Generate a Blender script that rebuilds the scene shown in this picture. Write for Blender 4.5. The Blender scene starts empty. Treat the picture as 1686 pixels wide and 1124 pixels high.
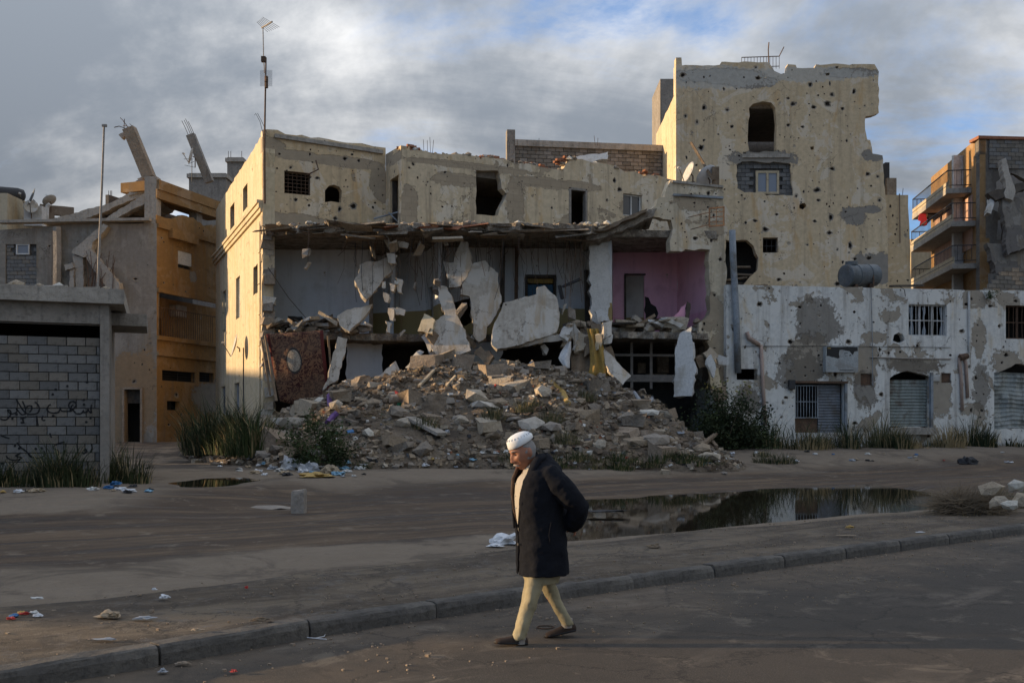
import bpy, bmesh, math, random
from mathutils import Vector, Matrix, noise as mnoise
from mathutils.geometry import delaunay_2d_cdt
R = math.radians
rnd = random.Random(7)
scene = bpy.context.scene
C = scene.collection

# ------------------------------------------------------------------ camera
F, HC, U0, V0 = 1600.0, 1.75, 843.0, 700.0     # focal length (photo pixels), eye height, horizon
cam = bpy.data.cameras.new('camera'); camo = bpy.data.objects.new('camera', cam); C.objects.link(camo)
cam.sensor_width = 36.0; cam.lens = 36.0 * F / 1686.0
cam.shift_y = (V0 - 562.0) / 1686.0
cam.clip_end = 3000; cam.clip_start = 0.1
camo.location = (0, 0, HC); camo.rotation_euler = (R(90), 0, 0)
scene.camera = camo

# ------------------------------------------------------------------ sky, sun, exposure
SUN_EL, SUN_AZ = 8.5, 271.5        # degrees; azimuth clockwise from +Y (the view direction): due left of the view
to_sun = Vector((math.sin(R(SUN_AZ)) * math.cos(R(SUN_EL)), math.cos(R(SUN_AZ)) * math.cos(R(SUN_EL)), math.sin(R(SUN_EL))))
sun = bpy.data.lights.new('sun', 'SUN'); suno = bpy.data.objects.new('sun', sun); C.objects.link(suno)
sun.energy = 3.0; sun.angle = R(0.8); sun.color = (1.0, 0.72, 0.42)
suno.rotation_euler = (-to_sun).to_track_quat('-Z', 'Y').to_euler()
suno.location = (-60, 20, 40)
scene.view_settings.view_transform = 'Standard'; scene.view_settings.look = 'None'
scene.view_settings.gamma = 1.0; scene.view_settings.use_curve_mapping = False
scene.view_settings.exposure = 1.3
scene.cycles.use_denoising = True
scene.cycles.max_bounces = 6; scene.cycles.diffuse_bounces = 4

# ------------------------------------------------------------------ node helper
class G:
    def __init__(s, tree):
        s.t = tree; s.L = tree.links.new; s._c = None
    def n(s, typ, **kw):
        nd = s.t.nodes.new(typ)
        for k, v in kw.items(): setattr(nd, k, v)
        return nd
    def set(s, sock, v):
        if v is None: return
        if isinstance(v, bpy.types.NodeSocket): s.L(v, sock)
        elif isinstance(v, (tuple, list)) and sock.type == 'RGBA' and len(v) == 3: sock.default_value = (*v, 1)
        else: sock.default_value = v
    def m(s, op, a, b=None, c=None, clamp=False):
        nd = s.n('ShaderNodeMath', operation=op, use_clamp=clamp)
        s.set(nd.inputs[0], a); s.set(nd.inputs[1], b)
        if c is not None: s.set(nd.inputs[2], c)
        return nd.outputs[0]
    def vm(s, op, a, b=None):
        nd = s.n('ShaderNodeVectorMath', operation=op)
        s.set(nd.inputs[0], a); s.set(nd.inputs[1], b)
        return nd.outputs[0]
    def co(s):
        if s._c is None: s._c = s.n('ShaderNodeTexCoord').outputs['Object']
        return s._c
    def sep(s, v=None):
        nd = s.n('ShaderNodeSeparateXYZ'); s.set(nd.inputs[0], v if v is not None else s.co()); return nd.outputs
    def com(s, x, y, z):
        nd = s.n('ShaderNodeCombineXYZ')
        for i, q in enumerate((x, y, z)): s.set(nd.inputs[i], q)
        return nd.outputs[0]
    def scl(s, v, k):
        nd = s.n('ShaderNodeVectorMath', operation='MULTIPLY'); s.set(nd.inputs[0], v); nd.inputs[1].default_value = k; return nd.outputs[0]
    def noise(s, scale, detail=4, rough=0.6, vec=None, dist=0.0, color=False):
        nd = s.n('ShaderNodeTexNoise'); s.set(nd.inputs['Vector'], vec if vec is not None else s.co())
        nd.inputs['Scale'].default_value = scale; nd.inputs['Detail'].default_value = detail
        nd.inputs['Roughness'].default_value = rough; nd.inputs['Distortion'].default_value = dist
        return nd.outputs[1 if color else 0]
    def vor(s, scale, vec=None, feature='F1', rand=1.0):
        nd = s.n('ShaderNodeTexVoronoi', feature=feature); s.set(nd.inputs['Vector'], vec if vec is not None else s.co())
        nd.inputs['Scale'].default_value = scale; nd.inputs['Randomness'].default_value = rand
        return nd.outputs['Distance'], (nd.outputs['Color'] if feature == 'F1' else None)
    def ss(s, x, lo, hi, a=0.0, b=1.0):
        nd = s.n('ShaderNodeMapRange', interpolation_type='SMOOTHSTEP')
        s.set(nd.inputs[0], x); s.set(nd.inputs[1], lo); s.set(nd.inputs[2], hi); s.set(nd.inputs[3], a); s.set(nd.inputs[4], b)
        return nd.outputs[0]
    def mix(s, f, a, b, typ='MIX'):
        nd = s.n('ShaderNodeMix', data_type='RGBA', blend_type=typ)
        s.set(nd.inputs[0], f); s.set(nd.inputs[6], a); s.set(nd.inputs[7], b)
        return nd.outputs[2]
    def bump(s, h, strength=0.6, dist=0.05):
        nd = s.n('ShaderNodeBump'); nd.inputs['Strength'].default_value = strength; nd.inputs['Distance'].default_value = dist
        s.set(nd.inputs['Height'], h); return nd.outputs[0]

def newmat(name, fn, **kw):
    m = bpy.data.materials.new(name); m.use_nodes = True
    t = m.node_tree; b = t.nodes['Principled BSDF']; g = G(t)
    b.inputs['Specular IOR Level'].default_value = kw.get('spec', 0.25)
    r = fn(g)
    g.set(b.inputs['Base Color'], r[0]); g.set(b.inputs['Roughness'], r[1] if len(r) > 1 and r[1] is not None else 0.9)
    if len(r) > 2 and r[2] is not None: g.L(r[2], b.inputs['Normal'])
    if kw.get('metal'): b.inputs['Metallic'].default_value = kw['metal']
    return m
def k3(c, k): return tuple(x * k for x in c)

world = bpy.data.worlds.new('World'); scene.world = world; world.use_nodes = True
wg = G(world.node_tree); wb = world.node_tree.nodes['Background']
sky = wg.n('ShaderNodeTexSky', sky_type='NISHITA'); sky.sun_disc = False
sky.sun_elevation = R(SUN_EL + 6); sky.sun_rotation = R(SUN_AZ); sky.air_density = 1.0; sky.dust_density = 0.6; sky.ozone_density = 2.0
wd = wg.n('ShaderNodeTexCoord').outputs['Generated']
wx, wy, wz = wg.sep(wd)
zz = wg.m('ADD', wg.m('MAXIMUM', wz, 0.0), 0.34)
pl = wg.com(wg.m('DIVIDE', wx, zz), wg.m('DIVIDE', wy, zz), 0.0)
pl = wg.vm('ADD', pl, (-9.1, -2.4, 0.0))
big = wg.noise(0.62, 5, 0.55, wg.scl(pl, (0.8, 1.2, 1)), 0.35)
det = wg.noise(1.9, 9, 0.62, wg.scl(pl, (0.75, 1.25, 1)), 0.5)
cov = wg.m('ADD', wg.m('MULTIPLY', big, 0.6), wg.m('MULTIPLY', det, 0.4))
mask = wg.ss(cov, 0.445, 0.525)
shade = wg.ss(wg.m('ADD', wg.m('MULTIPLY', wg.noise(0.9, 8, 0.6, wg.vm('ADD', pl, (5.0, 2.2, 0)), 0.3), 0.5), wg.m('MULTIPLY', cov, 0.5)), 0.36, 0.56)
cloudc = wg.mix(shade, (3.5, 3.42, 3.3), (.66, .75, .88))
blue = wg.mix(1.0, wg.vm('ADD', wg.scl(sky.outputs[0], (0.32, 0.32, 0.32)), (0.12, 0.3, 0.6)), (0.9, 1.05, 1.25), 'MULTIPLY')
over = wg.m('ADD', wg.m('MULTIPLY', wg.m('MAXIMUM', wz, 0.0), 2.2), 0.52)     # overcast skies brighten towards the zenith (steepened beyond CIE overcast, to lift shaded walls)
cl2 = wg.n('ShaderNodeVectorMath', operation='SCALE'); wg.L(cloudc, cl2.inputs[0]); wg.L(over, cl2.inputs['Scale'])
wg.L(wg.mix(mask, blue, cl2.outputs[0]), wb.inputs[0])
wb.inputs[1].default_value = 0.15

# ------------------------------------------------------------------ object helpers
WM = {}
def reg(o, parent=None, M=None):
    M = M or Matrix.Identity(4)
    C.objects.link(o)
    if parent is not None:
        o.parent = parent; o.matrix_parent_inverse = WM[parent].inverted()
    o.matrix_basis = M; WM[o] = M
    return o
def tag(o, label, cat=None, group=None, kind=None):
    if label: o['label'] = label
    if cat: o['category'] = cat
    if group: o['group'] = group
    if kind: o['kind'] = kind
    return o
def thing(name, label, cat, loc, group=None):
    o = bpy.data.objects.new(name, None); o.empty_display_size = 0.3
    reg(o, None, Matrix.Translation(Vector(loc))); return tag(o, label, cat, group)
def P(u, v, D): return Vector(((u - U0) / F * D, D, HC + (V0 - v) / F * D))
def PX(u, D): return Vector(((u - U0) / F * D, D))
def nz(x, y, z=0.0, s=1.0): return mnoise.noise(Vector((x * s, y * s, z)))

class MB:
    def __init__(s): s.v = []; s.f = []; s.mi = []; s.cur = 0
    def add(s, vs, fs):
        o = len(s.v); s.v += [tuple(p) for p in vs]
        for f in fs: s.f.append([i + o for i in f]); s.mi.append(s.cur)
        return s
    def box(s, c, size, rz=0.0, M=None):
        c = Vector(c); hx, hy, hz = [q / 2 for q in size]
        vs = [Vector((x, y, z)) for z in (-hz, hz) for x, y in ((-hx, -hy), (hx, -hy), (hx, hy), (-hx, hy))]
        if M is None: M = Matrix.Rotation(rz, 3, 'Z')
        return s.add([M @ q + c for q in vs], [(3, 2, 1, 0), (4, 5, 6, 7), (0, 1, 5, 4), (1, 2, 6, 5), (2, 3, 7, 6), (3, 0, 4, 7)])
    def bar(s, a, b, w, h=None, up=(0, 0, 1)):
        a = Vector(a); b = Vector(b); d = b - a; L = d.length; d.normalize(); h = h or w
        up = Vector(up)
        if abs(d.dot(up)) > 0.98: up = Vector((0, 1, 0))
        x = d.cross(up).normalized(); y = x.cross(d)
        M = Matrix((x, d, y)).transposed()
        return s.box((a + b) / 2, (w, L, h), M=M)
    def tube(s, pts, r, n=6, cap=True):
        pts = [Vector(p) for p in pts]; rs = r if isinstance(r, (list, tuple)) else [r] * len(pts)
        vs = []; fs = []; prev = None
        for i, p in enumerate(pts):
            d = (pts[min(i + 1, len(pts) - 1)] - pts[max(i - 1, 0)]).normalized()
            if prev is None:
                x = d.orthogonal().normalized()
            else:
                x = prev - d * prev.dot(d); x = x.normalized() if x.length > 1e-6 else d.orthogonal().normalized()
            prev = x; y = d.cross(x)
            for k in range(n):
                a = 2 * math.pi * k / n
                vs.append(p + (x * math.cos(a) + y * math.sin(a)) * rs[i])
        for i in range(len(pts) - 1):
            for k in range(n):
                a = i * n + k; b = i * n + (k + 1) % n
                fs.append((a, b, b + n, a + n))
        if cap:
            fs.append(tuple(range(n - 1, -1, -1))); fs.append(tuple((len(pts) - 1) * n + k for k in range(n)))
        return s.add(vs, fs)
    def loft(s, rings, cap=True):
        n = len(rings[0]); vs = [p for r in rings for p in r]; fs = []
        for i in range(len(rings) - 1):
            for k in range(n):
                a = i * n + k; b = i * n + (k + 1) % n
                fs.append((a, b, b + n, a + n))
        if cap:
            fs.append(tuple(range(n - 1, -1, -1))); fs.append(tuple((len(rings) - 1) * n + k for k in range(n)))
        return s.add(vs, fs)
    def mesh(s, name, mats, smooth=False):
        me = bpy.data.meshes.new(name); me.from_pydata(s.v, [], s.f)
        for m in (mats if isinstance(mats, (list, tuple)) else [mats]): me.materials.append(m)
        if any(s.mi): me.polygons.foreach_set('material_index', s.mi)
        if smooth: me.polygons.foreach_set('use_smooth', [True] * len(me.polygons))
        me.update(); return me
    def build(s, name, mats, parent=None, M=None, smooth=False, recenter=False):
        """vertices are world coordinates; with M they are local to M"""
        if recenter and M is None:
            xs = [p[0] for p in s.v]; ys = [p[1] for p in s.v]; zs = [p[2] for p in s.v]
            c = Vector(((min(xs) + max(xs)) / 2, (min(ys) + max(ys)) / 2, min(zs)))
            s.v = [(p[0] - c.x, p[1] - c.y, p[2] - c.z) for p in s.v]; M = Matrix.Translation(c)
        return reg(bpy.data.objects.new(name, s.mesh(name, mats, smooth)), parent, M)

class Pl:
    """a vertical wall plane from plan point a to b (left to right seen from the front); local x along it, y into the building, z up"""
    def __init__(s, a, b):
        s.a = Vector(a); s.b = Vector(b); s.d = (s.b - s.a).normalized(); s.n = Vector((-s.d.y, s.d.x))
        s.L = (s.b - s.a).length
        s.M = Matrix.Translation((s.a.x, s.a.y, 0)) @ Matrix.Rotation(math.atan2(s.d.y, s.d.x), 4, 'Z')
    def sz(s, u, v, y=0.0):
        r = Vector(((u - U0) / F, 1.0)); t = (s.a + s.n * y).dot(s.n) / r.dot(s.n)
        p = r * t
        return ((p - s.a).dot(s.d), HC + (V0 - v) / F * t)
    def poly(s, pts): return [s.sz(*p) for p in pts]
    def w(s, x, z, y=0.0): return s.M @ Vector((x, y, z))

def rag(poly, step, amp, seed=0, skip=None):
    """break a polygon's edges into short jittered pieces; skip(p,q) keeps an edge straight"""
    r = random.Random(seed); out = []
    for i in range(len(poly)):
        p = Vector(poly[i]); q = Vector(poly[(i + 1) % len(poly)])
        L = (q - p).length; n = max(1, int(L / step))
        if (skip and skip(p, q)): n = 1
        out.append(tuple(p))
        d = (q - p); nn = Vector((-d.y, d.x)).normalized() if L > 1e-6 else Vector((0, 0))
        ts = sorted(min(0.97, max(0.03, (k + r.uniform(-0.35, 0.35)) / n)) for k in range(1, n))
        for t in ts:
            out.append(tuple(p + d * t + nn * r.uniform(-amp, amp)))
    return out
def ragl(chain, step, amp, seed=0):
    """the same for an open chain: first and last point stay"""
    q = rag(chain, step, amp, seed, skip=lambda a, b: (Vector(chain[-1]) - a).length < 1e-9 and (Vector(chain[0]) - b).length < 1e-9)
    return q
def rect(x0, z0, x1, z1): return [(x0, z0), (x1, z0), (x1, z1), (x0, z1)]
def inpoly(p, poly):
    x, y = p; c = False; n = len(poly); j = n - 1
    for i in range(n):
        xi, yi = poly[i]; xj, yj = poly[j]
        if (yi > y) != (yj > y) and x < (xj - xi) * (y - yi) / (yj - yi) + xi: c = not c
        j = i
    return c
def cdt(loops):
    flat = [p for l in loops for p in l]; edges = []; o = 0
    bb = [(min(p[0] for p in l), max(p[0] for p in l), min(p[1] for p in l), max(p[1] for p in l)) for l in loops]
    for l in loops:
        edges += [(o + i, o + (i + 1) % len(l)) for i in range(len(l))]; o += len(l)
    vv, ee, ff, *_ = delaunay_2d_cdt([Vector((p[0], p[1])) for p in flat], edges, [], 0, 1e-5)
    tri = []
    for f in ff:
        x = sum(vv[i].x for i in f) / len(f); y = sum(vv[i].y for i in f) / len(f)
        if not inpoly((x, y), loops[0]): continue
        if any(q[0] <= x <= q[1] and q[2] <= y <= q[3] and inpoly((x, y), h) for h, q in zip(loops[1:], bb[1:])): continue
        p0, p1, p2 = vv[f[0]], vv[f[1]], vv[f[2]]
        f = tuple(f)
        tri.append(f if (p1.x - p0.x) * (p2.y - p0.y) - (p1.y - p0.y) * (p2.x - p0.x) > 0 else f[::-1])
    return vv, tri
def extrude(outer, holes, y0, y1, mb=None, wob=0.0, seed=1, pits=()):
    """an outline with holes in (x,z), extruded from y0 (front) to y1 (back); pits are craters sunk into the front face"""
    mb = mb or MB(); r = random.Random(seed)
    loops = [list(outer)] + [list(h) for h in holes]
    vv, tri = cdt(loops); n = len(vv); off = [(r.uniform(-wob, wob), r.uniform(-wob, wob)) for _ in range(n)]
    vs = [(p.x, y0, p.y) for p in vv] + [(p.x + d[0], y1, p.y + d[1]) for p, d in zip(vv, off)]
    fs = []; cnt = {}
    for t in tri:
        if not pits: fs.append(t)
        fs.append(tuple(i + n for i in reversed(t)))
        for i in range(len(t)): cnt[(t[i], t[(i + 1) % len(t)])] = 1
    for (i, j) in cnt:
        if (j, i) not in cnt: fs.append((i, i + n, j + n, j))
    mb.add(vs, fs)
    if pits:
        v2, t2 = cdt(loops + [p[0] for p in pits]); mb.add([(p.x, y0, p.y) for p in v2], t2)
        for lp, cx, cz, rad, dep in pits:
            k = len(lp); ch = .022 if rad > .06 else .0
            L0 = [(p[0], y0, p[1]) for p in lp]
            f1, f2 = (.62, .30) if ch else (.8, .45)
            L1 = [(cx + (p[0] - cx) * f1 * r.uniform(.85, 1.15), y0 + (ch or dep * .6), cz + (p[1] - cz) * f1 * r.uniform(.85, 1.15)) for p in lp]
            L2 = [(cx + (p[0] - cx) * f2, y0 + dep, cz + (p[1] - cz) * f2) for p in lp]
            mb.cur = 1 if ch else 2
            mb.add(L0 + L1, [(i, (i + 1) % k, (i + 1) % k + k, i + k) for i in range(k)])
            mb.cur = 2
            mb.add(L1 + L2, [(i, (i + 1) % k, (i + 1) % k + k, i + k) for i in range(k)] + [tuple(range(k, 2 * k))]); mb.cur = 0
    return mb
def make_pits(outer, holes, n, rmin, rmax, seed, power=3.4, clusters=5):
    """bullet and shrapnel craters: scattered, partly clustered, clear of edges and openings"""
    r = random.Random(seed); out = []; xs = [p[0] for p in outer]; zs = [p[1] for p in outer]; x0, x1, z0, z1 = min(xs), max(xs), min(zs), max(zs)
    seg = []
    for l in [outer] + list(holes):
        for i in range(len(l)): seg.append((Vector(l[i]), Vector(l[(i + 1) % len(l)])))
    cl = [(r.uniform(x0, x1), r.uniform(z0, z1)) for _ in range(clusters)]; tries = 0
    while len(out) < n and tries < n * 12:
        tries += 1
        if r.random() < .38: c = r.choice(cl); x, z = r.gauss(c[0], 1.0), r.gauss(c[1], .9)
        else: x, z = r.uniform(x0, x1), r.uniform(z0, z1)
        rad = rmin + (rmax - rmin) * r.random() ** power
        if not inpoly((x, z), outer) or any(inpoly((x, z), h) for h in holes): continue
        if any((q[1] - x) ** 2 + (q[2] - z) ** 2 < (q[3] + rad + .03) ** 2 * 1.7 for q in out): continue
        p = Vector((x, z)); ok = True
        for a, b in seg:
            d = b - a; t = max(0, min(1, (p - a).dot(d) / max(1e-9, d.length_squared)))
            if (a + d * t - p).length < rad * 1.5 + .02: ok = False; break
        if not ok: continue
        k = 7 if rad < .06 else 10; ph = r.uniform(0, 6)
        ex = r.uniform(.75, 1.3)
        lp = [(x + rad * ex * r.uniform(.66, 1.3) * math.cos(ph + 6.2832 * i / k), z + rad / ex * r.uniform(.66, 1.3) * math.sin(ph + 6.2832 * i / k)) for i in range(k)]
        out.append((lp, x, z, rad, min(.16, rad * r.uniform(.7, 2.2))))
    return out
def wall(name, pln, outer, holes, th, mat, parent, y0=0.0, wob=0.0, pits=None):
    pp = make_pits(outer, holes, *pits) if pits else ()
    return extrude(outer, holes, y0, y0 + th, wob=wob, pits=pp).build(name, [mat, M['chip'], M['crater']] if pits else mat, parent, M=pln.M)
def chunk(name, px, D, normal, th, mat, parent=None, seed=0, step=0.35, amp=0.06, label=None, cat=None, group=None):
    """a slab of broken concrete: an outline seen at photo pixels, on a plane through depth D with the given normal, with real thickness"""
    n = Vector(normal).normalized()
    cu = sum(p[0] for p in px) / len(px); cv = sum(p[1] for p in px) / len(px)
    c = P(cu, cv, D); o = Vector((0, 0, HC))
    x = Vector((1, 0, 0)); x = (x - n * x.dot(n)).normalized(); z = x.cross(n) * 1.0
    if z.z < 0: z = -z
    loc = []
    for u, v in px:
        d = P(u, v, 1.0) - o; t = (c - o).dot(n) / d.dot(n); q = o + d * t - c
        loc.append((q.dot(x), q.dot(z)))
    loc = rag(rag(loc, step, amp * 1.15, seed), .13, .028, seed + 1)
    y = z.cross(x)
    if y.dot(c - o) < 0: y = -y
    M = Matrix.Translation(c) @ Matrix((x, y, z)).transposed().to_4x4()
    ob = extrude(loc, [], 0, th, wob=0.05, seed=seed).build(name, mat, parent, M=M)
    if label: tag(ob, label, cat, group)
    return ob
# ------------------------------------------------------------------ materials
def pock(g, scale, thr, seed=0.0, cluster=0.35):
    v = g.vm('ADD', g.co(), g.scl(g.noise(scale * 2.2, 2, 0.6, color=True), (0.16 / scale * 2, 0.16 / scale * 2, 0.16 / scale * 2)))
    v = g.scl(g.vm('ADD', v, (seed, seed * 0.37, seed * 0.61)), (1, .02, 1))
    d, c = g.vor(scale, v)
    rr = g.sep(c)[0]
    cl = g.ss(g.noise(0.45, 2, 0.5, g.vm('ADD', g.co(), (seed + 3, 0, 0))), 0.35, 0.62, cluster, 1.0)
    rad = g.m('MULTIPLY', g.m('MULTIPLY', g.m('MAXIMUM', g.m('SUBTRACT', g.m('MULTIPLY', rr, 1.45), 0.35), 0.02), thr), cl)
    inner = g.ss(g.m('DIVIDE', d, rad), 0.9, 0.6)
    rim = g.ss(g.m('DIVIDE', d, rad), 1.75, 1.1)
    return inner, rim
def blobmask(g, blobs, fuzz=0.5):
    x, y, z = g.sep(); out = None
    nn = g.m('ADD', g.m('MULTIPLY', g.m('SUBTRACT', g.noise(1.3, 9, 0.72, dist=.6), 0.5), 3.0 * fuzz), g.m('MULTIPLY', g.m('SUBTRACT', g.noise(6, 7, 0.78), 0.5), 2.2 * fuzz))
    for bx, bz, rx, rz in blobs:
        a = g.m('DIVIDE', g.m('SUBTRACT', x, bx), rx); b = g.m('DIVIDE', g.m('SUBTRACT', z, bz), rz)
        d = g.m('SQRT', g.m('ADD', g.m('MULTIPLY', a, a), g.m('MULTIPLY', b, b)))
        k = g.ss(g.m('ADD', d, nn), 1.05, 0.95)
        out = k if out is None else g.m('MAXIMUM', out, k)
    return out
def plaster(name, c1, c2, peel_c=(.30, .26, .21), peel=0.62, pocks=((1.1, .16), (2.6, .12)), streak=0.45, blobs=None, blob_c=None, stone=False, hole_shade_c=(.035, .03, .025), fuzz=.5, blobs2=None, blob2_c=None, pscale=.55, white=.75):
    def fn(g):
        base = g.mix(g.ss(g.noise(0.8, 5, 0.6), .35, .65), c1, c2)
        base = g.mix(g.ss(g.noise(5, 5, 0.7), .3, .75), base, k3(c1, 0.72), 'MIX')
        c3 = tuple(min(.72, .55 * q + .45 * (.62, .585, .52)[i]) for i, q in enumerate(c1))
        base = g.mix(g.m('MULTIPLY', g.ss(g.noise(.7, 9, .7, g.vm('ADD', g.co(), (7, 3, 5)), .6), .53, .56), white), base, c3)
        base = g.mix(g.m('MULTIPLY', g.ss(g.noise(1.0, 7, .7, g.scl(g.vm('ADD', g.co(), (3, 9, 1)), (1.2, 1.2, .35)), .5), .54, .68), .55), base, (c1[0] * .80, c1[1] * .62, c1[2] * .38))
        st = g.noise(1.0, 6, 0.68, g.scl(g.co(), (2.6, 2.6, 0.16)))
        base = g.mix(g.m('MULTIPLY', g.ss(st, .47, .74), streak), base, (.13, .10, .075))
        pm = g.ss(g.noise(pscale, 9, 0.66, dist=.4), peel, peel + .012)
        if blobs: pm = g.m('MAXIMUM', pm, blobmask(g, blobs, fuzz))
        pc = g.mix(g.noise(3, 6, .7), k3(peel_c, .62), k3(peel_c, 1.3))
        if stone:
            x, y, z = g.sep()
            br = g.n('ShaderNodeTexBrick'); g.set(br.inputs['Vector'], g.com(g.m('ADD', x, g.m('MULTIPLY', g.noise(2, 3), .12)), g.m('ADD', z, g.m('MULTIPLY', g.noise(2.3, 3), .1)), 0.0))
            br.inputs['Scale'].default_value = 1.0; br.inputs['Brick Width'].default_value = .52; br.inputs['Row Height'].default_value = .27
            br.inputs['Mortar Size'].default_value = .018; br.inputs['Mortar Smooth'].default_value = .3
            g.set(br.inputs['Color1'], (*k3(peel_c, 1.25), 1)); g.set(br.inputs['Color2'], (*k3(peel_c, .8), 1)); g.set(br.inputs['Mortar'], (*k3(peel_c, .35), 1))
            pc = g.mix(.24, pc, br.outputs[0])
        col = g.mix(pm, base, pc)
        h = g.m('MULTIPLY', pm, -0.35)
        h = g.m('ADD', h, g.m('MULTIPLY', g.noise(14, 6, .7), .16))
        h = g.m('ADD', h, g.m('MULTIPLY', g.noise(2.2, 4, .6), .3))
        if blobs2:
            b2 = blobmask(g, blobs2, .75); col = g.mix(g.m('MULTIPLY', b2, .8), col, g.mix(g.noise(4, 6, .75), k3(blob2_c, .5), k3(blob2_c, 1.5)))
        for i, (sc, th) in enumerate(pocks):
            a, rim = pock(g, sc, th, 3.7 * i + len(name))
            col = g.mix(g.m('MULTIPLY', rim, .65), col, k3(peel_c, 1.0)); col = g.mix(a, col, hole_shade_c)  # near-black hole centre: the shade of its depth is in the colour
            h = g.m('ADD', h, g.m('MULTIPLY', a, -1.2)); h = g.m('ADD', h, g.m('MULTIPLY', rim, -.4))
        # fine cracks
        ck, _ = g.vor(0.75, g.vm('ADD', g.co(), g.scl(g.noise(1.6, 5, .7, color=True), (.9, .9, .9))), 'DISTANCE_TO_EDGE')
        cm = g.m('MULTIPLY', g.ss(ck, .012, .003), g.ss(g.noise(.5, 2), .5, .6))
        col = g.mix(g.m('MULTIPLY', cm, .7), col, (.05, .04, .03))
        return col, .93, g.bump(h, .9, .05)
    return newmat(name, fn)
def rough_mat(name, c1, c2, scale=2.0, bump=.6, bscale=9, rough=.92, dirt=None, pocks=(), dist=.05, streak=0, spec=.25):
    def fn(g):
        base = g.mix(g.ss(g.noise(scale, 7, .68), .3, .7), c1, c2)
        base = g.mix(g.ss(g.noise(scale * 6, 4, .7), .45, .8), base, k3(c1, .65))
        if streak:
            st = g.noise(1.0, 5, .65, g.scl(g.co(), (3.5, 3.5, .22))); base = g.mix(g.m('MULTIPLY', g.ss(st, .48, .72), streak), base, (.06, .05, .04))
        if dirt: base = g.mix(g.ss(g.noise(.9, 6, .65), .5, .66), base, dirt)
        h = g.m('ADD', g.m('MULTIPLY', g.noise(bscale, 7, .72), 1.0), g.m('MULTIPLY', g.noise(bscale * .25, 4, .6), .8))
        for i, (sc, th) in enumerate(pocks):
            a, rim = pock(g, sc, th, 2.9 * i + len(name)); base = g.mix(a, base, (.04, .035, .03)); h = g.m('ADD', h, g.m('MULTIPLY', a, -1.5))
        return base, rough, g.bump(h, bump, dist)
    return newmat(name, fn, spec=spec)
def flat_mat(name, c, rough=.7, var=.25, metal=0, scale=6, spec=.3):
    def fn(g):
        col = g.mix(g.ss(g.noise(scale, 5, .65), .3, .75), c, k3(c, 1 - var))
        return col, rough, g.bump(g.noise(scale * 4, 4), .15, .01)
    return newmat(name, fn, metal=metal, spec=spec)

M = {}
PEEL = (.36, .285, .195)
M['concrete'] = rough_mat('concrete', (.30, .265, .22), (.40, .355, .295), 1.3, .7, 7, streak=.35)
M['concrete_dark'] = rough_mat('concrete_dark', (.21, .185, .155), (.29, .255, .215), 1.3, .6, 7, streak=.4)
M['slab'] = plaster('slab', (.44, .385, .31), (.50, .44, .36), (.33, .28, .22), .60, ((3.1, .12),), .35)
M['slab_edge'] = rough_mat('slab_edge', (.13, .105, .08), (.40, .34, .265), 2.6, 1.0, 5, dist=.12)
M['stone'] = rough_mat('stone', (.30, .24, .17), (.42, .345, .25), 2.2, .8, 8)
M['stone_grey'] = rough_mat('stone_grey', (.235, .20, .163), (.33, .285, .235), 2.2, .8, 8)
M['stone_pale'] = rough_mat('stone_pale', (.46, .42, .35), (.58, .54, .46), 2.2, .7, 8)
M['stone_brown'] = rough_mat('stone_brown', (.22, .165, .115), (.34, .265, .19), 2.2, .8, 8)
M['brick_red'] = rough_mat('brick_red', (.25, .095, .05), (.34, .16, .09), 3, .6, 9)
M['rubble_dirt'] = rough_mat('rubble_dirt', (.125, .093, .063), (.225, .175, .123), 1.5, 1.0, 6, dirt=(.075, .058, .042), dist=.12)
for nm_, c_ in dict(tan=(.235, .18, .122), grey=(.195, .162, .126), brown=(.125, .09, .06), pale=(.34, .285, .215)).items(): M['rub_' + nm_] = rough_mat('rub_' + nm_, c_, k3(c_, 1.45), 2.2, .9, 8, dirt=k3(c_, .65))
M['timber'] = rough_mat('timber', (.14, .10, .065), (.24, .18, .12), 3, .6, 14)
M['timber_pale'] = rough_mat('timber_pale', (.34, .27, .18), (.45, .37, .26), 3, .5, 14)
M['timber_dark'] = rough_mat('timber_dark', (.055, .045, .036), (.10, .08, .06), 3, .5, 14)
M['rust'] = rough_mat('rust', (.075, .05, .035), (.15, .085, .05), 5, .4, 20, .8)
M['rust_pale'] = rough_mat('rust_pale', (.24, .21, .18), (.34, .29, .24), 5, .4, 20, .7)
M['iron'] = flat_mat('iron', (.045, .042, .04), .65)
M['grey_metal'] = rough_mat('grey_metal', (.20, .22, .235), (.29, .31, .325), 3, .25, 14, .6, dirt=(.14, .13, .115))
M['tank'] = rough_mat('tank', (.09, .10, .105), (.135, .15, .155), 2, .25, 14, .5, dirt=(.10, .085, .07))
M['white_paint'] = rough_mat('white_paint', (.50, .485, .45), (.60, .58, .54), 2, .3, 10, .7, dirt=(.38, .35, .30))
M['sign_paint'] = rough_mat('sign_paint', (.30, .31, .30), (.40, .41, .39), 2.5, .3, 10, .6, dirt=(.24, .23, .21))
M['sign_black'] = flat_mat('sign_black', (.018, .017, .016), .5)
M['pvc_pink'] = rough_mat('pvc_pink', (.36, .25, .195), (.43, .32, .25), 3, .3, 10, .6)
M['dish'] = rough_mat('dish', (.42, .40, .36), (.55, .52, .47), 4, .3, 12, .55, dirt=(.36, .30, .22))
M['glass'] = newmat('glass', lambda g: ((.03, .035, .04), .12), spec=.6)
M['pale_glass'] = newmat('pale_glass', lambda g: ((.16, .18, .21), .15), spec=.6)
M['void'] = flat_mat('shade_black', (.03, .027, .024), .95)  # near-black stands for shade inside rooms; also colours one black box
M['spray'] = flat_mat('spray_paint', (.012, .012, .013), .8)
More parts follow.
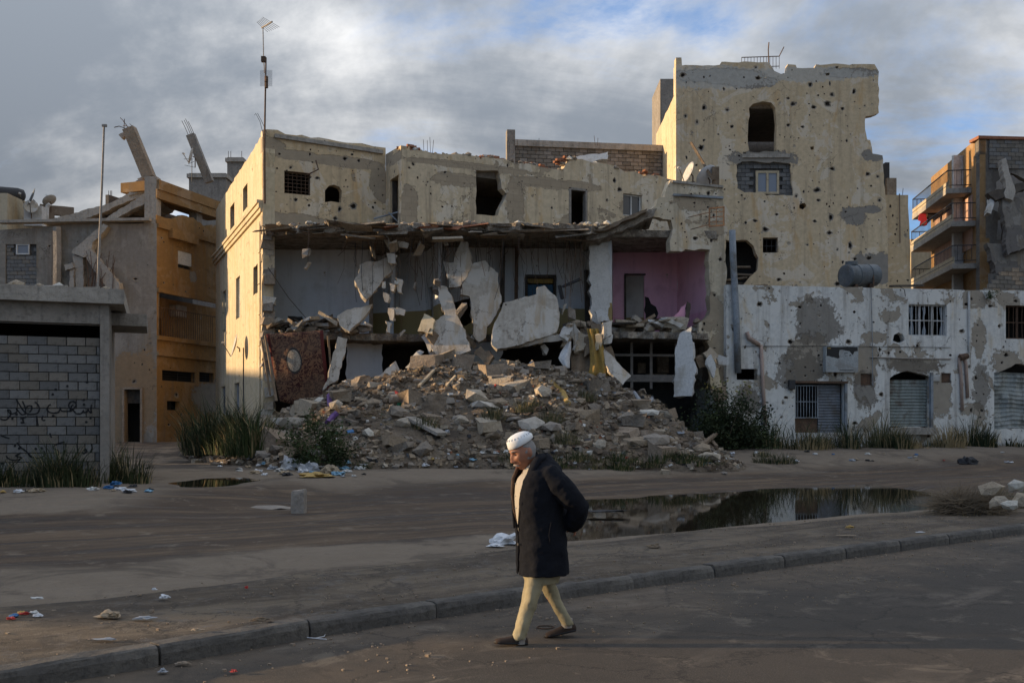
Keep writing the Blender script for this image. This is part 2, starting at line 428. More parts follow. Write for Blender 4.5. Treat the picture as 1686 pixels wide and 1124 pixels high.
M['dark_room'] = rough_mat('dark_room', (.06, .055, .05), (.10, .09, .08), 1.5, .3, 8)  # inner walls coloured dark to stand for the shade of the rooms
M['blue_door'] = rough_mat('blue_door', (.03, .085, .14), (.04, .11, .18), 3, .2, 12, .6)
M['laundry_red'] = flat_mat('laundry_red', (.42, .025, .035), .9)
M['laundry_white'] = flat_mat('laundry_white', (.62, .6, .57), .9)
M['laundry_dark'] = flat_mat('laundry_dark', (.025, .025, .035), .9)
M['bag_white'] = flat_mat('bag_white', (.62, .62, .62), .45, .15)
for nme, c in dict(blue=(.05, .16, .34), red=(.42, .04, .03), green=(.03, .25, .12), purple=(.13, .06, .19), ochre=(.42, .27, .08), black=(.02, .02, .022), grey=(.3, .31, .32), sky=(.2, .36, .46), paper=(.55, .53, .48), card=(.33, .25, .16)).items():
    M['lit_' + nme] = flat_mat('litter_' + nme, c, .6)
for i, c in enumerate([(.135, .13, .122), (.16, .153, .142), (.112, .108, .102), (.175, .153, .126), (.143, .125, .102)]):
    M['block%d' % i] = rough_mat('cinder_block_%d' % i, c, k3(c, 1.25), 1.8, .55, 26, dirt=k3(c, .75), dist=.02)
M['crater'] = rough_mat('crater', (.055, .045, .035), (.12, .10, .08), 9, .8, 20)  # darker than the chips: shade deep in the craters is put into the colour
M['chip'] = rough_mat('chip', (.24, .20, .15), (.34, .285, .22), 9, .8, 20)
M['mortar'] = rough_mat('mortar', (.085, .08, .073), (.13, .12, .11), 2, .5, 14)

# cloths
def carpet_fn(g):
    x, y, z = g.sep()
    a = g.m('DIVIDE', g.m('SUBTRACT', x, 1.02), .27); b = g.m('DIVIDE', g.m('SUBTRACT', z, 1.62), .44)
    d = g.m('SQRT', g.m('ADD', g.m('MULTIPLY', a, a), g.m('MULTIPLY', b, b)))
    fl = g.noise(4.2, 3, .6, dist=3.0)
    field = g.mix(g.ss(fl, .48, .52), (.20, .105, .06), (.055, .020, .018))
    field = g.mix(g.m('MULTIPLY', g.ss(g.noise(1.2, 3), .4, .6), .35), field, (.17, .115, .075))
    med = g.mix(g.ss(g.noise(16, 4, .7, dist=2), .45, .55), (.42, .36, .28), (.20, .155, .115))
    col = g.mix(g.ss(d, 1.22, 1.18), field, (.05, .045, .04))
    col = g.mix(g.ss(d, 1.02, .98), col, med)
    e = g.m('MINIMUM', x, g.m('SUBTRACT', 2.3, x))
    col = g.mix(g.ss(e, .16, .13), col, (.10, .025, .022))
    return col, .97, g.bump(g.noise(60, 3), .3, .01)
M['carpet'] = newmat('carpet', carpet_fn)
M['curtain'] = rough_mat('curtain', (.30, .185, .045), (.38, .245, .07), 2, .3, 20, dirt=(.22, .145, .055))
M['sack'] = rough_mat('sack', (.17, .12, .075), (.24, .17, .11), 2, .4, 20)

# interior paints
def two_tone(name, top, low, zsplit):
    def fn(g):
        z = g.sep()[2]
        c = g.mix(g.ss(z, zsplit - .01, zsplit + .01), low, top)
        c = g.mix(g.ss(g.noise(1.1, 7, .68), .48, .72), c, g.mix(1.0, c, (.8, .78, .75), 'MULTIPLY'))
        st = g.noise(1.0, 5, .65, g.scl(g.co(), (3, 3, .2)))
        c = g.mix(g.m('MULTIPLY', g.ss(st, .5, .75), .22), c, (.10, .09, .08))
        a, rim = pock(g, 1.5, .13, 2.0); c = g.mix(a, c, (.06, .05, .045))  # hole centres painted dark for the shade of their depth
        pm = g.ss(g.noise(.8, 9, .65, dist=.4), .63, .64); c = g.mix(pm, c, (.33, .28, .215))
        return c, .85, g.bump(g.m('ADD', g.noise(3, 6, .6), g.m('MULTIPLY', pm, -.6)), .5, .04)
    return newmat(name, fn)
M['room_grey'] = two_tone('room_grey', (.62, .62, .62), (.62, .62, .62), 0)
M['room_white'] = two_tone('room_white', (.64, .64, .63), (.36, .27, .12), 6.9)
M['room_pink'] = two_tone('room_pink', (.68, .37, .44), (.66, .31, .39), 6.6)

# masonry of the standing walls (blob positions are metres along each wall, filled in where the wall is built)
M['cream_left'] = plaster('cream_left', (.62, .50, .32), (.56, .45, .29), PEEL, .70, ((1.3, .10), (2.9, .08)), .55, white=.22)
M['ochre'] = plaster('ochre', (.27, .155, .06), (.23, .13, .05), (.24, .20, .155), .74, ((1.0, .12), (2.2, .07)), .45, white=.22)
M['grey_render'] = plaster('grey_render', (.27, .235, .19), (.23, .205, .17), (.19, .17, .145), .66, ((1.0, .10), (2.3, .07)), .6, white=.22)
M['far_cream'] = plaster('far_cream', (.50, .41, .27), (.45, .36, .24), (.3, .26, .2), .68, ((1.2, .1),), .4, white=.22)
M['far_brown'] = plaster('far_brown', (.24, .185, .135), (.20, .155, .115), (.22, .2, .17), .66, ((1.2, .08),), .5, white=.22)
M['ruin_grey'] = plaster('ruin_grey', (.17, .15, .125), (.22, .195, .16), (.13, .115, .10), .52, ((1.2, .13),), .6, white=.22)
M['pink_wall'] = plaster('pink_wall', (.52, .33, .25), (.48, .31, .23), (.35, .28, .2), .74, ((1.2, .08),), .3, white=.22)
M['ochre_orange'] = plaster('ochre_orange', (.34, .20, .085), (.29, .175, .075), (.3, .24, .17), .74, ((1.2, .1),), .4, white=.22)

# ground
def terrain_fn(g):
    x, y, z = g.sep()
    q = g.m('SUBTRACT', y, g.m('MULTIPLY', x, .62)); p = g.m('ADD', x, g.m('MULTIPLY', y, .62))
    tr = g.noise(1.0, 6, .62, g.com(g.m('MULTIPLY', p, .10), g.m('MULTIPLY', q, 1.3), 0.0), .4)
    n1 = g.noise(.35, 6, .6)
    mud = g.mix(g.ss(tr, .36, .66), (.030, .018, .011), (.125, .084, .050))
    sand = g.mix(g.noise(1.5, 7, .7), (.135, .102, .069), (.21, .165, .118))
    # the muddy carriageway lies between the pale strip along the pavement and the far verge
    e = g.m('ADD', q, g.m('MULTIPLY', g.m('SUBTRACT', n1, .5), 5.0))
    road = g.m('MULTIPLY', g.ss(e, 14.2, 15.0), g.ss(e, 27.5, 25.0))
    c = g.mix(road, sand, mud)
    # pale dried crust on the left of the road mouth
    cr = g.ss(g.m('ADD', g.m('ADD', q, g.m('MULTIPLY', n1, 6)), g.m('MULTIPLY', x, -.35)), 27.0, 28.0)
    dry = g.m('MULTIPLY', cr, g.ss(x, -6.5, -8.0)); c = g.mix(dry, c, sand)
    alley = g.m('MULTIPLY', g.ss(y, 27.0, 30.0), g.ss(x, -7.0, -8.5)); c = g.mix(g.m('MULTIPLY', alley, g.ss(g.noise(.8, 6, .65), .38, .55)), c, (.05, .038, .028))
    c = g.mix(g.ss(g.noise(9, 6, .75), .55, .75), c, g.mix(1.0, c, (.55, .55, .55), 'MULTIPLY'))
    pt = g.noise(.55, 9, .7, dist=.8); c = g.mix(g.m('MULTIPLY', g.ss(pt, .50, .60), .55), c, (.055, .04, .028)); c = g.mix(g.m('MULTIPLY', g.ss(g.noise(2.2, 8, .75, dist=.5), .56, .63), .5), c, (.22, .175, .125))
    wet = g.m('MULTIPLY', road, g.ss(tr, .5, .36))
    ro = g.m('SUBTRACT', .92, g.m('MULTIPLY', wet, .5))
    h = g.m('ADD', g.m('MULTIPLY', tr, 2.0), g.m('ADD', g.m('MULTIPLY', g.noise(7, 8, .72), .55), g.m('MULTIPLY', g.noise(28, 4, .7), .18)))
    return c, ro, g.bump(h, .8, .05)
M['terrain'] = newmat('terrain', terrain_fn, spec=.35)
def asphalt_fn(g):
    x, y, z = g.sep()
    dk = g.m('SUBTRACT', y, g.m('ADD', g.m('MULTIPLY', x, .80), 9.25))        # ~0 along the kerb, negative into the street
    n1 = g.noise(.6, 7, .65); sp = g.noise(90, 3, .8); ag, agc = g.vor(75)
    c = g.mix(g.ss(sp, .35, .7), (.040, .033, .026), (.088, .073, .056))
    c = g.mix(g.ss(ag, .25, .05), c, (.155, .14, .118))
    dust = g.ss(g.m('ADD', g.m('MULTIPLY', dk, .30), g.m('MULTIPLY', g.m('SUBTRACT', n1, .5), 2.6)), -.75, .25)
    c = g.mix(g.m('MULTIPLY', dust, .85), c, g.mix(g.noise(12, 6, .7), (.095, .070, .047), (.155, .118, .083)))
    sm = g.noise(.9, 6, .62, g.com(g.m('MULTIPLY', g.m('ADD', x, g.m('MULTIPLY', y, .8)), .35), g.m('MULTIPLY', dk, 1.4), 0.0), .6)
    c = g.mix(g.m('MULTIPLY', g.ss(sm, .56, .7), .55), c, (.16, .13, .10))
    c = g.mix(g.m('MULTIPLY', g.ss(g.noise(3.5, 9, .75, dist=.6), .48, .66), .5), c, (.035, .029, .023)); c = g.mix(g.m('MULTIPLY', g.ss(g.noise(1.7, 9, .75, g.vm('ADD', g.co(), (9, 4, 0)), .7), .55, .64), .45), c, (.19, .155, .115))
    ck, _ = g.vor(.55, g.vm('ADD', g.co(), g.scl(g.noise(1.5, 6, .7, color=True), (.8, .8, .8))), 'DISTANCE_TO_EDGE'); c = g.mix(g.m('MULTIPLY', g.ss(ck, .010, .003), .55), c, (.02, .017, .014))
    stn = g.noise(1.0, 7, .7, g.com(g.m('MULTIPLY', x, .9), g.m('MULTIPLY', y, 3.2), 3.0)); c = g.mix(g.ss(stn, .735, .76), c, (.012, .011, .010))
    h = g.m('ADD', g.m('MULTIPLY', g.noise(60, 5, .8), .5), g.m('ADD', g.m('MULTIPLY', g.ss(ag, .3, .0), .4), g.m('MULTIPLY', g.noise(2.5, 5), .7)))
    return c, .88, g.bump(h, .75, .02)
M['asphalt'] = newmat('asphalt', asphalt_fn)
def pave_fn(g):
    x, y, z = g.sep()
    p = g.m('ADD', x, g.m('MULTIPLY', y, .75)); q = g.m('SUBTRACT', y, g.m('MULTIPLY', x, .75))
    n1 = g.noise(1.0, 7, .66, g.com(g.m('MULTIPLY', p, .28), g.m('MULTIPLY', q, 1.1), 0.0), .7)
    c = g.mix(g.ss(n1, .35, .62), (.064, .048, .033), (.145, .112, .077))
    c = g.mix(g.ss(g.noise(4, 7, .75), .5, .72), c, (.13, .115, .10))
    c = g.mix(g.m('MULTIPLY', g.ss(g.noise(1.6, 9, .75, dist=.8), .50, .60), .6), c, (.05, .042, .034)); c = g.mix(g.m('MULTIPLY', g.ss(g.noise(7, 8, .8, dist=.4), .55, .66), .55), c, (.23, .185, .135))
    ck, _ = g.vor(.8, g.vm('ADD', g.co(), g.scl(g.noise(1.8, 6, .7, color=True), (.9, .9, .9))), 'DISTANCE_TO_EDGE'); c = g.mix(g.m('MULTIPLY', g.ss(ck, .014, .004), .7), c, (.03, .025, .02))
    a, ac = g.vor(34); c = g.mix(g.m('MULTIPLY', g.ss(a, .22, .1), g.ss(g.noise(3, 3), .5, .65)), c, (.27, .235, .19))
    h = g.m('ADD', g.m('MULTIPLY', g.noise(38, 6, .78), .6), g.m('ADD', g.m('MULTIPLY', g.ss(a, .3, .0), .35), g.m('MULTIPLY', n1, 1.2)))
    return c, .92, g.bump(h, .85, .025)
M['pavement'] = newmat('pavement', pave_fn)
M['kerb'] = rough_mat('kerb', (.075, .067, .058), (.14, .124, .104), 2.6, .8, 12, dirt=(.17, .14, .106), dist=.03)
def water_fn(g):
    n = g.noise(1.4, 3, .5, g.scl(g.co(), (1, 1, 1)))
    return (.020, .015, .009), .035, g.bump(n, .02, .02)
M['water'] = newmat('water', water_fn, spec=.5)
def leaf_mat(name, c1, c2, tr=.25):
    def fn(g):
        oi = g.noise(3.0, 3); return g.mix(g.ss(oi, .3, .7), c1, c2), .75
    m = newmat(name, fn); b = m.node_tree.nodes['Principled BSDF']
    b.inputs['Transmission Weight'].default_value = 0.0
    return m
M['leaf_dark'] = leaf_mat('leaf_dark', (.016, .023, .009), (.040, .050, .017))
M['leaf_green'] = leaf_mat('leaf_green', (.027, .042, .012), (.058, .076, .024))
M['leaf_olive'] = leaf_mat('leaf_olive', (.06, .062, .028), (.105, .098, .044))
M['straw'] = leaf_mat('straw', (.21, .155, .075), (.33, .245, .125))
M['twig'] = leaf_mat('twig', (.10, .072, .045), (.17, .125, .075))
M['plume'] = leaf_mat('plume', (.42, .30, .15), (.52, .38, .2))

# ------------------------------------------------------------------ ground
KERB = [(-40, -29.5), (-14, -4.2), (-3.35, 6.36), (-2.47, 7.16), (-1.56, 8.1), (.6, 9.87), (8.27, 15.7), (26, 29.0), (60, 54)]
PEDGE = [(-40, -20), (-14, .4), (-4.6, 8.8), (-1.07, 12.0), (.84, 13.8), (8.3, 19.1), (14, 23.6), (26, 33), (60, 58)]
def pw(tab, x):
    for (x0, y0), (x1, y1) in zip(tab, tab[1:]):
        if x <= x1: break
    return y0 + (y1 - y0) * (x - x0) / (x1 - x0)
def sst(t): t = max(0.0, min(1.0, t)); return t * t * (3 - 2 * t)
def gz(x, y):
    if y < pw(KERB, x) + 0.12: return -0.07
    pe = pw(PEDGE, x)
    q = y - .62 * x
    z = .10 + .36 * sst((q - 23.5) / 6) + .42 * sst((y - 33) / 7)
    z += sst((-x - 4.5) / 4) * (max(z, .10 + .34 * sst((y - 13) / 8.0)) - z)
    z += .035 * nz(x, y, 1.3, .25) + .02 * nz(x, y, 5.1, .9)
    # ruts along the road and the hollow that holds the big puddle
    if y > pe and q < 30:
        z += .018 * nz((x + .62 * y) * .12, q * 1.4, 9.0)
    r = y - pe
    z -= .17 * sst(r / 1.2) * sst((9.5 - r) / 5.0) * sst((x + .2) / 1.6) * sst((11.2 - x) / 1.5)
    e2 = ((x + 7.4) / 2.6) ** 2 + ((y - 24.2) / 4.2) ** 2
    if e2 < 4:
        w = math.exp(-e2 * e2); z = z * (1 - w) + .41 * w + w * .05 * nz(x, y, 4.4, .7)
        z -= .12 * math.exp(-(((x + 7.4) / 1.2) ** 2 + ((y - 24.2) / 2.3) ** 2))
    if y < pe: z = min(z, .06)
    return z
def ax(lo, hi, st, outer):
    n = int(round((hi - lo) / st)); mid = [lo + (hi - lo) * i / n for i in range(n + 1)]
    return [lo - o for o in reversed(outer)] + mid + [hi + o for o in outer]
gx = ax(-28, 32, .28, (4, 12, 30, 80, 200, 600)); gy = ax(3, 58, .28, (4, 12, 30, 80, 200, 900))
mb = MB(); nx = len(gx)
mb.v = [(x, y, gz(x, y)) for y in gy for x in gx]
mb.f = [(j * nx + i, j * nx + i + 1, (j + 1) * nx + i + 1, (j + 1) * nx + i) for j in range(len(gy) - 1) for i in range(nx - 1)]; mb.mi = [0] * len(mb.f)
tag(mb.build('ground', M['terrain'], smooth=True), None, kind='structure')
# street sheet (asphalt) up to the kerb
mb = MB(); xs = [-40, -14, -3.35, -2.47, -1.56, .6, 8.27, 26, 60]
for i in range(len(xs) - 1):
    a, b = xs[i], xs[i + 1]
    mb.add([(a, -60, 0), (b, -60, 0), (b, pw(KERB, b) + .05, 0), (a, pw(KERB, a) + .05, 0)], [(0, 1, 2, 3)])
tag(mb.build('street', M['asphalt']), None, kind='structure')
# the trodden pavement strip between kerb and mud road
mb = MB(); px_ = [-14 + .22 * i for i in range(190)]; rows = 17
for x in px_:
    k0 = pw(KERB, x) + .14; k1 = pw(PEDGE, x) + .30 * nz(x, 0, 4.0, .5) + .12 * nz(x, 2, 4.0, 1.7)
    for j in range(rows + 1):
        t = 0 if j == 0 else (.13 / (k1 - k0) if j == 1 else j / rows); y = k0 + (k1 - k0) * t
        z = .138 + .022 * nz(x, y, 2.2, .6) + .012 * nz(x, y, 7.7, 2.3)
        if j == 0: z = .10
        elif j == rows: z = -.02
        elif j == rows - 1: z -= .03
        mb.v.append((x - .0 * t, y, z))
nr = rows + 1
mb.f = [(i * nr + j, (i + 1) * nr + j, (i + 1) * nr + j + 1, i * nr + j + 1) for i in range(len(px_) - 1) for j in range(rows)]; mb.mi = [0] * len(mb.f)
tag(mb.build('pavement', M['pavement'], smooth=True), None, kind='structure')
# kerb stones
kerb = bpy.data.objects.new('kerb', None); reg(kerb); tag(kerb, None, kind='structure')
pts = []; x = -9.0
while x < 24:
    y = pw(KERB, x); pts.append(Vector((x, y, 0)))
    sl = (pw(KERB, x + .3) - y) / .3; x += 1.29 / math.sqrt(1 + sl * sl)
def kerb_mesh(i, broken):
    r = random.Random(i); m = MB(); n = 9; L = 1.29; rings = []
    prof = [(-.005, -.06), (0, .085), (.018, .128), (.045, .142), (.19, .142), (.20, -.06)]
    for k in range(n):
        x = -L / 2 + .012 + (L - .024) * k / (n - 1); ring = []
        for (py, pz) in prof:
            d = 0
            if broken and pz > 0: d = -.012 - .03 * abs(nz(x * 3, i, 3.3)) 
            ring.append((x, py + r.uniform(-.006, .006) + (abs(d) * .6 if py < .1 else 0), pz + (r.uniform(-.007, .007) + d if pz > 0 else 0)))
        rings.append(ring)
    m.loft(rings); return m.mesh('kerb_stone', M['kerb'])
kms = [kerb_mesh(i, i == 4) for i in range(5)]
for i in range(len(pts) - 1):
    a, b = pts[i], pts[i + 1]; c = (a + b) / 2
    br = 4 if (.7 < c.x < 2.2) else rnd.randrange(4)
    o = bpy.data.objects.new('kerb_stone', kms[br])
    reg(o, kerb, Matrix.Translation((c.x, c.y, rnd.uniform(-.006, .006))) @ Matrix.Rotation(math.atan2(b.y - a.y, b.x - a.x) + rnd.uniform(-.008, .008), 4, 'Z'))
# water lying in the hollows
def water(name, cx, cy, rx, ry, z):
    m = MB(); n = 60
    m.add([(cx, cy, z)] + [(cx + rx * math.cos(a * 2 * math.pi / n), cy + ry * math.sin(a * 2 * math.pi / n), z) for a in range(n)], [(0, 1 + a, 1 + (a + 1) % n) for a in range(n)])
    tag(m.build(name, M['water']), None, kind='structure')
m = MB(); e = [(-.6, 13.0), (2, 14.9), (5, 17.0), (8.6, 19.6), (11.4, 21.5), (11.4, 30), (6, 28), (2, 24), (-.6, 21)]
m.add([(a, b, .0) for a, b in e], [tuple(range(len(e)))]); o = m.build('puddle', M['water'], M=Matrix.Translation((0, 0, .045))); tag(o, None, kind='structure')
water('puddle', -7.5, 24.0, 1.35, 2.7, .350)
# ------------------------------------------------------------------ shared pieces for buildings
def quad_px(pl_, u0, v0, u1, v1):
    """axis-aligned opening on a wall plane from a photo box"""
    a = pl_.sz(u0, v1); b = pl_.sz(u1, v0); c = pl_.sz(u0, v0); d = pl_.sz(u1, v1)
    return (a[0], (a[1] + d[1]) / 2, b[0], (b[1] + c[1]) / 2)
def plan_slab(name, pts, z0, z1, mat, parent, step=.45, amp=.10, seed=3, front=None):
    """a horizontal slab from plan points; the edges listed in front are torn"""
    ed = set(front or [])
    out = []; r = random.Random(seed)
    for i in range(len(pts)):
        p = Vector(pts[i]); q = Vector(pts[(i + 1) % len(pts)]); out.append(p)
        if i in ed:
            L = (q - p).length; n = max(2, int(L / step)); d = q - p; nn = Vector((-d.y, d.x)).normalized()
            for k in range(1, n): out.append(p + d * ((k + r.uniform(-.3, .3)) / n) + nn * r.uniform(-amp, amp * 2.2))
    m = extrude([(q.x, q.y) for q in out], [], z1, z0)
    m.v = [(x, z, y) if y == z1 else (x + r.uniform(-.06, .06), z + r.uniform(-.05, .1), y + r.uniform(-.04, .04)) for x, y, z in m.v]
    m.f = [f[::-1] for f in m.f]
    return m.build(name, mat, parent)
def frame_window(pl_, box, parent, frame_mat, glass_mat=None, depth=.18, fw=.07, mull=(1,), name='window', trans=()):
    x0, z0, x1, z1 = box; m = MB()
    y = depth
    for a, b, c, d in ((x0, z0, x0 + fw, z1), (x1 - fw, z0, x1, z1), (x0 + fw, z0, x1 - fw, z0 + fw), (x0 + fw, z1 - fw, x1 - fw, z1)):
        m.box(((a + c) / 2, y, (b + d) / 2), (c - a, .07, d - b))
    n = len(mull) + 1
    for k in range(1, n): m.box((x0 + (x1 - x0) * k / n, y + .002, (z0 + z1) / 2), (fw * .9, .066, z1 - z0 - 2 * fw))
    for t in trans: m.box(((x0 + x1) / 2, y + .003, z0 + (z1 - z0) * t), (x1 - x0 - 2 * fw, .06, fw * .8))
    w = m.build(name, frame_mat, parent, M=pl_.M)
    if glass_mat:
        for k in range(n):
            g = MB(); wx = (x1 - x0) / n
            g.box((x0 + wx * (k + .5), y + .02, (z0 + z1) / 2), (wx - fw * 1.2, .012, z1 - z0 - 2 * fw)); g.build('pane', glass_mat, w, M=pl_.M)
    return w
def grille(pl_, box, parent, mat, nv, nh, y=.1, t=.018, name='window_grille', bend=0, seed=0):
    x0, z0, x1, z1 = box; r = random.Random(seed); g = None; m = MB()
    m.box(((x0 + x1) / 2, y, z0 + t), (x1 - x0, t * 1.6, t * 1.6)); m.box(((x0 + x1) / 2, y, z1 - t), (x1 - x0, t * 1.6, t * 1.6))
    m.box((x0 + t, y, (z0 + z1) / 2), (t * 1.6, t * 1.5, z1 - z0 - 4 * t)); m.box((x1 - t, y, (z0 + z1) / 2), (t * 1.6, t * 1.5, z1 - z0 - 4 * t))
    g = m.build(name, mat, parent, M=pl_.M)
    for k in range(1, nv):
        x = x0 + (x1 - x0) * k / nv; b = MB()
        b.tube([(x, y - .002, z0 + t), (x + r.uniform(-bend, bend), y - .002 + r.uniform(-bend, bend), (z0 + z1) / 2), (x, y - .002, z1 - t)], t * .55, 5); b.build('bar', mat, g, M=pl_.M)
    for k in range(1, nh):
        z = z0 + (z1 - z0) * k / nh; b = MB(); b.box(((x0 + x1) / 2, y + .012, z), (x1 - x0 - 2 * t, t * .5, t * 1.1)); b.build('bar', mat, g, M=pl_.M)
    return g
def rock_mesh(seed, flat=.7):
    r = random.Random(seed); bm = bmesh.new(); bmesh.ops.create_icosphere(bm, subdivisions=1, radius=.5)
    ax_ = [Vector((r.gauss(0, 1), r.gauss(0, 1), r.gauss(0, 1))).normalized() for _ in range(5)]; cut = [r.uniform(.22, .40) for _ in range(5)]
    for v in bm.verts:
        v.co *= r.uniform(.85, 1.15)
        for a, c in zip(ax_, cut):
            d = v.co.dot(a)
            if d > c: v.co -= a * (d - c)
        v.co.x *= 1.25; v.co.z *= flat
    me = bpy.data.meshes.new('rubble_stone'); bm.to_mesh(me); bm.free(); return me
def block_mesh_rough(seed, sx, sy, sz, j=.02):
    r = random.Random(seed); m = MB(); m.box((0, 0, 0), (sx, sy, sz))
    m.v = [tuple(c + r.uniform(-j, j) for c in p) for p in m.v]; return m
def rebar(parent, pts, r=.012, mat='rust', name='rebar'):
    return MB().tube(pts, r, 4).build(name, M[mat], parent)
def block_course_wall(pl_, x0, x1, z0, z1, bw, bh, parent, mats, y=0.0, depth=.12, gap=.014, seed=1, inside=None, name='block', skipf=0.0):
    """single blocks laid in running bond; blocks share meshes by size"""
    r = random.Random(seed); cache = {}; rows = int(round((z1 - z0) / bh))
    for j in range(rows):
        za = z0 + j * bh; off = (bw / 2 if j % 2 else 0) + r.uniform(-.03, .03); x = x0 - off
        while x < x1 - .03:
            a = max(x, x0); b = min(x + bw, x1); x += bw
            if b - a < .06: continue
            if inside and not inside((a + b) / 2, za + bh / 2): continue
            if r.random() < skipf: continue
            key = (round(b - a, 2), r.randrange(len(mats)))
            if key not in cache:
                m = MB(); w, h = key[0] - gap, bh - gap; e = .008
                f = [(-w / 2 + e, 0, -h / 2 + e), (w / 2 - e, 0, -h / 2 + e), (w / 2 - e, 0, h / 2 - e), (-w / 2 + e, 0, h / 2 - e)]
                k = [(-w / 2, e, -h / 2), (w / 2, e, -h / 2), (w / 2, e, h / 2), (-w / 2, e, h / 2)]
                q = [(p[0], depth, p[2]) for p in k]
                m.add(f + k + q, [(0, 1, 2, 3)] + [(i, i + 4, (i + 1) % 4 + 4, (i + 1) % 4) for i in range(4)] + [(i + 4, i + 8, (i + 1) % 4 + 8, (i + 1) % 4 + 4) for i in range(4)])
                cache[key] = m.mesh(name, mats[key[1]])
            o = bpy.data.objects.new(name, cache[key])
            reg(o, parent, pl_.M @ Matrix.Translation(((a + b) / 2, y + r.uniform(-.008, .004), za + bh / 2)) @ Matrix.Rotation(r.uniform(-.006, .006), 4, 'Y'))
SIDE = lambda p, q: False

# ------------------------------------------------------------------ the ruined main building
A = PX(433, 40.0); B = PX(355, 53.5); J1 = PX(635, 42.1); J2 = PX(660, 40.4); E = PX(1112, 45.95)
pL = Pl(B, A); pU = Pl(A, J1); pJ = Pl(J1, J2); pM = Pl(J2, E)
main = thing('ruined_building', 'cream three storey building torn open along its front behind the rubble heap', 'building', (-2, 42, .8))
ZF1, ZF2 = 5.55, 9.85                 # floor levels of the first and second floor
# left side wall (sunlit)
top = [pL.sz(355, 335), pL.sz(372, 309), pL.sz(400, 264), pL.sz(428, 219)]
L = pL.L
outer = [(0, .2), (L, .2), (L - .1, 2.0), (L + .02, 3.2), (L - .15, 4.4), (L - .02, 5.6), (L - .35, 6.4), (L - .3, 7.6), (L, 7.9), (L, 13.75), (L - 3, 13.72), (L - 7, 13.7), (0.1, 13.6)]
outer = rag(outer, .4, .05, 5, skip=lambda p, q: p.y < .3 and q.y < .3)
holes = []; lw = []
for (u0, v0, u1, v1) in ((400, 306, 407.5, 345), (379, 337, 386, 375), (388.5, 456, 395, 524), (366.5, 479, 372, 547), (386, 630, 394, 688), (364, 636, 371, 690)):
    b = quad_px(pL, u0, v0, u1, v1); lw.append(b); holes.append(rect(*b))
b = quad_px(pL, 417, 436, 430, 482); holes.append(rag(rect(*b), .3, .04, 2))
lwall = wall('side_wall', pL, outer, holes, .48, M['cream_left'], main, pits=(60, .02, .09, 3))
for i, bb in enumerate(lw):
    if i < 2: frame_window(pL, bb, main, M['timber'], None, .3, .07)
    else:
        s = MB(); n = 16; x0, z0, x1, z1 = bb
        for k in range(n): s.box(((x0 + x1) / 2, .14, z0 + (z1 - z0) * (k + .5) / n), (x1 - x0 - .01, .03, (z1 - z0) / n * .8))
        s.build('shutter', M['grey_metal'], main, M=pL.M)
x0, z0, x1, z1 = b; s = MB()
s.box(((x0 + x1) / 2, .2, (z0 + z1) / 2 - .1), (x1 - x0 - .1, .05, z1 - z0 - .25))
s.build('shutter', M['timber_dark'], main, M=pL.M)
# moulded string course along the side wall
m = MB(); zc = 10.55
for dz, h, out in ((0, .16, .10), (.16, .20, .17), (.36, .12, .24)):
    m.box((L / 2 - .1, -out / 2 - .001 + .05, zc + dz + h / 2), (L + .1, out + .1, h))
m.build('string_course', M['cream_left'], main, M=pL.M)
m = MB()
for k in range(7):          # plaster pilaster strip at the corner
    m.box((L - .75 + nz(k, 1, 2) * .03, -.028, 1.2 + k * 1.3 + .6), (.42, .05, 1.26))
m.build('corner_strip', M['cream_left'], main, M=pL.M)
# rough masonry of the torn corner
cm = [block_mesh_rough(i, .46, .42, .30, .05).mesh('masonry_stone', M[q]) for i, q in enumerate(('stone', 'stone_grey', 'stone_pale', 'stone_brown'))]
z = .8; k = 0
while z < 10.3:
    if not (7.0 < z < 7.6):
        o = bpy.data.objects.new('masonry_stone', cm[rnd.randrange(4)])
        base = pL.w(L - .22 + rnd.uniform(-.12, .2), z, .24 + rnd.uniform(-.04, .06))
        reg(o, main, Matrix.Translation(base) @ Matrix.Rotation(rnd.uniform(-.25, .25) + .3, 4, 'Z') @ Matrix.Rotation(rnd.uniform(-.12, .12), 4, 'Y') @ Matrix.Diagonal((rnd.uniform(.75, 1.15), 1, rnd.uniform(.8, 1.15), 1)))
    z += .29; k += 1
# upper storey, left wing
top = pU.poly([(631, 243), (615, 241), (596, 236), (570, 235), (540, 229), (512, 227), (497, 222), (470, 221), (457, 214), (440, 213)])
outer = [(-.02, ZF2 - .1), (pU.L, ZF2 - .1), (pU.L, top[0][1])] + ragl(top, .3, .05, 3) + [(-.02, 13.9)]
win1 = quad_px(pU, 468, 283, 511, 320)
h2 = rag(pU.poly([(535, 333), (561, 334), (563, 315), (559, 308), (550, 304), (541, 306), (535, 314)]), .25, .05, 8)
M['cream_up'] = plaster('cream_up', (.64, .485, .295), (.59, .44, .265), PEEL, .62, ((1.15, .13), (2.4, .12), (4.5, .10)), .5,
    blobs=[(1.2, 10.15, 1.6, .42), (3.6, 10.1, 1.5, .30), (1.4, 13.0, 1.1, .22), (3.4, 12.95, 1.6, .25), (5.0, 12.2, .45, .75), (.3, 13.3, .6, .35)], fuzz=.42)
wall('front_wall', pU, outer, [rect(*win1), h2], .42, M['cream_up'], main, wob=.01, pits=(52, .025, .16, 11))
grille(pU, win1, main, M['rust'], 6, 6, .12, .022)
m = MB(); m.tube([pU.w(win1[2] - .15, win1[3] - .1, -.02), pU.w(win1[2] + .28, win1[3] + .12, -.28), pU.w(win1[2] + .18, win1[3] + .5, -.24)], .03, 5); m.build('bent_bracket', M['rust'], main)
m = MB(); m.bar(pU.w(*pU.sz(452, 224)), pU.w(*pU.sz(630, 251)), .22, .16); m.build('parapet_ledge', M['concrete'], main)
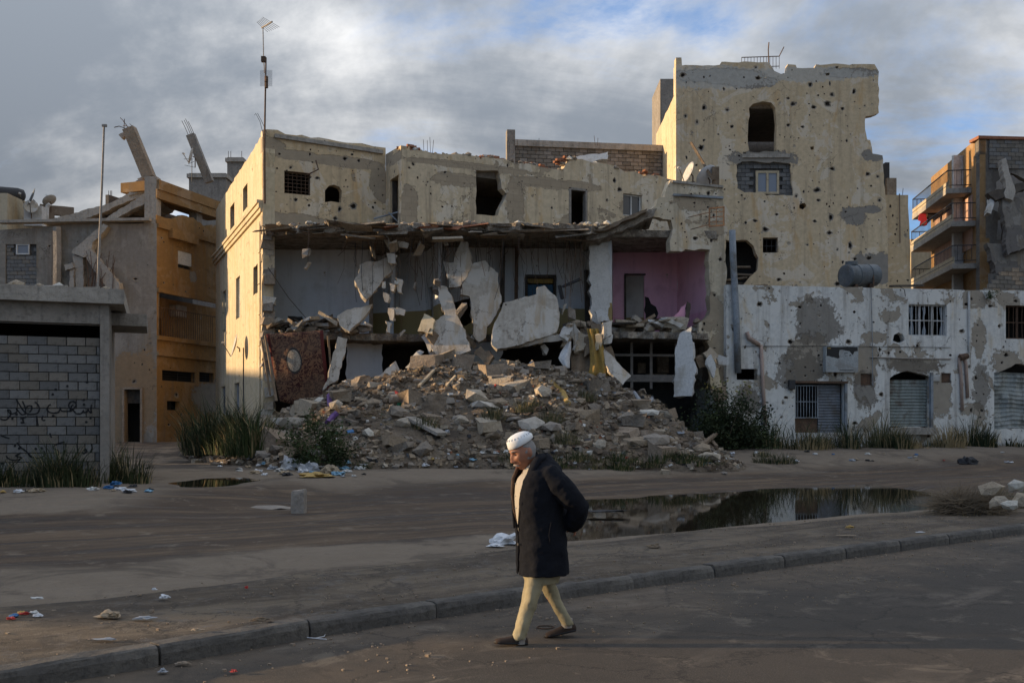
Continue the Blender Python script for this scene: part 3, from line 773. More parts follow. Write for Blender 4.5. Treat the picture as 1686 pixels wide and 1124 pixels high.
# jog between the wings
zt = pJ.sz(650, 247)[1]
d = quad_px(pJ, 642, 292, 656.5, 366)
wall('front_wall', pJ, [(0, ZF2 - .1), (pJ.L, ZF2 - .1), (pJ.L, zt), (0.02, zt + .1)], [rect(d[0], ZF2 + .1, d[2], d[3])], .4, M['cream_up'], main)
m = MB(); m.box((d[0] + .05, .2, (ZF2 + .1 + d[3]) / 2), (.09, .2, d[3] - ZF2 - .15)); m.box((d[2] - .05, .2, (ZF2 + .1 + d[3]) / 2), (.09, .2, d[3] - ZF2 - .15)); m.build('door_frame', M['timber_dark'], main, M=pJ.M)
# upper storey, middle and right part
tp = [(1110, 297), (1094, 293), (1076, 288), (1060, 290), (1046, 282), (1029, 283), (1015, 274), (1000, 270), (975, 268), (958, 262), (941, 262), (932, 270), (926, 281), (905, 277), (880, 272), (862, 268), (850, 270), (832, 262), (817, 261), (790, 259), (765, 255), (740, 254), (700, 249), (662, 246)]
outer = [(0, ZF2 - .1), (pM.L, ZF2 - .1)] + ragl(pM.poly(tp), .3, .05, 4)
op = rag(pM.poly([(784, 353), (820, 355), (823, 343), (832, 327), (834, 319), (826, 310), (825, 298), (820, 281), (784, 280)]), .3, .05, 6)
dr = quad_px(pM, 937, 310, 967, 374); wn = quad_px(pM, 1026, 320, 1057, 356)
M['cream_mid'] = plaster('cream_mid', (.64, .515, .345), (.59, .465, .30), PEEL, .57, ((1.1, .12), (2.5, .12), (4.5, .1)), .65,
    blobs=[(2.4, 12.2, 1.1, .3), (.35, 10.9, .4, .9), (5.25, 11.5, .45, 1.2), (6.6, 12.5, 1.4, .25), (3.2, 12.85, 3.4, .15), (8.4, 12.5, 1.0, .25), (4.9, 10.2, .7, .22)], fuzz=.45, stone=True)
wall('front_wall', pM, outer, [op, rect(dr[0], ZF2 + .02, dr[2], dr[3]), rect(*wn)], .42, M['cream_mid'], main, wob=.01, pits=(62, .025, .14, 12))
frame_window(pM, wn, main, M['white_paint'], M['glass'], .16, .07, (1,), trans=())
m = MB(); x0, z0, x1, z1 = dr; m.box((x0 + .05, .1, (ZF2 + z1) / 2), (.1, .25, z1 - ZF2 - .1)); m.box((x1 - .05, .1, (ZF2 + z1) / 2), (.1, .25, z1 - ZF2 - .1)); m.box(((x0 + x1) / 2, .1, z1 - .05), (x1 - x0 - .2, .25, .1)); m.build('door_frame', M['concrete_dark'], main, M=pM.M)
# broken red bricks and stones along the parapet
bk = MB().box((0, 0, 0), (.25, .13, .09)).mesh('brick', M['brick_red'])
for (u0, v0, u1, v1, n) in ((662, 243, 692, 241, 12), (786, 257, 835, 261, 12), (862, 268, 905, 275, 8), (918, 266, 938, 258, 8), (1060, 283, 1090, 288, 8)):
    for i in range(n):
        t = i / n; s_, z_ = pM.sz(u0 + (u1 - u0) * t, v0 + (v1 - v0) * t)
        o = bpy.data.objects.new('brick', bk); reg(o, main, pM.M @ Matrix.Translation((s_ + rnd.uniform(-.05, .05), rnd.uniform(.08, .32), z_ + rnd.uniform(-.1, .10))) @ Matrix.Rotation(rnd.uniform(-.6, .6), 4, 'Z') @ Matrix.Rotation(rnd.uniform(-.3, .3), 4, 'X'))
pst = [rock_mesh(400 + i) for i in range(4)]
for i in range(4): pst[i].materials.append(M[('stone', 'stone_pale', 'stone_grey', 'stone_brown')[i]])
for i in range(60):
    u = rnd.uniform(664, 1100); v = pw([(660, 245), (740, 253), (817, 260), (926, 279), (934, 262), (960, 261), (1029, 281), (1110, 295)], u)
    s_, z_ = pM.sz(u, v); sc = rnd.uniform(.14, .38)
    o = bpy.data.objects.new('loose_stone', pst[rnd.randrange(4)]); reg(o, main, pM.M @ Matrix.Translation((s_, rnd.uniform(.05, .4), z_ + sc * .1)) @ Matrix.Rotation(rnd.uniform(0, 6), 4, 'Z') @ Matrix.Scale(sc, 4))
chunk('parapet_slab', [(945, 258), (1001, 250), (1000, 262), (950, 268)], 44.6, (0, -1, .35), .5, M['white_paint'], main, 3)
# roof and rear walls of the upper storey
back = [A + pU.n * 9 + pU.d * .3, E + pU.n * 6]
plan_slab('roof', [A + Vector((.3, .35)), J1 + Vector((.3, .3)), J2 + Vector((.3, .45)), E + Vector((-.2, .35)), E + Vector((-1.6, 6)), B + Vector((5.5, 4)), B + Vector((.3, .1))], 12.55, 12.8, M['concrete_dark'], main)
for a_, b_ in ((B + Vector((.1, .2)), B + Vector((6, 3.5))), (B + Vector((6, 3.5)), E + Vector((-1.2, 6.2)))):
    p_ = Pl(a_, b_); wall('rear_wall', p_, rect(0, .5, p_.L, 13.3), [], .3, M['room_grey'], main)
p_ = Pl(E + Vector((-.1, .5)), E + Vector((-1.2, 6.2))); wall('party_wall', p_, rect(0, .5, p_.L, 12.9), [], .3, M['concrete_dark'], main)
p_ = Pl(PX(600, 44.2), PX(1085, 48.2)); wall('partition_wall', p_, rect(0, ZF2, p_.L, 12.5), [], .15, M['dark_room'], main)
# floor slabs (torn front edges)
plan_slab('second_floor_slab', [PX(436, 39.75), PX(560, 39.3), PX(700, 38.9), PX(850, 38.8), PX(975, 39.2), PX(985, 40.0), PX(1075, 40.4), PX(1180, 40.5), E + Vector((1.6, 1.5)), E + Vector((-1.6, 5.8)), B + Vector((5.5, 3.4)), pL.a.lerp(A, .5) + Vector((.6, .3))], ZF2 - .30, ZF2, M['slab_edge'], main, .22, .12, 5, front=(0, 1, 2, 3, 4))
r = random.Random(31)
for i in range(46):            # splintered layers on the torn edge
    u = r.uniform(440, 985); D = 38.75 + r.uniform(0, .7) + (.5 if u < 560 else 0); v = r.uniform(368, 392) + (u - 440) * .012
    w = r.uniform(.5, 1.9); c = P(u, v, D); m = MB(); th = r.uniform(.03, .10)
    m.box((0, 0, 0), (w, r.uniform(.25, .6), th)); m.v = [(x + r.uniform(-.12, .12), y + r.uniform(-.12, .12), z + r.uniform(-.03, .03)) for x, y, z in m.v]
    m.build('slab_fragment', M[r.choice(['slab_edge', 'stone', 'timber', 'stone_brown', 'slab_edge', 'brick_red' if r.random() < .35 else 'slab_edge'])], main, M=Matrix.Translation(c) @ Matrix.Rotation(r.uniform(-.14, .14), 4, 'Y') @ Matrix.Rotation(r.uniform(-.35, .3), 4, 'X'))
for i in range(70):
    u = r.uniform(445, 1010); sc = r.uniform(.12, .42); D = r.uniform(39.1, 40.2)
    c = P(u, 370, D); c.z = ZF2 + sc * .18
    o = bpy.data.objects.new('loose_stone', pst[r.randrange(4)]); reg(o, main, Matrix.Translation(c) @ Matrix.Rotation(r.uniform(0, 6), 4, 'Z') @ Matrix.Scale(sc, 4))
chunk('tilted_slab', [(962, 388), (1000, 376), (1040, 358), (1068, 345), (1082, 343), (1076, 356), (1050, 368), (1010, 384), (985, 394), (965, 396)], 39.8, (.0, -1, .1), 1.6, M['slab_edge'], main, 9, .25, .04)
chunk('tilted_slab', [(966, 383), (1005, 370), (1040, 353), (1066, 343), (1064, 349), (1035, 361), (1003, 377)], 39.5, (.0, -1, .1), 1.4, M['timber'], main, 12, .25, .03)
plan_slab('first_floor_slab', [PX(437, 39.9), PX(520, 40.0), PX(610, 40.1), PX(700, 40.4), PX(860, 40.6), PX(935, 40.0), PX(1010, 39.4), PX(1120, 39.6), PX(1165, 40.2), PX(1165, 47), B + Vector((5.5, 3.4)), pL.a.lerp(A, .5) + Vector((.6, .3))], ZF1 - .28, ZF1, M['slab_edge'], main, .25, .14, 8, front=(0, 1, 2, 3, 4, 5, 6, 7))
# first-floor rooms: rear walls and partitions
p1 = Pl(PX(438, 43.2), PX(604, 43.2)); wall('rear_wall', p1, rect(-.15, ZF1 - .1, p1.L, ZF2 - .2), [], .2, M['room_grey'], main)
p3 = Pl(PX(637, 44.4), PX(702, 43.6)); wall('rear_wall', p3, rect(-.9, ZF1 - .1, p3.L, ZF2 - .2), [], .2, M['room_white'], main)
p3b = Pl(PX(702, 43.6), PX(722, 41.2)); d = quad_px(p3b, 704, 452, 714, 556)
wall('partition_wall', p3b, rect(0, ZF1 - .1, p3b.L, ZF2 - .2), [rect(.35, ZF1 + .02, 1.25, ZF1 + 2.3)], .16, M['room_white'], main)
p4 = Pl(PX(716, 42.6), PX(975, 43.0)); d4 = quad_px(p4, 868, 457, 912, 520)
hole = rag(p4.poly([(735, 500), (778, 490), (776, 530), (740, 545)]), .3, .06, 3)
wall('rear_wall', p4, rect(0, ZF1 - .1, p4.L, ZF2 - .2), [rect(d4[0], ZF1 + .03, d4[2], d4[3]), hole], .2, M['room_white'], main)
fw_ = MB(); x0, x1, z1 = d4[0], d4[2], d4[3]
for a, b, c, d in ((x0 - .1, ZF1, x0 + .02, z1), (x1 - .02, ZF1, x1 + .1, z1), (x0 - .1, z1 - .02, x1 + .1, z1 + .12)): fw_.box(((a + c) / 2, -.02, (b + d) / 2), (c - a - .002, .1, d - b - .002))
df = fw_.build('door_frame', M['timber_dark'], main, M=p4.M)
dm = MB().box(((x0 + x1) / 2, .12, (ZF1 + z1) / 2 - .12), (x1 - x0 - .05, .05, z1 - ZF1 - .35)); dd = dm.build('door', M['blue_door'], main, M=p4.M); dd['label'] = 'blue painted door behind the hanging slabs'
MB().box(((x0 + x1) / 2, .12, z1 - .14), (x1 - x0 - .05, .05, .2)).build('transom_panel', M['curtain'], dd, M=p4.M)
# pale columns of plaster and posts in front of the rear wall
for (u, w, va, vb, mt) in ((717, .22, 392, 540, 'concrete'), (828, .2, 392, 505, 'timber_dark'), (851, .16, 392, 500, 'rust'), (966, .22, 445, 530, 'timber_dark')):
    a = P(u, va, 42.4); b = P(u + rnd.uniform(-2, 2), vb, 42.3); MB().bar(b, a, w, w).build('post', M[mt], main)
p5 = Pl(PX(973, 40.6), PX(1003, 40.7)); wall('pier', p5, rag([(.05, ZF1 - .05), (p5.L, ZF1), (p5.L, ZF2 - .25), (-.1, ZF2 - .25)], .25, .06, 5), [], .3, M['room_white_plain'] if 'room_white_plain' in M else M['white_paint'], main, wob=.03)
p6 = Pl(PX(1003, 43.8), PX(1115, 43.8)); d6 = quad_px(p6, 1030, 453, 1061, 531)
hole = rag(p6.poly([(1061.5, 532), (1061.5, 488), (1068, 490), (1072, 500), (1080, 505), (1084, 516), (1081, 524), (1089, 532)]), .2, .04, 3)
wall('rear_wall', p6, rect(-.6, ZF1 - .1, p6.L, ZF2 - .1), [rect(d6[0], ZF1 + .02, d6[2] - .01, d6[3])], .18, M['room_pink'], main)
ho = [(x, max(z, ZF1 + .05)) for x, z in hole]; extrude(ho, [], -.012, .02).build('hole_shade_plate', M['void'], main, M=p6.M)  # near-black plate on the wall face paints the shade of a hole
m = MB(); m.box((d6[0] - .02, -.01, (ZF1 + d6[3]) / 2), (.09, .1, d6[3] - ZF1)); m.box(((d6[0] + d6[2]) / 2, -.01, d6[3] + .03), (d6[2] - d6[0] + .1, .1, .07)); m.build('door_frame', M['timber_dark'], main, M=p6.M)
pd = Pl(PX(1020, 46.5), PX(1090, 46.5)); wall('rear_wall', pd, rect(-2, ZF1, pd.L + 2, ZF2), [], .2, M['room_white'], main)
p7 = Pl(PX(1115, 43.8), PX(1164, 41.05)); wall('side_partition', p7, rag(rect(0, ZF1 - .1, p7.L, ZF2 - .1), .4, .05, 4), [], .25, M['room_pink'], main)
p8 = Pl(PX(1003, 43.8), PX(1001, 40.9)); wall('side_partition', p8, rect(0, ZF1, p8.L, ZF2 - .2), [], .16, M['room_white'], main)
p9_ = Pl(PX(640, 44.3), PX(645, 42.6)); wall('side_partition', p9_, rect(0, ZF1, p9_.L, ZF2 - .2), [rect(.8, ZF1 + .03, 1.9, ZF1 + 2.3)], .16, M['room_grey'], main)
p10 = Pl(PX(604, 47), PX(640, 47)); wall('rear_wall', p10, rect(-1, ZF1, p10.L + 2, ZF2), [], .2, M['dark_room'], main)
p11 = Pl(PX(606, 45.5), PX(604, 43.2)); wall('side_partition', p11, rect(0, ZF1, p11.L, ZF2 - .2), [], .16, M['room_grey'], main)
MB().bar(P(611, 560, 42), P(611, 470, 42), .16, .12).build('door_post', M['timber'], main)
# right-hand front wall with its broken parapet
pR = Pl(PX(1068, 40.0), PX(1200, 40.7))
ol = [(1104, 297), (1190, 306), (1191, 374), (1195, 420), (1196, 480), (1203, 560), (1210, 640), (1214, 712), (1192, 712), (1187, 650), (1178, 600), (1166, 566), (1150, 548), (1151, 532), (1168, 518), (1170, 480), (1166, 430), (1169, 411), (1128, 410), (1124, 414), (1104, 413), (1103, 398), (1108, 376), (1105, 362), (1073, 357), (1070, 346), (1081, 337), (1083, 327), (1094, 324), (1097, 312)]
M['cream_right'] = plaster('cream_right', (.64, .535, .38), (.58, .475, .325), PEEL, .58, ((1.2, .15), (2.4, .13), (4.5, .1)), .55,
    blobs=[(2.0, 11.0, 1.0, .35), (3.0, 10.0, .5, .3), (2.8, 6.4, .5, .8), (3.1, 4.5, .5, 1.4)], fuzz=.6)
wall('front_wall', pR, rag(pR.poly(ol), .28, .05, 9), [], .42, M['cream_right'], main, wob=.03, pits=(42, .025, .15, 13))
m = MB(); m.bar(pR.w(*pR.sz(1108, 321), -.03), pR.w(*pR.sz(1190, 326), -.03), .1, .09); m.build('parapet_ledge', M['grey_metal'], main)
m = MB(); m.bar(pR.w(*pR.sz(1106, 299), .2), pR.w(*pR.sz(1190, 308), .2), .55, .1); m.build('coping', M['concrete'], main)
for i in range(26):   # torn masonry around the standing pier
    t = i / 26; u = pw([(0, 1150), (.25, 1172), (.6, 1182), (1, 1200)], t) + rnd.uniform(-8, 6); v = 528 + t * 170
    s_, z_ = pR.sz(u, v); sc = rnd.uniform(.3, .62)
    o = bpy.data.objects.new('masonry_stone', pst[rnd.randrange(4)]); reg(o, main, pR.M @ Matrix.Translation((s_, rnd.uniform(.1, .5), z_)) @ Matrix.Rotation(rnd.uniform(0, 6), 4, 'Z') @ Matrix.Scale(sc, 4))
# window grille torn off its wall
g0 = Pl(PX(1164, 39.3), PX(1194, 39.0)); bx_ = quad_px(g0, 1167, 341, 1193, 373)
gr = grille(g0, bx_, main, M['rust'], 2, 4, .0, .03, 'torn_grille')
for dv in (358, 378): MB().tube([P(1133 + (dv - 358) * .2, dv, 39.6), P(1167, dv - 8, 39.3)], .02, 4).build('bar', M['rust'], gr)
# ground floor: rear wall, posts, broken shop front
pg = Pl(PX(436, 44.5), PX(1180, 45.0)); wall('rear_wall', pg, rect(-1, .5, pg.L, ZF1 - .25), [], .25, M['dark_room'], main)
pg2 = Pl(PX(570, 41.6), PX(630, 41.8)); wall('partition_wall', pg2, rag(rect(0, .5, pg2.L, ZF1 - .3), .3, .06, 3), [], .3, M['room_grey'], main)
pg3 = Pl(PX(706, 40.6), PX(828, 40.9)); wall('partition_wall', pg3, rag([(0, .5), (pg3.L - .8, .5), (pg3.L - .4, 2.6), (pg3.L, ZF1 - .5), (pg3.L - .2, ZF1 - .3), (0, ZF1 - .3)], .3, .06, 3), [], .3, M['room_white_low'] if 'room_white_low' in M else M['white_paint'], main)
m = MB()
for u in (996, 1040, 1072, 1113): m.bar(P(u, 640, 41.2), P(u, 556, 41.2), .11, .09)
for v in (560, 584, 622): m.bar(P(993, v, 41.15), P(1116, v + 1, 41.15), .07, .1 if v != 622 else .3)
m.build('shop_front_frame', M['rust_pale'], main)
for (u, v, w, h) in ((1012, 604, .45, .5), (1056, 606, .35, .45), (1091, 600, .5, .75), (1020, 618, .8, .12), (1080, 617, .9, .1)):
    MB().box(P(u, v, 43.0), (w, .3, h)).build('shelf_board', M['timber'], main)
# hanging reinforcement bars of the torn ceiling
r = random.Random(12)
for i in range(120):
    u = r.choice([r.uniform(690, 830), r.uniform(835, 965), r.uniform(560, 700), r.uniform(690, 965)]); D = r.uniform(39.2, 41.8); L_ = r.uniform(.6, 3.0)
    a = P(u, 388, D); a.z = ZF2 - .15; k = r.uniform(-.12, .12)
    rebar(main, [a, a + Vector((k * .3 + r.uniform(-.05, .05), 0, -L_ * .35)), a + Vector((k + r.uniform(-.08, .08), r.uniform(-.1, .1), -L_ * .7)), a + Vector((k * 2 + r.uniform(-.2, .2), r.uniform(-.2, .1), -L_))], r.uniform(.008, .014), 'rust' if r.random() < .7 else 'iron')
MB().tube([P(441, 440, 39.6), P(475, 490, 39.9), P(516, 538, 40.1)], .018, 5).build('cable', M['iron'], main)
MB().bar(P(926, 472, 40.2), P(956, 459, 39.9), .11, .09).build('broken_beam', M['iron'], main)
MB().bar(P(921, 470, 40.2), P(926, 492, 40.1), .13, .11).build('broken_beam', M['iron'], main)
# scrap aerials and rebar stubs on the roof edge
for u in (698, 704, 709, 712, 835, 838, 846, 853, 883): MB().tube([P(u, 252, 44), P(u + rnd.uniform(-2, 2), 230 + rnd.uniform(-4, 6), 44)], .013, 4).build('rebar', M['rust'], main)
MB().tube([P(437, 236, 40), P(428, 200, 39.9), P(421, 187, 39.9), P(419, 190, 39.9)], .012, 4).build('rebar', M['iron'], main)
MB().tube([P(440, 220, 40), P(430, 198, 39.9), P(424, 187, 39.9)], .012, 4).build('rebar', M['iron'], main)
for (a, b) in (((616, 360, 41.2), (657, 349, 41.0)), ((640, 350, 41.0), (656, 366, 41.0))): MB().bar(P(*a), P(*b), .09, .05).build('loose_rail', M['grey_metal'], main)
# ------------------------------------------------------------------ the pockmarked tower
tower = thing('tower_block', 'tall cream house wall riddled with shell holes, window bricked up in grey block', 'building', (13, 49, .9))
pT = Pl(PX(1113, 47), PX(1463, 47))
ol = [(1463, 480), (1462, 400), (1458, 330), (1455, 300), (1453, 256), (1436, 253), (1431, 240), (1426, 220), (1424, 200), (1425, 192), (1438, 190), (1447, 186), (1447, 118), (1440, 106), (1344, 106), (1341, 112), (1312, 112), (1310, 107), (1297, 106), (1295, 120), (1286, 122), (1275, 117), (1266, 103), (1188, 102), (1185, 107), (1123, 108), (1122, 95), (1113, 95), (1113, 480)]
def rough_right(p, q): return p.x < 9.0 and q.x < 9.0
ou = pT.poly(ol); ou[0] = (ou[0][0], .6); ou[-1] = (ou[-1][0], .6)
ou = rag(ou, .25, .035, 21, skip=lambda p, q: (p.x < 1 and q.x < 1) or (p.y < 9 and q.y < 9) or (p.y < 1 or q.y < 1))
tw = rag(pT.poly([(1234, 250), (1278, 250), (1279, 215), (1277, 178), (1270, 169), (1256, 167), (1240, 171), (1233, 178), (1232, 200), (1231, 225)]), .3, .06, 2)
inf = rag(pT.poly([(1214, 310), (1212, 290), (1213, 271), (1222, 266), (1240, 265), (1302, 270), (1303, 300), (1306, 322), (1262, 322), (1256, 317), (1226, 317)]), .25, .05, 4)
sm = quad_px(pT, 1256, 391, 1281, 416)
lo = rag(pT.poly([(1195, 480), (1195, 395), (1230, 395), (1241, 405), (1249, 425), (1247, 445), (1236, 455), (1230, 462), (1220, 474)]), .3, .06, 6)
sp = [rag(pT.poly(q), .12, .02, 8) for q in ([(1316, 337), (1325, 334), (1328, 339), (1322, 345), (1316, 343)], [(1334, 242), (1340, 241), (1340, 246), (1335, 247)], [(1375, 110), (1380, 109), (1380, 113), (1376, 113)], [(1359, 121), (1366, 120), (1366, 124), (1360, 125)])]
def tx(u, v): return pT.sz(u, v)
M['tower_plaster'] = plaster('tower_plaster', (.63, .485, .305), (.58, .445, .275), (.25, .22, .18), .69, ((.9, .13), (1.5, .13), (2.6, .12), (4.6, .11)), .4,
    blobs=[(*tx(1255, 262), 1.6, .45), (*tx(1180, 125), 2.2, .35), (*tx(1235, 135), 1.2, .35), (*tx(1400, 120), 1.4, .25), (*tx(1405, 355), .7, .45), (*tx(1428, 345), .6, .2), (*tx(1440, 440), 1.3, .7), (*tx(1437, 255), .6, .3)], fuzz=.55,
    blobs2=[(*tx(1180, 128), 3.0, .55), (*tx(1330, 122), 3.2, .35)], blob2_c=(.44, .41, .35))
wall('front_wall', pT, ou, [tw, inf, rect(*sm), lo] + sp, .4, M['tower_plaster'], tower, wob=.02, pits=(235, .03, .19, 14, 3.2, 9))
# grey block infill with a small window
ib = pT.poly([(1208, 324), (1310, 262)]); wv = quad_px(pT, 1248, 283, 1281, 316)
wall('infill_backing', pT, rect(ib[0][0], ib[0][1], ib[1][0], ib[1][1]), [rect(*wv)], .12, M['mortar'], tower, y0=.26)
block_course_wall(pT, ib[0][0], ib[1][0], ib[0][1], ib[1][1], .4, .2, tower, [M['block%d' % i] for i in (0, 1, 2)], y=.16, depth=.1, seed=3, inside=lambda x, z: not (wv[0] - .22 < x < wv[2] + .22 and wv[1] - .1 < z < wv[3] + .1))
frame_window(pT, (wv[0] - .08, wv[1] - .08, wv[2] + .08, wv[3] + .08), tower, M['far_cream'], M['pale_glass'], .12, .11, (1,))
bb = quad_px(pT, 1222, 251, 1300, 263); m = MB(); m.box(((bb[0] + bb[2]) / 2, -.02, (bb[1] + bb[3]) / 2), (bb[2] - bb[0], .1, .18)); m.build('sill_slab', M['concrete'], tower, M=pT.M)
grille(pT, (sm[0], sm[1], sm[2], sm[3]), tower, M['iron'], 3, 2, .25, .03)
# left (sunlit) flank, stair tower and rear walls
pTl = Pl(Vector((pT.a.x + .003, 53.5)), pT.a + Vector((.003, .402)))
wall('side_wall', pTl, rag([(0, .6), (pTl.L, .6), (pTl.L, 17.9), (0, 17.75)], .35, .05, 3, skip=lambda p, q: p.x > 6 and q.x > 6), [], .35, M['cream_left'], tower)
MB().box((pT.a.x + .12, 47.35, 18.55), (.26, .6, 1.35)).build('corner_post', M['cream_left'], tower)
MB().box((pT.a.x + 2.1, 56.2, 10.9), (3.4, 3.2, 20.6)).build('stair_house', M['concrete_dark'], tower)
p_ = Pl(Vector((pT.a.x, 53.6)), Vector((pT.b.x, 53.6))); wall('rear_wall', p_, rect(.2, .6, pT.L - .4, 18.0), [], .3, M['concrete_dark'], tower)
p_ = Pl(pT.b + Vector((-.3, .4)), pT.b + Vector((-.3, 6.4))); wall('side_wall', p_, rag([(0, .6), (p_.L, .6), (p_.L, 17.0), (1.2, 16.0), (.6, 14.8), (0, 14.5)], .4, .06, 2, skip=lambda p, q: p.y < 1 or q.y < 1), [], .3, M['tower_plaster'], tower)
for z in (8.6, 11.4, 14.4, 17.4): MB().box((pT.a.x + pT.L / 2 - .3, 50.4, z), (pT.L - 1.0, 5.6, .3)).build('floor_slab', M['concrete_dark'], tower)
MB().box((pT.a.x + 3.8, 49.2, 9.2), (3.5, .4, 4.5)).build('partition_wall', M['dark_room'], tower)
for (u, v, w) in ((1214, 440, 1.4), (1222, 452, 1.7), (1208, 462, 1.5), (1232, 458, .9)): MB().bar(P(u - 12, v, 47.6), P(u + 22, v + rnd.uniform(-5, 5), 47.3), .4, .09).build('broken_board', M['timber'], tower)
# roof railing
rl = MB(); zt = pT.sz(1240, 94)[1]; a = P(1221, 95, 49); b = P(1283, 93, 49); c = P(1281, 112, 47.3)
rl.tube([a, b], .025, 5); rl.tube([a + Vector((0, 0, -.5)), b + Vector((0, 0, -.5))], .02, 5); rl.tube([b, b + Vector((-.1, -1.2, 0))], .025, 5)
ro = rl.build('roof_railing', M['rust'], tower)
for i in range(13): q = a.lerp(b, i / 12); MB().tube([q, q + Vector((0, 0, -.62))], .014, 4).build('bar', M['rust'], ro)
MB().tube([P(1266, 118, 48), P(1265, 82, 48), P(1266, 70, 48)], .028, 5).build('mast', M['rust'], tower)
# annex to the right
MB().box((pT.a.x + 6.4, 57.0, 7.3), (5.0, 6.6, 14.0)).build('rear_block', M['concrete_dark'], tower)  # unseen block added behind the tower to shade the lower balcony front
annex = thing('stair_annex', 'narrow brown pockmarked annex beside the tall shelled house', 'building', (19.5, 50, .9))
pA = Pl(PX(1455, 49.2), PX(1502, 49.2)); zt = pA.sz(1480, 321)[1]
wall('front_wall', pA, rag([(0, .6), (pA.L, .6), (pA.L - .05, 8.5), (pA.L - .2, zt), (0, zt)], .5, .03, 2, skip=lambda p, q: p.y < 1 or q.y < 1), [], .35, M['tower_plaster'], annex, pits=(26, .04, .14, 16))
MB().box((pA.a.x + pA.L / 2, 51.5, zt / 2), (pA.L - .3, 3.6, zt - .2)).build('core', M['far_brown'], annex)
MB().box((*PX(1465, 50), zt + .5), (.5, .5, 1.0)).build('roof_post', M['stone_brown'], annex)
MB().box((*PX(1458, 50.2), zt + .9), (.22, .5, 1.9)).build('roof_post', M['iron'], annex)
MB().tube([P(1485, 330, 49.5), P(1487, 310, 49.5)], .015, 4).build('rebar', M['rust'], annex)
MB().tube([P(1481, 319, 49.1), P(1482, 400, 49.1)], .03, 4).build('drain_pipe', M['far_brown'], annex)

# ------------------------------------------------------------------ unfinished concrete roof storey behind the main building
roofst = thing('concrete_roof_storey', 'bare concrete and block roof storey rising behind the ruined parapet', 'building', (4, 51, .9))
pB = Pl(PX(835, 50), PX(1112, 51.2)); b0 = pB.sz(970, 300)[1]; zt = pB.sz(970, 235)[1]
MB().box((pB.L / 2, .45, 6.2), (pB.L - .1, .5, 11.5)).build('lower_wall', M['concrete_dark'], roofst, M=pB.M)
MB().box((pB.L / 2, .2, zt - .15), (pB.L, .5, .32)).build('beam', M['concrete'], roofst, M=pB.M)
MB().box((pB.L - .25, .22, (zt + b0) / 2 - .2), (.52, .54, zt - b0 + 1.4)).build('column', M['concrete'], roofst, M=pB.M)
MB().box((.2, .22, (zt + b0) / 2 - .2), (.42, .54, zt - b0 + 1.4)).build('column', M['concrete_dark'], roofst, M=pB.M)
wall('backing', pB, rect(.41, 12.0, pB.L - .51, zt - .31), [], .1, M['mortar'], roofst, y0=.14)
block_course_wall(pB, .42, pB.L - .52, zt - .31 - 1.8, zt - .31, .42, .2, roofst, [M['block3'], M['block4'], M['concrete_dark']], y=.06, depth=.09, seed=9, gap=.02)
for u in (836, 839, 845, 887, 980, 984): MB().tube([P(u, 240, 50.2), P(u + rnd.uniform(-2, 2), 226 + rnd.uniform(-3, 3), 50.2)], .014, 4).build('rebar', M['rust'], roofst)

# ------------------------------------------------------------------ white shop building
shop = thing('white_shop_row', 'low white shop row scarred by shrapnel, with rusted roller shutters', 'building', (16, 43, .9))
pW = Pl(PX(1196, 40.35), PX(1800, 42.7))
def wq(*b): return quad_px(pW, *b)
ztop = pW.sz(1400, 473)[1]
w1 = wq(1496, 501, 1559, 553); w2 = wq(1656, 503, 1722, 558); s1 = wq(1309, 631, 1391, 712); s2 = wq(1465, 615, 1531, 703); s3 = wq(1637, 612, 1716, 706); v1 = wq(1417, 615, 1435, 634); v2 = wq(1550, 614, 1566, 630); bo = wq(1213, 607, 1247, 625)
s2 = (s2[0], s2[1], s2[2], s2[3]); 
hol = rag(pW.poly([(1470, 561), (1472, 551), (1480, 547), (1487, 551), (1490, 560), (1482, 565)]), .15, .03, 3)
s2h = rag([(s2[0], s2[1]), (s2[2], s2[1]), (s2[2], s2[3] - .12), (s2[2] - .5, s2[3] + .02), (s2[0] + .8, s2[3] + .12), (s2[0] + .2, s2[3] - .05), (s2[0], s2[3] - .2)], .25, .03, 5, skip=lambda p, q: abs(p.x - q.x) < .01)
s3h = rag([(s3[0], s3[1]), (s3[2], s3[1]), (s3[2], s3[3] + .3), (s3[0] + 1.0, s3[3] + .35), (s3[0] + .4, s3[3] + .05), (s3[0], s3[3] - .1)], .25, .05, 6, skip=lambda p, q: abs(p.x - q.x) < .01)
def wx_(u, v): return pW.sz(u, v)
M['shop_white'] = plaster('shop_white', (.70, .68, .62), (.65, .61, .53), (.33, .28, .215), .57, ((1.1, .12), (1.9, .13), (3.2, .12), (5.0, .1)), .65,
    blobs=[(*wx_(1335, 590), 1.0, 1.0), (*wx_(1500, 600), 1.3, .35), (*wx_(1548, 650), .55, 1.0), (*wx_(1425, 600), .6, .9), (*wx_(1612, 555), .35, .8), (*wx_(1440, 555), .6, .25), (*wx_(1660, 600), .8, .6)],
    blobs2=[(*wx_(1347, 520), .95, .75), (*wx_(1347, 548), 1.05, .45), (*wx_(1320, 610), 1.2, .8), (*wx_(1425, 640), .5, .9), (*wx_(1500, 605), 1.5, .3), (*wx_(1230, 660), .6, .6), (*wx_(1615, 640), .4, 1.0)], blob2_c=(.155, .13, .10), fuzz=.6, pscale=.75)
holes = [rect(*w1), rect(*w2), rect(*s1), s2h, s3h, rect(*v1), rect(*v2), rect(*bo), hol]
to = [(pW.L, ztop + .02)] + [(pW.L * (1 - k / 40), ztop + .05 * nz(k, 3, 1, .4)) for k in range(1, 40)] + [(0, ztop)]
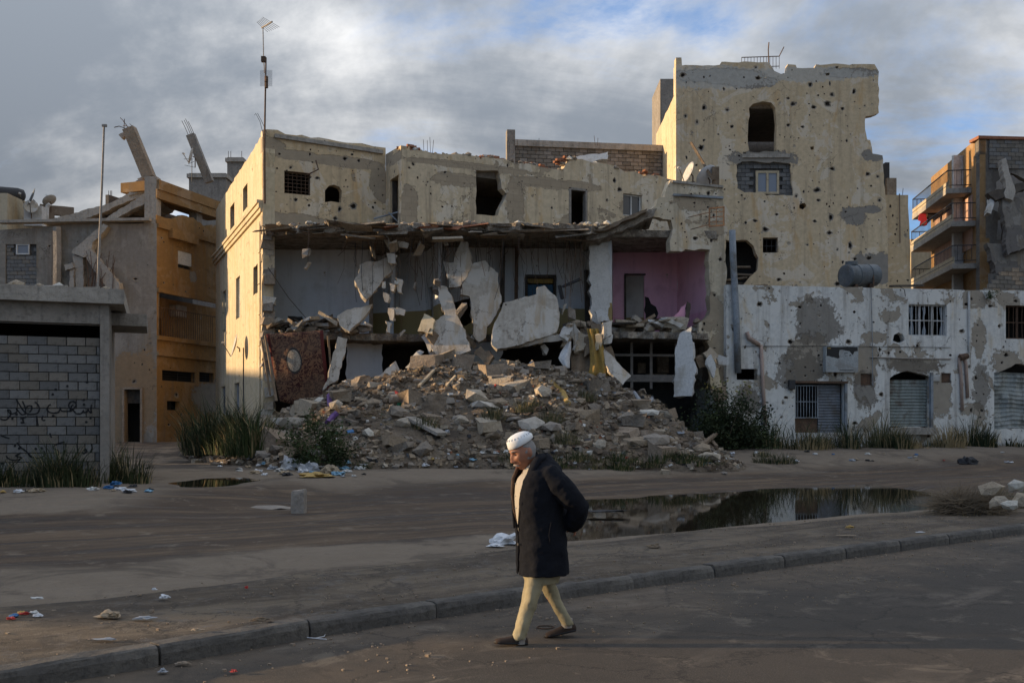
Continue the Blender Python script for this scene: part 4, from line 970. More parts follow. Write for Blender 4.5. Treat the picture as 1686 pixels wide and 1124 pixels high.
wall('front_wall', pW, [(0, .4), (pW.L, .4)] + ragl(to, .5, .035, 2), holes, .35, M['shop_white'], shop, wob=.01, pits=(230, .02, .14, 15, 3.2, 9))
# painted dado: a slightly proud grey coat below
MB().box((pW.L / 2, 2.7, ztop - .3), (pW.L, 5.0, .2)).build('roof', M['concrete'], shop, M=pW.M)
wall('rear_wall', pW, rect(0, .4, pW.L, ztop - .1), [], .25, M['dark_room'], shop, y0=5.2)
pWl = Pl(pW.w(0, 0, 5.2).xy, pW.w(0, 0, .36).xy); wall('side_wall', pWl, rect(0, .4, pWl.L, ztop - .05), [], .3, M['shop_white'], shop)
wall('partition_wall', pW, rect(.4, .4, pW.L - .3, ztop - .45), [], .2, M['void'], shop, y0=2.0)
for wi, nb in ((w1, 9), (w2, 9)):
    fr = frame_window(pW, wi, shop, M['white_paint'] if wi is w1 else M['rust'], None, .2, .06, (1, 1), trans=(.5,))
    grille(pW, wi, shop, M['white_paint'] if wi is w1 else M['rust'], nb, 2, .1, .022, seed=5, bend=.02)
# broken panes: jagged glass left in the frame
x0, z0, x1, z1 = w1
for i, (a, b) in enumerate(((.08, .2), (.42, .52), (.88, .97))):
    pg_ = [(x0 + (x1 - x0) * a, z0 + .08), (x0 + (x1 - x0) * (a + .05), z0 + .5), (x0 + (x1 - x0) * a, z1 - .1), (x0 + (x1 - x0) * b, z1 - .1), (x0 + (x1 - x0) * (b - .03), (z0 + z1) / 2), (x0 + (x1 - x0) * b, z0 + .08)]
    extrude(rag(pg_, .15, .03, i), [], .22, .235).build('pane', M['pale_glass'], shop, M=pW.M)
def shutter(box, mat, name, slats, wav=0.0, seed=0, y=.2):
    x0, z0, x1, z1 = box; m = MB(); r_ = random.Random(seed); rows = slats * 3; cols = 10; vs = []
    for j in range(rows + 1):
        z = z0 + (z1 - z0) * j / rows; ph = (j % 3) / 3
        for i in range(cols + 1):
            x = x0 + (x1 - x0) * i / cols
            d = wav * (nz(x * 1.1, z * 1.0, seed) * 1.0 + .5 * nz(x * 2.3, z * 2.2, seed + 4))
            vs.append((x, y + (.022 if ph else -.012) + d, z + (wav * .5 * nz(x * .9, z * .8, seed + 9))))
    m.add(vs, [(j * (cols + 1) + i, j * (cols + 1) + i + 1, (j + 1) * (cols + 1) + i + 1, (j + 1) * (cols + 1) + i) for j in range(rows) for i in range(cols)])
    return m.build(name, mat, shop, M=pW.M)
M['shutter_green'] = rough_mat('shutter_green', (.20, .225, .205), (.27, .29, .265), 1.2, .3, 10, .6, dirt=(.12, .10, .08), streak=.5)
M['shutter_grey'] = rough_mat('shutter_grey', (.15, .16, .175), (.20, .21, .225), 1.2, .3, 10, .6, dirt=(.12, .105, .09), streak=.4)
M['shutter_mint'] = rough_mat('shutter_mint', (.24, .255, .235), (.33, .335, .305), 1.6, .4, 8, .7, dirt=(.10, .10, .085), streak=.6)
shutter((s2[0] + .02, s2[1] + .04, s2[2] - .02, s2[3] - .25), M['shutter_green'], 'roller_shutter', 15, .03, 1)
shutter((s3[0] - .02, s3[1], s3[2] + .02, s3[3] - .05), M['shutter_mint'], 'roller_shutter', 13, .28, 2, .1)['label'] = 'crumpled pale green roller shutter'
xm = s1[0] + (s1[2] - s1[0]) * .50
shutter((xm, s1[1], s1[2] - .1, s1[3] - .05), M['shutter_grey'], 'roller_shutter', 17, .01, 3)
grille(pW, (s1[0] + .04, s1[1] + .6, xm - .02, s1[3] - .06), shop, M['grey_metal'], 8, 2, .12, .03, 'door_grille')
MB().box(((s1[0] + xm) / 2, .25, s1[1] + .3), (xm - s1[0] - .06, .05, .6)).build('door_panel', M['rust'], shop, M=pW.M)
MB().box((s1[2] + .03, -.03, (s1[1] + s1[3]) / 2), (.1, .1, s1[3] - s1[1])).build('door_frame', M['grey_metal'], shop, M=pW.M)
MB().box(((s1[0] + s1[2]) / 2, -.03, s1[3] + .05), (s1[2] - s1[0] + .2, .12, .09)).build('door_frame', M['rust'], shop, M=pW.M)
MB().box((s2[2] + .05, -.03, (s2[1] + s2[3]) / 2 - .1), (.11, .14, s2[3] - s2[1] + .3)).build('door_frame', M['grey_metal'], shop, M=pW.M)
MB().box(((s2[0] + s2[2]) / 2, -.12, s2[1] - .16), (s2[2] - s2[0] + .3, .5, .3)).build('doorstep', M['concrete'], shop, M=pW.M)
for bx in (v1, v2): MB().box(((bx[0] + bx[2]) / 2, .1, (bx[1] + bx[3]) / 2), (bx[2] - bx[0] - .02, .06, bx[3] - bx[1] - .02)).build('vent_cover', M['rust'], shop, M=pW.M)
# pipes, brackets and cables on the front
def pw_(u, v, y=-.06): s_, z_ = pW.sz(u, v); return pW.w(s_, z_, y)
MB().tube([pw_(1202, 381, -.25), pw_(1204, 430, -.22), pw_(1210, 520, -.16), pw_(1213, 614, -.14)], .14, 10).build('drain_pipe', M['grey_metal'], shop, smooth=True)
MB().tube([pw_(1228, 547, -.12), pw_(1231, 556, -.1), pw_(1249, 568, -.1)], .085, 8).build('pipe_elbow', M['pvc_pink'], shop, smooth=True)
MB().tube([pw_(1252, 568), pw_(1255, 630), pw_(1259, 700)], .08, 8).build('drain_pipe', M['pvc_pink'], shop, smooth=True)
MB().tube([pw_(1583, 676), pw_(1581, 620), pw_(1578, 592), pw_(1580, 584), pw_(1585, 583), pw_(1589, 600), pw_(1592, 655)], .07, 8).build('pipe_loop', M['pvc_pink'], shop, smooth=True)
MB().tube([pw_(1577, 589, -.15), pw_(1590, 586, -.12)], .13, 8).build('pipe_collar', M['rust'], shop)
MB().tube([pw_(1433, 473), pw_(1435, 540), pw_(1436, 635)], .016, 5).build('conduit', M['grey_metal'], shop)
MB().tube([pw_(1594, 480), pw_(1595, 580)], .05, 6).build('conduit', M['white_paint'], shop)
MB().tube([pw_(1222, 570, -.03), pw_(1350, 569.5, -.03), pw_(1480, 571, -.03), pw_(1565, 572, -.03)], .012, 4).build('cable', M['iron'], shop)
MB().tube([pw_(1432, 588, -.04), pw_(1490, 590, -.05), pw_(1565, 591, -.04)], .03, 5).build('awning_rail', M['rust_pale'], shop)
MB().tube([pw_(1478, 471, -.1), pw_(1486, 478, -.15), pw_(1489, 488, -.08)], .015, 4).build('cable', M['iron'], shop)
MB().box(pw_(1302, 633, -.1), (.25, .18, .38)).build('meter_box', M['iron'], shop)
MB().box(pw_(1541, 622, -.03), (.28, .06, .28)).build('notice_plate', M['white_paint'], shop)
# illuminated-sign box, print scraped away
sb = wq(1355, 571, 1408, 613); sg = thing('shop_sign', 'weathered box sign above the grilled door, its black print mostly peeled to grey', 'sign', pW.w(sb[0], sb[1] - .1, -.2))
MB().box(((sb[0] + sb[2]) / 2, -.1, (sb[1] + sb[3]) / 2), (sb[2] - sb[0], .34, sb[3] - sb[1])).build('box', M['sign_paint'], sg, M=pW.M)
zs = lambda q: sb[3] - q * (sb[3] - sb[1]); xs_ = lambda q: sb[0] + q * (sb[2] - sb[0])
bp = [(.02, .02), (.98, .02), (.98, .17), (.88, .19), (.83, .33), (.72, .18), (.62, .16), (.50, .12), (.42, .14), (.40, .30), (.42, .44), (.36, .47), (.25, .42), (.18, .42), (.08, .37), (.02, .38)]
extrude(rag([(xs_(a), zs(b)) for a, b in reversed(bp)], .12, .012, 4), [], -.276, -.272).build('black_print', M['sign_black'], sg, M=pW.M)
for a, b, c, d in ((.56, .24, .67, .28), (.58, .34, .68, .37), (.72, .31, .78, .37), (.55, .30, .60, .33)): extrude([(xs_(a), zs(d)), (xs_(c), zs(d - .02)), (xs_(c), zs(b)), (xs_(a), zs(b + .02))], [], -.276, -.272).build('black_print', M['sign_black'], sg, M=pW.M)
for b in (.05, .08): extrude(rect(xs_(.05), zs(b + .015), xs_(.15), zs(b)), [], -.281, -.278).build('orange_mark', M['lit_ochre'], sg, M=pW.M)
extrude(rect(xs_(.42), zs(.93), xs_(.85), zs(.91)), [], -.276, -.272).build('small_print', M['sign_black'], sg, M=pW.M)
# water tank on the roof
tk = thing('water_tank', 'dull grey cylindrical water tank lying on the white shop roof', 'tank', pW.w(*pW.sz(1420, 474), 1.0))
a = P(1396, 454, 41.6); b = P(1449, 453, 42.4); d = (b - a).normalized(); m = MB()
prof = [(-.17, .05), (-.165, .34), (-.15, .44), (-.12, .48), (.35, .48), (.352, .5), (.40, .5), (.402, .48), (1.0, .48), (1.002, .5), (1.05, .5), (1.052, .48), (1.50, .48), (1.53, .44), (1.545, .34), (1.55, .05)]
m.tube([a + d * t for t, _ in prof], [q for _, q in prof], 30); m.build('drum', M['tank'], tk)
MB().tube([a + d * .2 + Vector((0, 0, .45)), a + d * .2 + Vector((0, 0, .60))], .26, 14).build('hatch', M['tank'], tk)
for t in (.3, 1.15): MB().box(a + d * t + Vector((0, 0, -.5)), (.12, .9, .14)).build('cradle', M['rust'], tk)
MB().tube([a + d * 1.2 + Vector((0, -.46, .1)), a + d * 1.22 + Vector((0, -.55, -.3)), a + d * 1.2 + Vector((0, -.5, -.6))], .04, 5).build('outlet_pipe', M['rust'], tk)
for (u0, u1, v, mt) in ((1466, 1520, 471, 'timber_dark'), (1240, 1262, 471, 'timber'), (1395, 1432, 471, 'timber_dark')):
    o = MB().bar(P(u0, v, 41.8), P(u1, v - 1, 42.3), .16, .08).build('roof_board', M[mt], shop)

# ------------------------------------------------------------------ balcony building on the right
balc = thing('balcony_building', 'orange apartment house with three railed balconies beside a collapsed front', 'building', (26, 56, .9))
Nc = PX(1613, 52.0); Fc = PX(1533, 60.7)
pBl = Pl(Fc, Nc); pBr = Pl(Nc, PX(1613, 52) + Vector((12, 1.0)))
zr = 1.75 + (700 - 224) * 52 / 1600
dw = []
for (u0, v0, u1, v1) in ((1578, 310, 1584, 340), (1556, 322, 1562, 348), (1579, 380, 1589, 420), (1559, 392, 1567, 425)): dw.append(quad_px(pBl, u0, v0, u1, v1))
wall('side_wall', pBl, rect(0, .6, pBl.L, zr), [rect(*b) for b in dw], .3, M['ochre_orange'], balc)
for b in dw: frame_window(pBl, b, balc, M['timber_dark'], M['glass'], .15, .06, (1,), name='balcony_door')
f0 = pBl.sz(1590, 378)[1]; f1 = pBl.sz(1590, 306)[1]
MB().box((pBl.L / 2 - .1, -.02, 12.9), (pBl.L - 2.0, .05, 2.9)).build('painted_panel', M['pink_wall'], balc, M=pBl.M)
for (zb, zf, lo_, hi_) in ((1.75 + (700 - 318) * 54 / 1600, 0, .5, pBl.L - 1.3), (1.75 + (700 - 376) * 54 / 1600, 0, .2, pBl.L - .6), (1.75 + (700 - 445) * 54 / 1600, 0, .2, pBl.L - .4)):
    bl = MB().box(((lo_ + hi_) / 2, -.62, zb), (hi_ - lo_, 1.3, .28)).build('balcony', M['concrete'], balc, M=pBl.M)
    MB().box(((lo_ + hi_) / 2, -1.2, zb + .26), (hi_ - lo_ - .02, .1, .5)).build('parapet', M['far_cream'], bl, M=pBl.M)
    m = MB()
    for x in (lo_, hi_): m.box((x + (.05 if x == lo_ else -.05), -.62, zb + 1.12), (.05, 1.25, .05)); m.box((x + (.05 if x == lo_ else -.05), -.62, zb + .3), (.05, 1.25, .04))
    m.box(((lo_ + hi_) / 2, -1.23, zb + 1.12), (hi_ - lo_, .05, .05)); m.box(((lo_ + hi_) / 2, -1.23, zb + .3), (hi_ - lo_, .05, .04))
    rr = m.build('railing', M['iron'], bl, M=pBl.M)
    m = MB()
    for k in range(34): m.box((lo_ + (hi_ - lo_) * k / 33, -1.232, zb + .71), (.02, .02, .8))
    for k in range(5): m.box((hi_ - .05, -1.23 + .24 * k, zb + .71), (.02, .02, .8)); m.box((lo_ + .05, -1.23 + .24 * k, zb + .71), (.02, .02, .8))
    tag(m.build('railing_bars', M['iron'], bl, M=pBl.M), None, kind='stuff')
MB().box((pBl.L - .3, .15, zr - .5), (.6, .4, 1.0)).build('corner_pier', M['block4'], balc, M=pBl.M)
# damaged end wall: block courses above, torn render below
wall('end_wall', pBr, rag([(0, .6), (pBr.L, .6), (pBr.L, zr - .2), (0, zr - .2)], .8, .03, 3, skip=lambda p, q: p.y < 1 or q.y < 1 or p.x < .2), [rag(pBr.poly([(1641, 395), (1652, 395), (1653, 360), (1643, 362)]), .3, .04, 2), rag(pBr.poly([(1634, 345), (1650, 352), (1700, 330), (1700, 300), (1665, 285), (1640, 300)]), .3, .1, 7)], .3, M['ruin_grey'], balc, wob=.05)
wall('rear_wall', pBr, rect(0, .6, pBr.L, zr - .3), [], .2, M['white_paint'], balc, y0=2.6)
z0_ = pBr.sz(1650, 278)[1]
block_course_wall(pBr, .5, pBr.L - 4.5, z0_, zr - .2, .42, .22, balc, [M['block3'], M['block4'], M['block1']], y=-.07, depth=.07, seed=5)
MB().box((pBr.L / 2, .3, zr - .1), (pBr.L + .3, .9, .16)).build('coping', M['brick_red'], balc, M=pBr.M)
MB().box((.25, -.04, 6), (.5, .09, 11.5)).build('corner_strip', M['ochre_orange'], balc, M=pBr.M)
for (pts_, sd) in (([(1650, 262), (1656, 260), (1672, 318), (1668, 330), (1656, 326)], 1), ([(1626, 318), (1650, 312), (1686, 300), (1690, 310), (1655, 325), (1640, 330)], 2), ([(1632, 318), (1640, 320), (1632, 352), (1625, 350)], 3), ([(1646, 320), (1690, 325), (1700, 400), (1660, 420), (1655, 370)], 4), ([(1625, 400), (1690, 410), (1700, 445), (1640, 450)], 5)):
    chunk('broken_slab', pts_, 51.2 - .1 * sd, (.1, -1, .25), .35, M[('concrete', 'timber_dark', 'white_paint', 'ruin_grey', 'ruin_grey')[sd - 1]], balc, sd, .4, .08)
# laundry on the middle balcony
for nm, mt, pts_, D, lb in (('hanging_cloth', 'laundry_red', [(1514, 352), (1521, 345), (1525, 352), (1527, 368), (1522, 372), (1514, 370)], 58.5, 'red washing hung over the balcony rail'), ('hanging_cloth', 'laundry_white', [(1526, 338), (1532, 328), (1541, 330), (1543, 340), (1538, 346), (1528, 345)], 58.3, 'white washing bundled on the balcony rail'), ('hanging_cloth', 'laundry_dark', [(1526, 346), (1544, 342), (1545, 356), (1536, 360), (1527, 366)], 58.4, 'dark washing hung over the balcony rail')):
    chunk(nm, pts_, D, (-.3, -1, .1), .2, M[mt], None, 3, .2, .06, lb, 'laundry', 'washing on the balcony')
# block parapet in front of it
par = thing('block_wall', 'broken tan block wall standing above the white shop roof', 'wall', P(1660, 480, 45))
pP = Pl(PX(1622, 45), PX(1800, 46.5)); zt = pP.sz(1680, 441)[1]
MB().box((pP.L / 2 + .1, .2, 5 + (zt - 5) / 2 - .3), (pP.L - .6, .16, zt - 5)).build('backing', M['mortar'], par, M=pP.M)
block_course_wall(pP, 0, pP.L, zt - 2.0, zt, .42, .2, par, [M['block3'], M['block4'], M['stone_brown']], y=.0, depth=.14, seed=7, inside=lambda x, z: x > (z - (zt - 1.3)) * .75 - rnd.uniform(0, .2))
MB().box((*PX(1612, 44), 7.62), (1.3, .3, .14), .1).build('fallen_coping', M['concrete'], par)
# far cream house between
farc = thing('far_cream_house', 'small cream house far behind the shop roof, beside the balconies', 'building', (26, 64, .9))
pF = Pl(PX(1500, 64), PX(1545, 65)); wall('front_wall', pF, rag([(0, .6), (pF.L, .6), (pF.L, 13.5), (0, pF.sz(1510, 405)[1])], .6, .04, 3, skip=lambda p, q: p.y < 1 or q.y < 1), [], .3, M['far_cream'], farc)
MB().box((pF.L / 2, 2.5, 6), (pF.L - .1, 4, 11.5)).build('core', M['far_cream'], farc, M=pF.M)
MB().box((.4, .3, pF.sz(1510, 400)[1]), (.5, .4, .5)).build('roof_post', M['stone_brown'], farc, M=pF.M)
# ------------------------------------------------------------------ grey and ochre house across the alley
old = thing('ochre_house', 'grey and ochre house with caved-in roof and leaning concrete columns', 'building', (-20, 52, .9))
Gc = PX(258, 50.0)
pG = Pl(Gc + Vector((-22, .4)), Gc); pO = Pl(Gc, Gc.lerp(PX(352, 54.6), 1.5))
zg = pG.sz(200, 368)[1]
dr = quad_px(pG, 206, 641, 232, 727); sw = quad_px(pG, 26, 401, 48, 419)
inr = quad_px(pG, 9, 402, 60, 472)
M['grey_render2'] = plaster('grey_render2', (.27, .235, .19), (.235, .205, .17), (.185, .165, .14), .64, ((.9, .11), (2.2, .08)), .6,
    blobs2=[(*pG.sz(215, 620), 1.2, 1.3), (*pG.sz(200, 690), 1.3, 1.6), (*pG.sz(240, 640), .7, 2.0)], blob2_c=(.26, .17, .09), white=.2)
wall('front_wall', pG, [(0, .4), (pG.L, .4), (pG.L, zg)] + ragl([(pG.L, zg), (pG.L - 4, zg - .02), (pG.L - 8, zg - .3), (0, zg - .1)], .5, .05, 2)[1:-1] + [(0, zg - .1)], [rect(dr[0], .45, dr[2], dr[3]), rect(*inr)], .35, M['grey_render2'], old, pits=(80, .03, .12, 17))
wall('infill_backing', pG, rect(inr[0], inr[1], inr[2], inr[3]), [], .1, M['mortar'], old, y0=.16)
block_course_wall(pG, inr[0] + .01, inr[2] - .01, inr[1] + .01, inr[3], .4, .2, old, [M['block0'], M['block1'], M['block3']], y=.07, depth=.08, seed=8, inside=lambda x, z: not (sw[0] - .2 < x < sw[2] + .2 and sw[1] - .1 < z < sw[3] + .1))
frame_window(pG, sw, old, M['white_paint'], M['pale_glass'], .05, .07, ())
m = MB(); x0, x1, z1 = dr[0], dr[2], dr[3]
for a, b, c, d in ((x0 - .12, .45, x0, z1 + .1), (x1, .45, x1 + .12, z1 + .1), (x0, z1, x1, z1 + .12)): m.box(((a + c) / 2, 0, (b + d) / 2), (c - a - .003, .25, d - b))
m.build('door_frame', M['stone_brown'], old, M=pG.M)
MB().box(((x0 + x1) / 2, .3, z1 - .35), (x1 - x0, .05, .7)).build('door_panel', M['timber_dark'], old, M=pG.M)
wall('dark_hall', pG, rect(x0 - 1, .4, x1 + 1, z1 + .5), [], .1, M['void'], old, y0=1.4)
# corner column, upper beams and the sagging roof
zc0, zc1 = zg, pG.sz(250, 290)[1]
MB().box((pG.L - .33, .32, (zc0 + zc1) / 2 - .6), (.62, .6, zc1 - zc0 + 1.2)).build('corner_column', M['concrete'], old, M=pG.M)
lp = pO.poly([(260, 296), (362, 318)])
th = .75
rs = MB(); a0 = pO.w(0, lp[0][1], 0); a1 = pO.w(pO.L, lp[0][1] - .05, 0)
rs.box((pO.L / 2 + .1, 1.1, lp[0][1] - .25), (pO.L + .1, 2.4, .5)); rs.build('roof_slab', M['ochre'], old, M=pO.M)
MB().box((pO.L / 2, .12, lp[0][1] - .72), (pO.L, .3, .46)).build('edge_beam', M['ochre'], old, M=pO.M)
for xq in (3.9, 6.5): MB().box((xq, .5, zg - .2 + (lp[0][1] - zg) / 2), (.5, .5, lp[0][1] - zg + .6)).build('column', M['concrete_dark'], old, M=pO.M)
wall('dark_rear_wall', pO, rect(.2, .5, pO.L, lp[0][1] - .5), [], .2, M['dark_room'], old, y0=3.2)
chunk('fallen_roof_slab', [(66, 366), (120, 352), (190, 330), (222, 312), (250, 300), (252, 312), (215, 330), (170, 350), (110, 366), (80, 369)], 50.6, (.05, -1, .0), 4.5, M['concrete'], old, 3, .6, .06)
chunk('fallen_beam', [(163, 366), (195, 345), (232, 322), (243, 316), (243, 333), (205, 352), (178, 367), (168, 371)], 50.1, (.05, -1, .0), .5, M['concrete'], old, 4, .5, .04)
for (pp, sd) in (([(214, 312), (240, 300), (243, 316), (212, 322)], 1), ([(217, 303), (243, 288), (243, 302), (222, 312)], 2), ([(226, 294), (242, 286), (242, 296), (230, 300)], 3)): chunk('roof_slab_layer', pp, 50.4 + .2 * sd, (0, -1, .05), 2.2, M['concrete'], old, sd, .4, .05)
for (a, b, w) in (((246, 293, 50.4), (213, 212, 50.2), .58), ((345, 300, 56), (314, 222, 55.6), .46)):
    c_ = MB(); c_.bar(P(*a), P(*b), w, w, (0, 1, 0)); col_ = c_.build('leaning_column', M['stone_brown' if a[0] < 300 else 'concrete_dark'], old)
    for k in range(4):
        b_ = P(*b) + Vector((rnd.uniform(-.2, .2), rnd.uniform(-.2, .2), 0)); dv = (P(*b) - P(*a)).normalized()
        if a[0] < 300: e_ = b_ + Vector((rnd.uniform(-.6, .1), rnd.uniform(-.2, .2), rnd.uniform(.1, .45)))
        else: e_ = b_ + dv * rnd.uniform(.8, 1.0) + Vector((-.05, 0, 0))
        rebar(col_, [b_, (b_ + e_) / 2 + Vector((0, 0, .04)), e_], .018)
chunk('column_stub', [(195, 222), (210, 213), (214, 219), (200, 228)], 50.2, (0, -1, 0), .35, M['concrete'], old, 7, .3, .04)
MB().tube([P(212, 212, 50), P(203, 199, 50), P(198, 194, 50)], .02, 4).build('rebar', M['rust'], old)
MB().tube([P(214, 214, 50), P(196, 208, 50), P(188, 210, 50)], .025, 4).build('rebar', M['rust'], old)
# collapsed zig-zag beams on the wall face
for (pp, D, sd) in (([(128, 405), (150, 385), (170, 368), (178, 372), (152, 400), (150, 412), (138, 424), (118, 416), (122, 408)], 49.6, 1), ([(138, 418), (148, 408), (195, 465), (197, 478), (185, 485), (170, 466)], 49.4, 2), ([(105, 436), (118, 432), (122, 440), (108, 445)], 49.5, 3), ([(114, 440), (122, 440), (122, 478), (113, 478)], 49.6, 4), ([(120, 418), (136, 424), (136, 478), (124, 478)], 49.7, 5)):
    chunk('fallen_beam', pp, D, (0, -1, .02), .45, M['concrete'], old, sd, .5, .05)
rb = random.Random(5)
for i in range(22): u = rb.uniform(146, 186); a = P(u, 482, 49.2 + rb.uniform(0, .3)); rebar(old, [a, a + Vector((rb.uniform(-.1, .2), 0, rb.uniform(.4, 1.0))), a + Vector((rb.uniform(-.3, .5), 0, rb.uniform(1.0, 2.2)))], .016)
MB().tube([P(94, 374, 49.8), P(95, 420, 49.8), P(94, 478, 49.8)], .22, 6).build('pilaster', M['concrete_dark'], old)
MB().bar(P(0, 366, 49.9), P(248, 362, 49.9), .5, .14).build('coping', M['concrete'], old)
# ochre street front
zl = lambda v: pO.sz(262, v)[1]
w_ = quad_px(pO, 293, 415, 316, 443); bal = quad_px(pO, 261, 486, 346, 553); g1 = quad_px(pO, 267, 611, 322, 628); g2 = quad_px(pO, 328, 613, 352, 629); g3 = quad_px(pO, 275, 660, 296, 675)
zA = pO.sz(262, 345)[1]
top = pO.poly([(352, 370), (335, 372), (318, 358), (300, 354), (285, 361), (262, 355)])
M['ochre2'] = plaster('ochre2', (.30, .17, .062), (.26, .145, .053), (.24, .21, .17), .74, ((.9, .13), (2.1, .08)), .5, blobs=[(*pO.sz(318, 455), .35, .3), (*pO.sz(345, 655), 1.5, .9)], fuzz=.6, white=.15)
wall('street_wall', pO, [(0, .4), (pO.L, .4), (pO.L, top[0][1])] + ragl(top, .3, .05, 3) + [(0, top[-1][1])], [rect(*w_), rect(bal[0], zl(553), bal[2] + 3, zl(478)), rect(*g1), rect(*g2), rect(*g3)], .3, M['ochre2'], old, pits=(45, .03, .11, 18))
for vz in (372, 478, 556, 582): MB().box((pO.L / 2, -.06, zl(vz)), (pO.L, .16, .22)).build('ledge', M['ochre2'], old, M=pO.M)
MB().box(((w_[0] + w_[2]) / 2, .08, w_[3] - .35), (w_[2] - w_[0] - .02, .1, .7)).build('roller_blind', M['white_paint'], old, M=pO.M)
frame_window(pO, w_, old, M['timber_dark'], M['glass'], .16, .06, (1,))
MB().box(((w_[0] + w_[2]) / 2 - .3, -.12, w_[3] + .75), (2.2, .35, .5)).build('window_hood', M['ochre2'], old, M=pO.M)
MB().box((pO.L / 2, 1.5, zl(560)), (pO.L, 2.9, .2)).build('balcony_floor', M['concrete_dark'], old, M=pO.M)
wall('balcony_rear_wall', pO, rect(0, zl(556), pO.L, zl(480)), [rect(1.2, zl(551), 2.3, zl(515))], .15, M['ochre2'], old, y0=1.5)
MB().box((3.3, 1.2, zl(500)), (.9, .45, .6)).build('air_conditioner', M['rust_pale'], old, M=pO.M)
bz0, bz1 = zl(551), zl(505)
m = MB()
for k in range(26): m.box((.1 + k * .19, .1, (bz0 + bz1) / 2), (.025, .025, bz1 - bz0))
tag(m.build('railing_bars', M['rust'], old, M=pO.M), None, kind='stuff')
MB().box((pO.L / 2, .1, bz1), (pO.L, .05, .05)).build('railing', M['rust'], old, M=pO.M)
for gq in (g1, g2): grille(pO, gq, old, M['iron'], 2, 4, .1, .02)
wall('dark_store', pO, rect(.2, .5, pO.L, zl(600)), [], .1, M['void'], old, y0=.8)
# rooftop clutter behind the roof slab
hut = thing('roof_hut', 'concrete block hut with rebar stubs on a roof beyond the leaning columns', 'building', (-27, 68, .9))
for (u0, u1, vt, D) in ((374, 400, 259, 66), (311, 372, 285, 64)):
    a, b = PX(u0, D), PX(u1, D); z1 = 1.75 + (700 - vt) * D / 1600
    MB().box(((a.x + b.x) / 2, D + 1.5, z1 / 2), (b.x - a.x, 3, z1)).build('block', M['concrete_dark'], hut)
    MB().box(((a.x + b.x) / 2, D + 1.45, z1 - .2), (b.x - a.x + .2, 3.2, .25)).build('coping', M['concrete'], hut)
for u in (376, 380, 398): MB().tube([P(u, 262, 66.5), P(u, 249, 66.5)], .02, 4).build('rebar', M['rust'], hut)

# ------------------------------------------------------------------ houses at the far left behind
fl = thing('far_left_house', 'tan flat-roofed house behind the grey wall, dark tank on top', 'building', (-32, 60, .9))
pf = Pl(PX(-60, 58), PX(12, 58)); z1 = pf.sz(0, 318)[1]; MB().box((pf.L / 2, 1.5, z1 / 2), (pf.L, 3, z1)).build('wall', M['far_cream'], fl, M=pf.M)
pf2 = Pl(PX(9, 58.5), PX(58, 63)); z2 = pf2.sz(10, 326)[1]; b = quad_px(pf2, 11, 344, 27, 365)
wall('wall', pf2, rect(0, .5, pf2.L, z2), [rect(*b)], .3, M['far_brown'], fl); frame_window(pf2, b, fl, M['timber_dark'], M['glass'], .15, .08, (1,))
MB().box((pf2.L / 2, .3, z2), (pf2.L + .2, 1.0, .35)).build('roof_edge', M['ochre'], fl, M=pf2.M)
MB().box((pf2.L / 2, 3, z2 / 2), (pf2.L, 5, z2 - .3)).build('core', M['far_brown'], fl, M=pf2.M)
m = MB(); a = P(-40, 316, 59.5); b = P(35, 322, 60.5); d = (b - a).normalized(); m.tube([a + d * t for t in (0, .05, .4, 2.3, 2.65, 2.75)], [.1, .35, .45, .45, .35, .1], 14); tk2 = m.build('roof_tank', M['iron'], None, smooth=True); tag(tk2, 'black oblong water tank on the tan house roof', 'tank')
fm = thing('far_left_shed', 'low reddish house with white pipe behind the sagging roof', 'building', (-30, 62, .9))
pf3 = Pl(PX(66, 60), PX(122, 61)); z3 = pf3.sz(80, 337)[1]; wall('wall', pf3, rag(rect(0, .5, pf3.L, z3), .6, .05, 2), [rect(*quad_px(pf3, 90, 354, 100, 366))], .3, M['far_brown'], fm)
MB().box((pf3.L / 2, 2, 6), (pf3.L, 3, 12)).build('core', M['far_brown'], fm, M=pf3.M)
MB().tube([P(77, 366, 59.7), P(77, 345, 59.7), P(78, 340, 59.7), P(82, 336, 59.7)], .13, 8).build('vent_pipe', M['white_paint'], fm)
MB().box(P(58, 357, 59.3), (1.1, .6, 1.2)).build('roof_box', M['white_paint'], fm)
MB().box((*PX(110, 64), 7.7), (6.5, 2, 15.0)).build('rear_block', M['concrete_dark'], fm)
for u in (179, 182, 184): MB().tube([P(u, 330, 60), P(u, 314, 60)], .02, 4).build('rebar', M['rust'], fm)
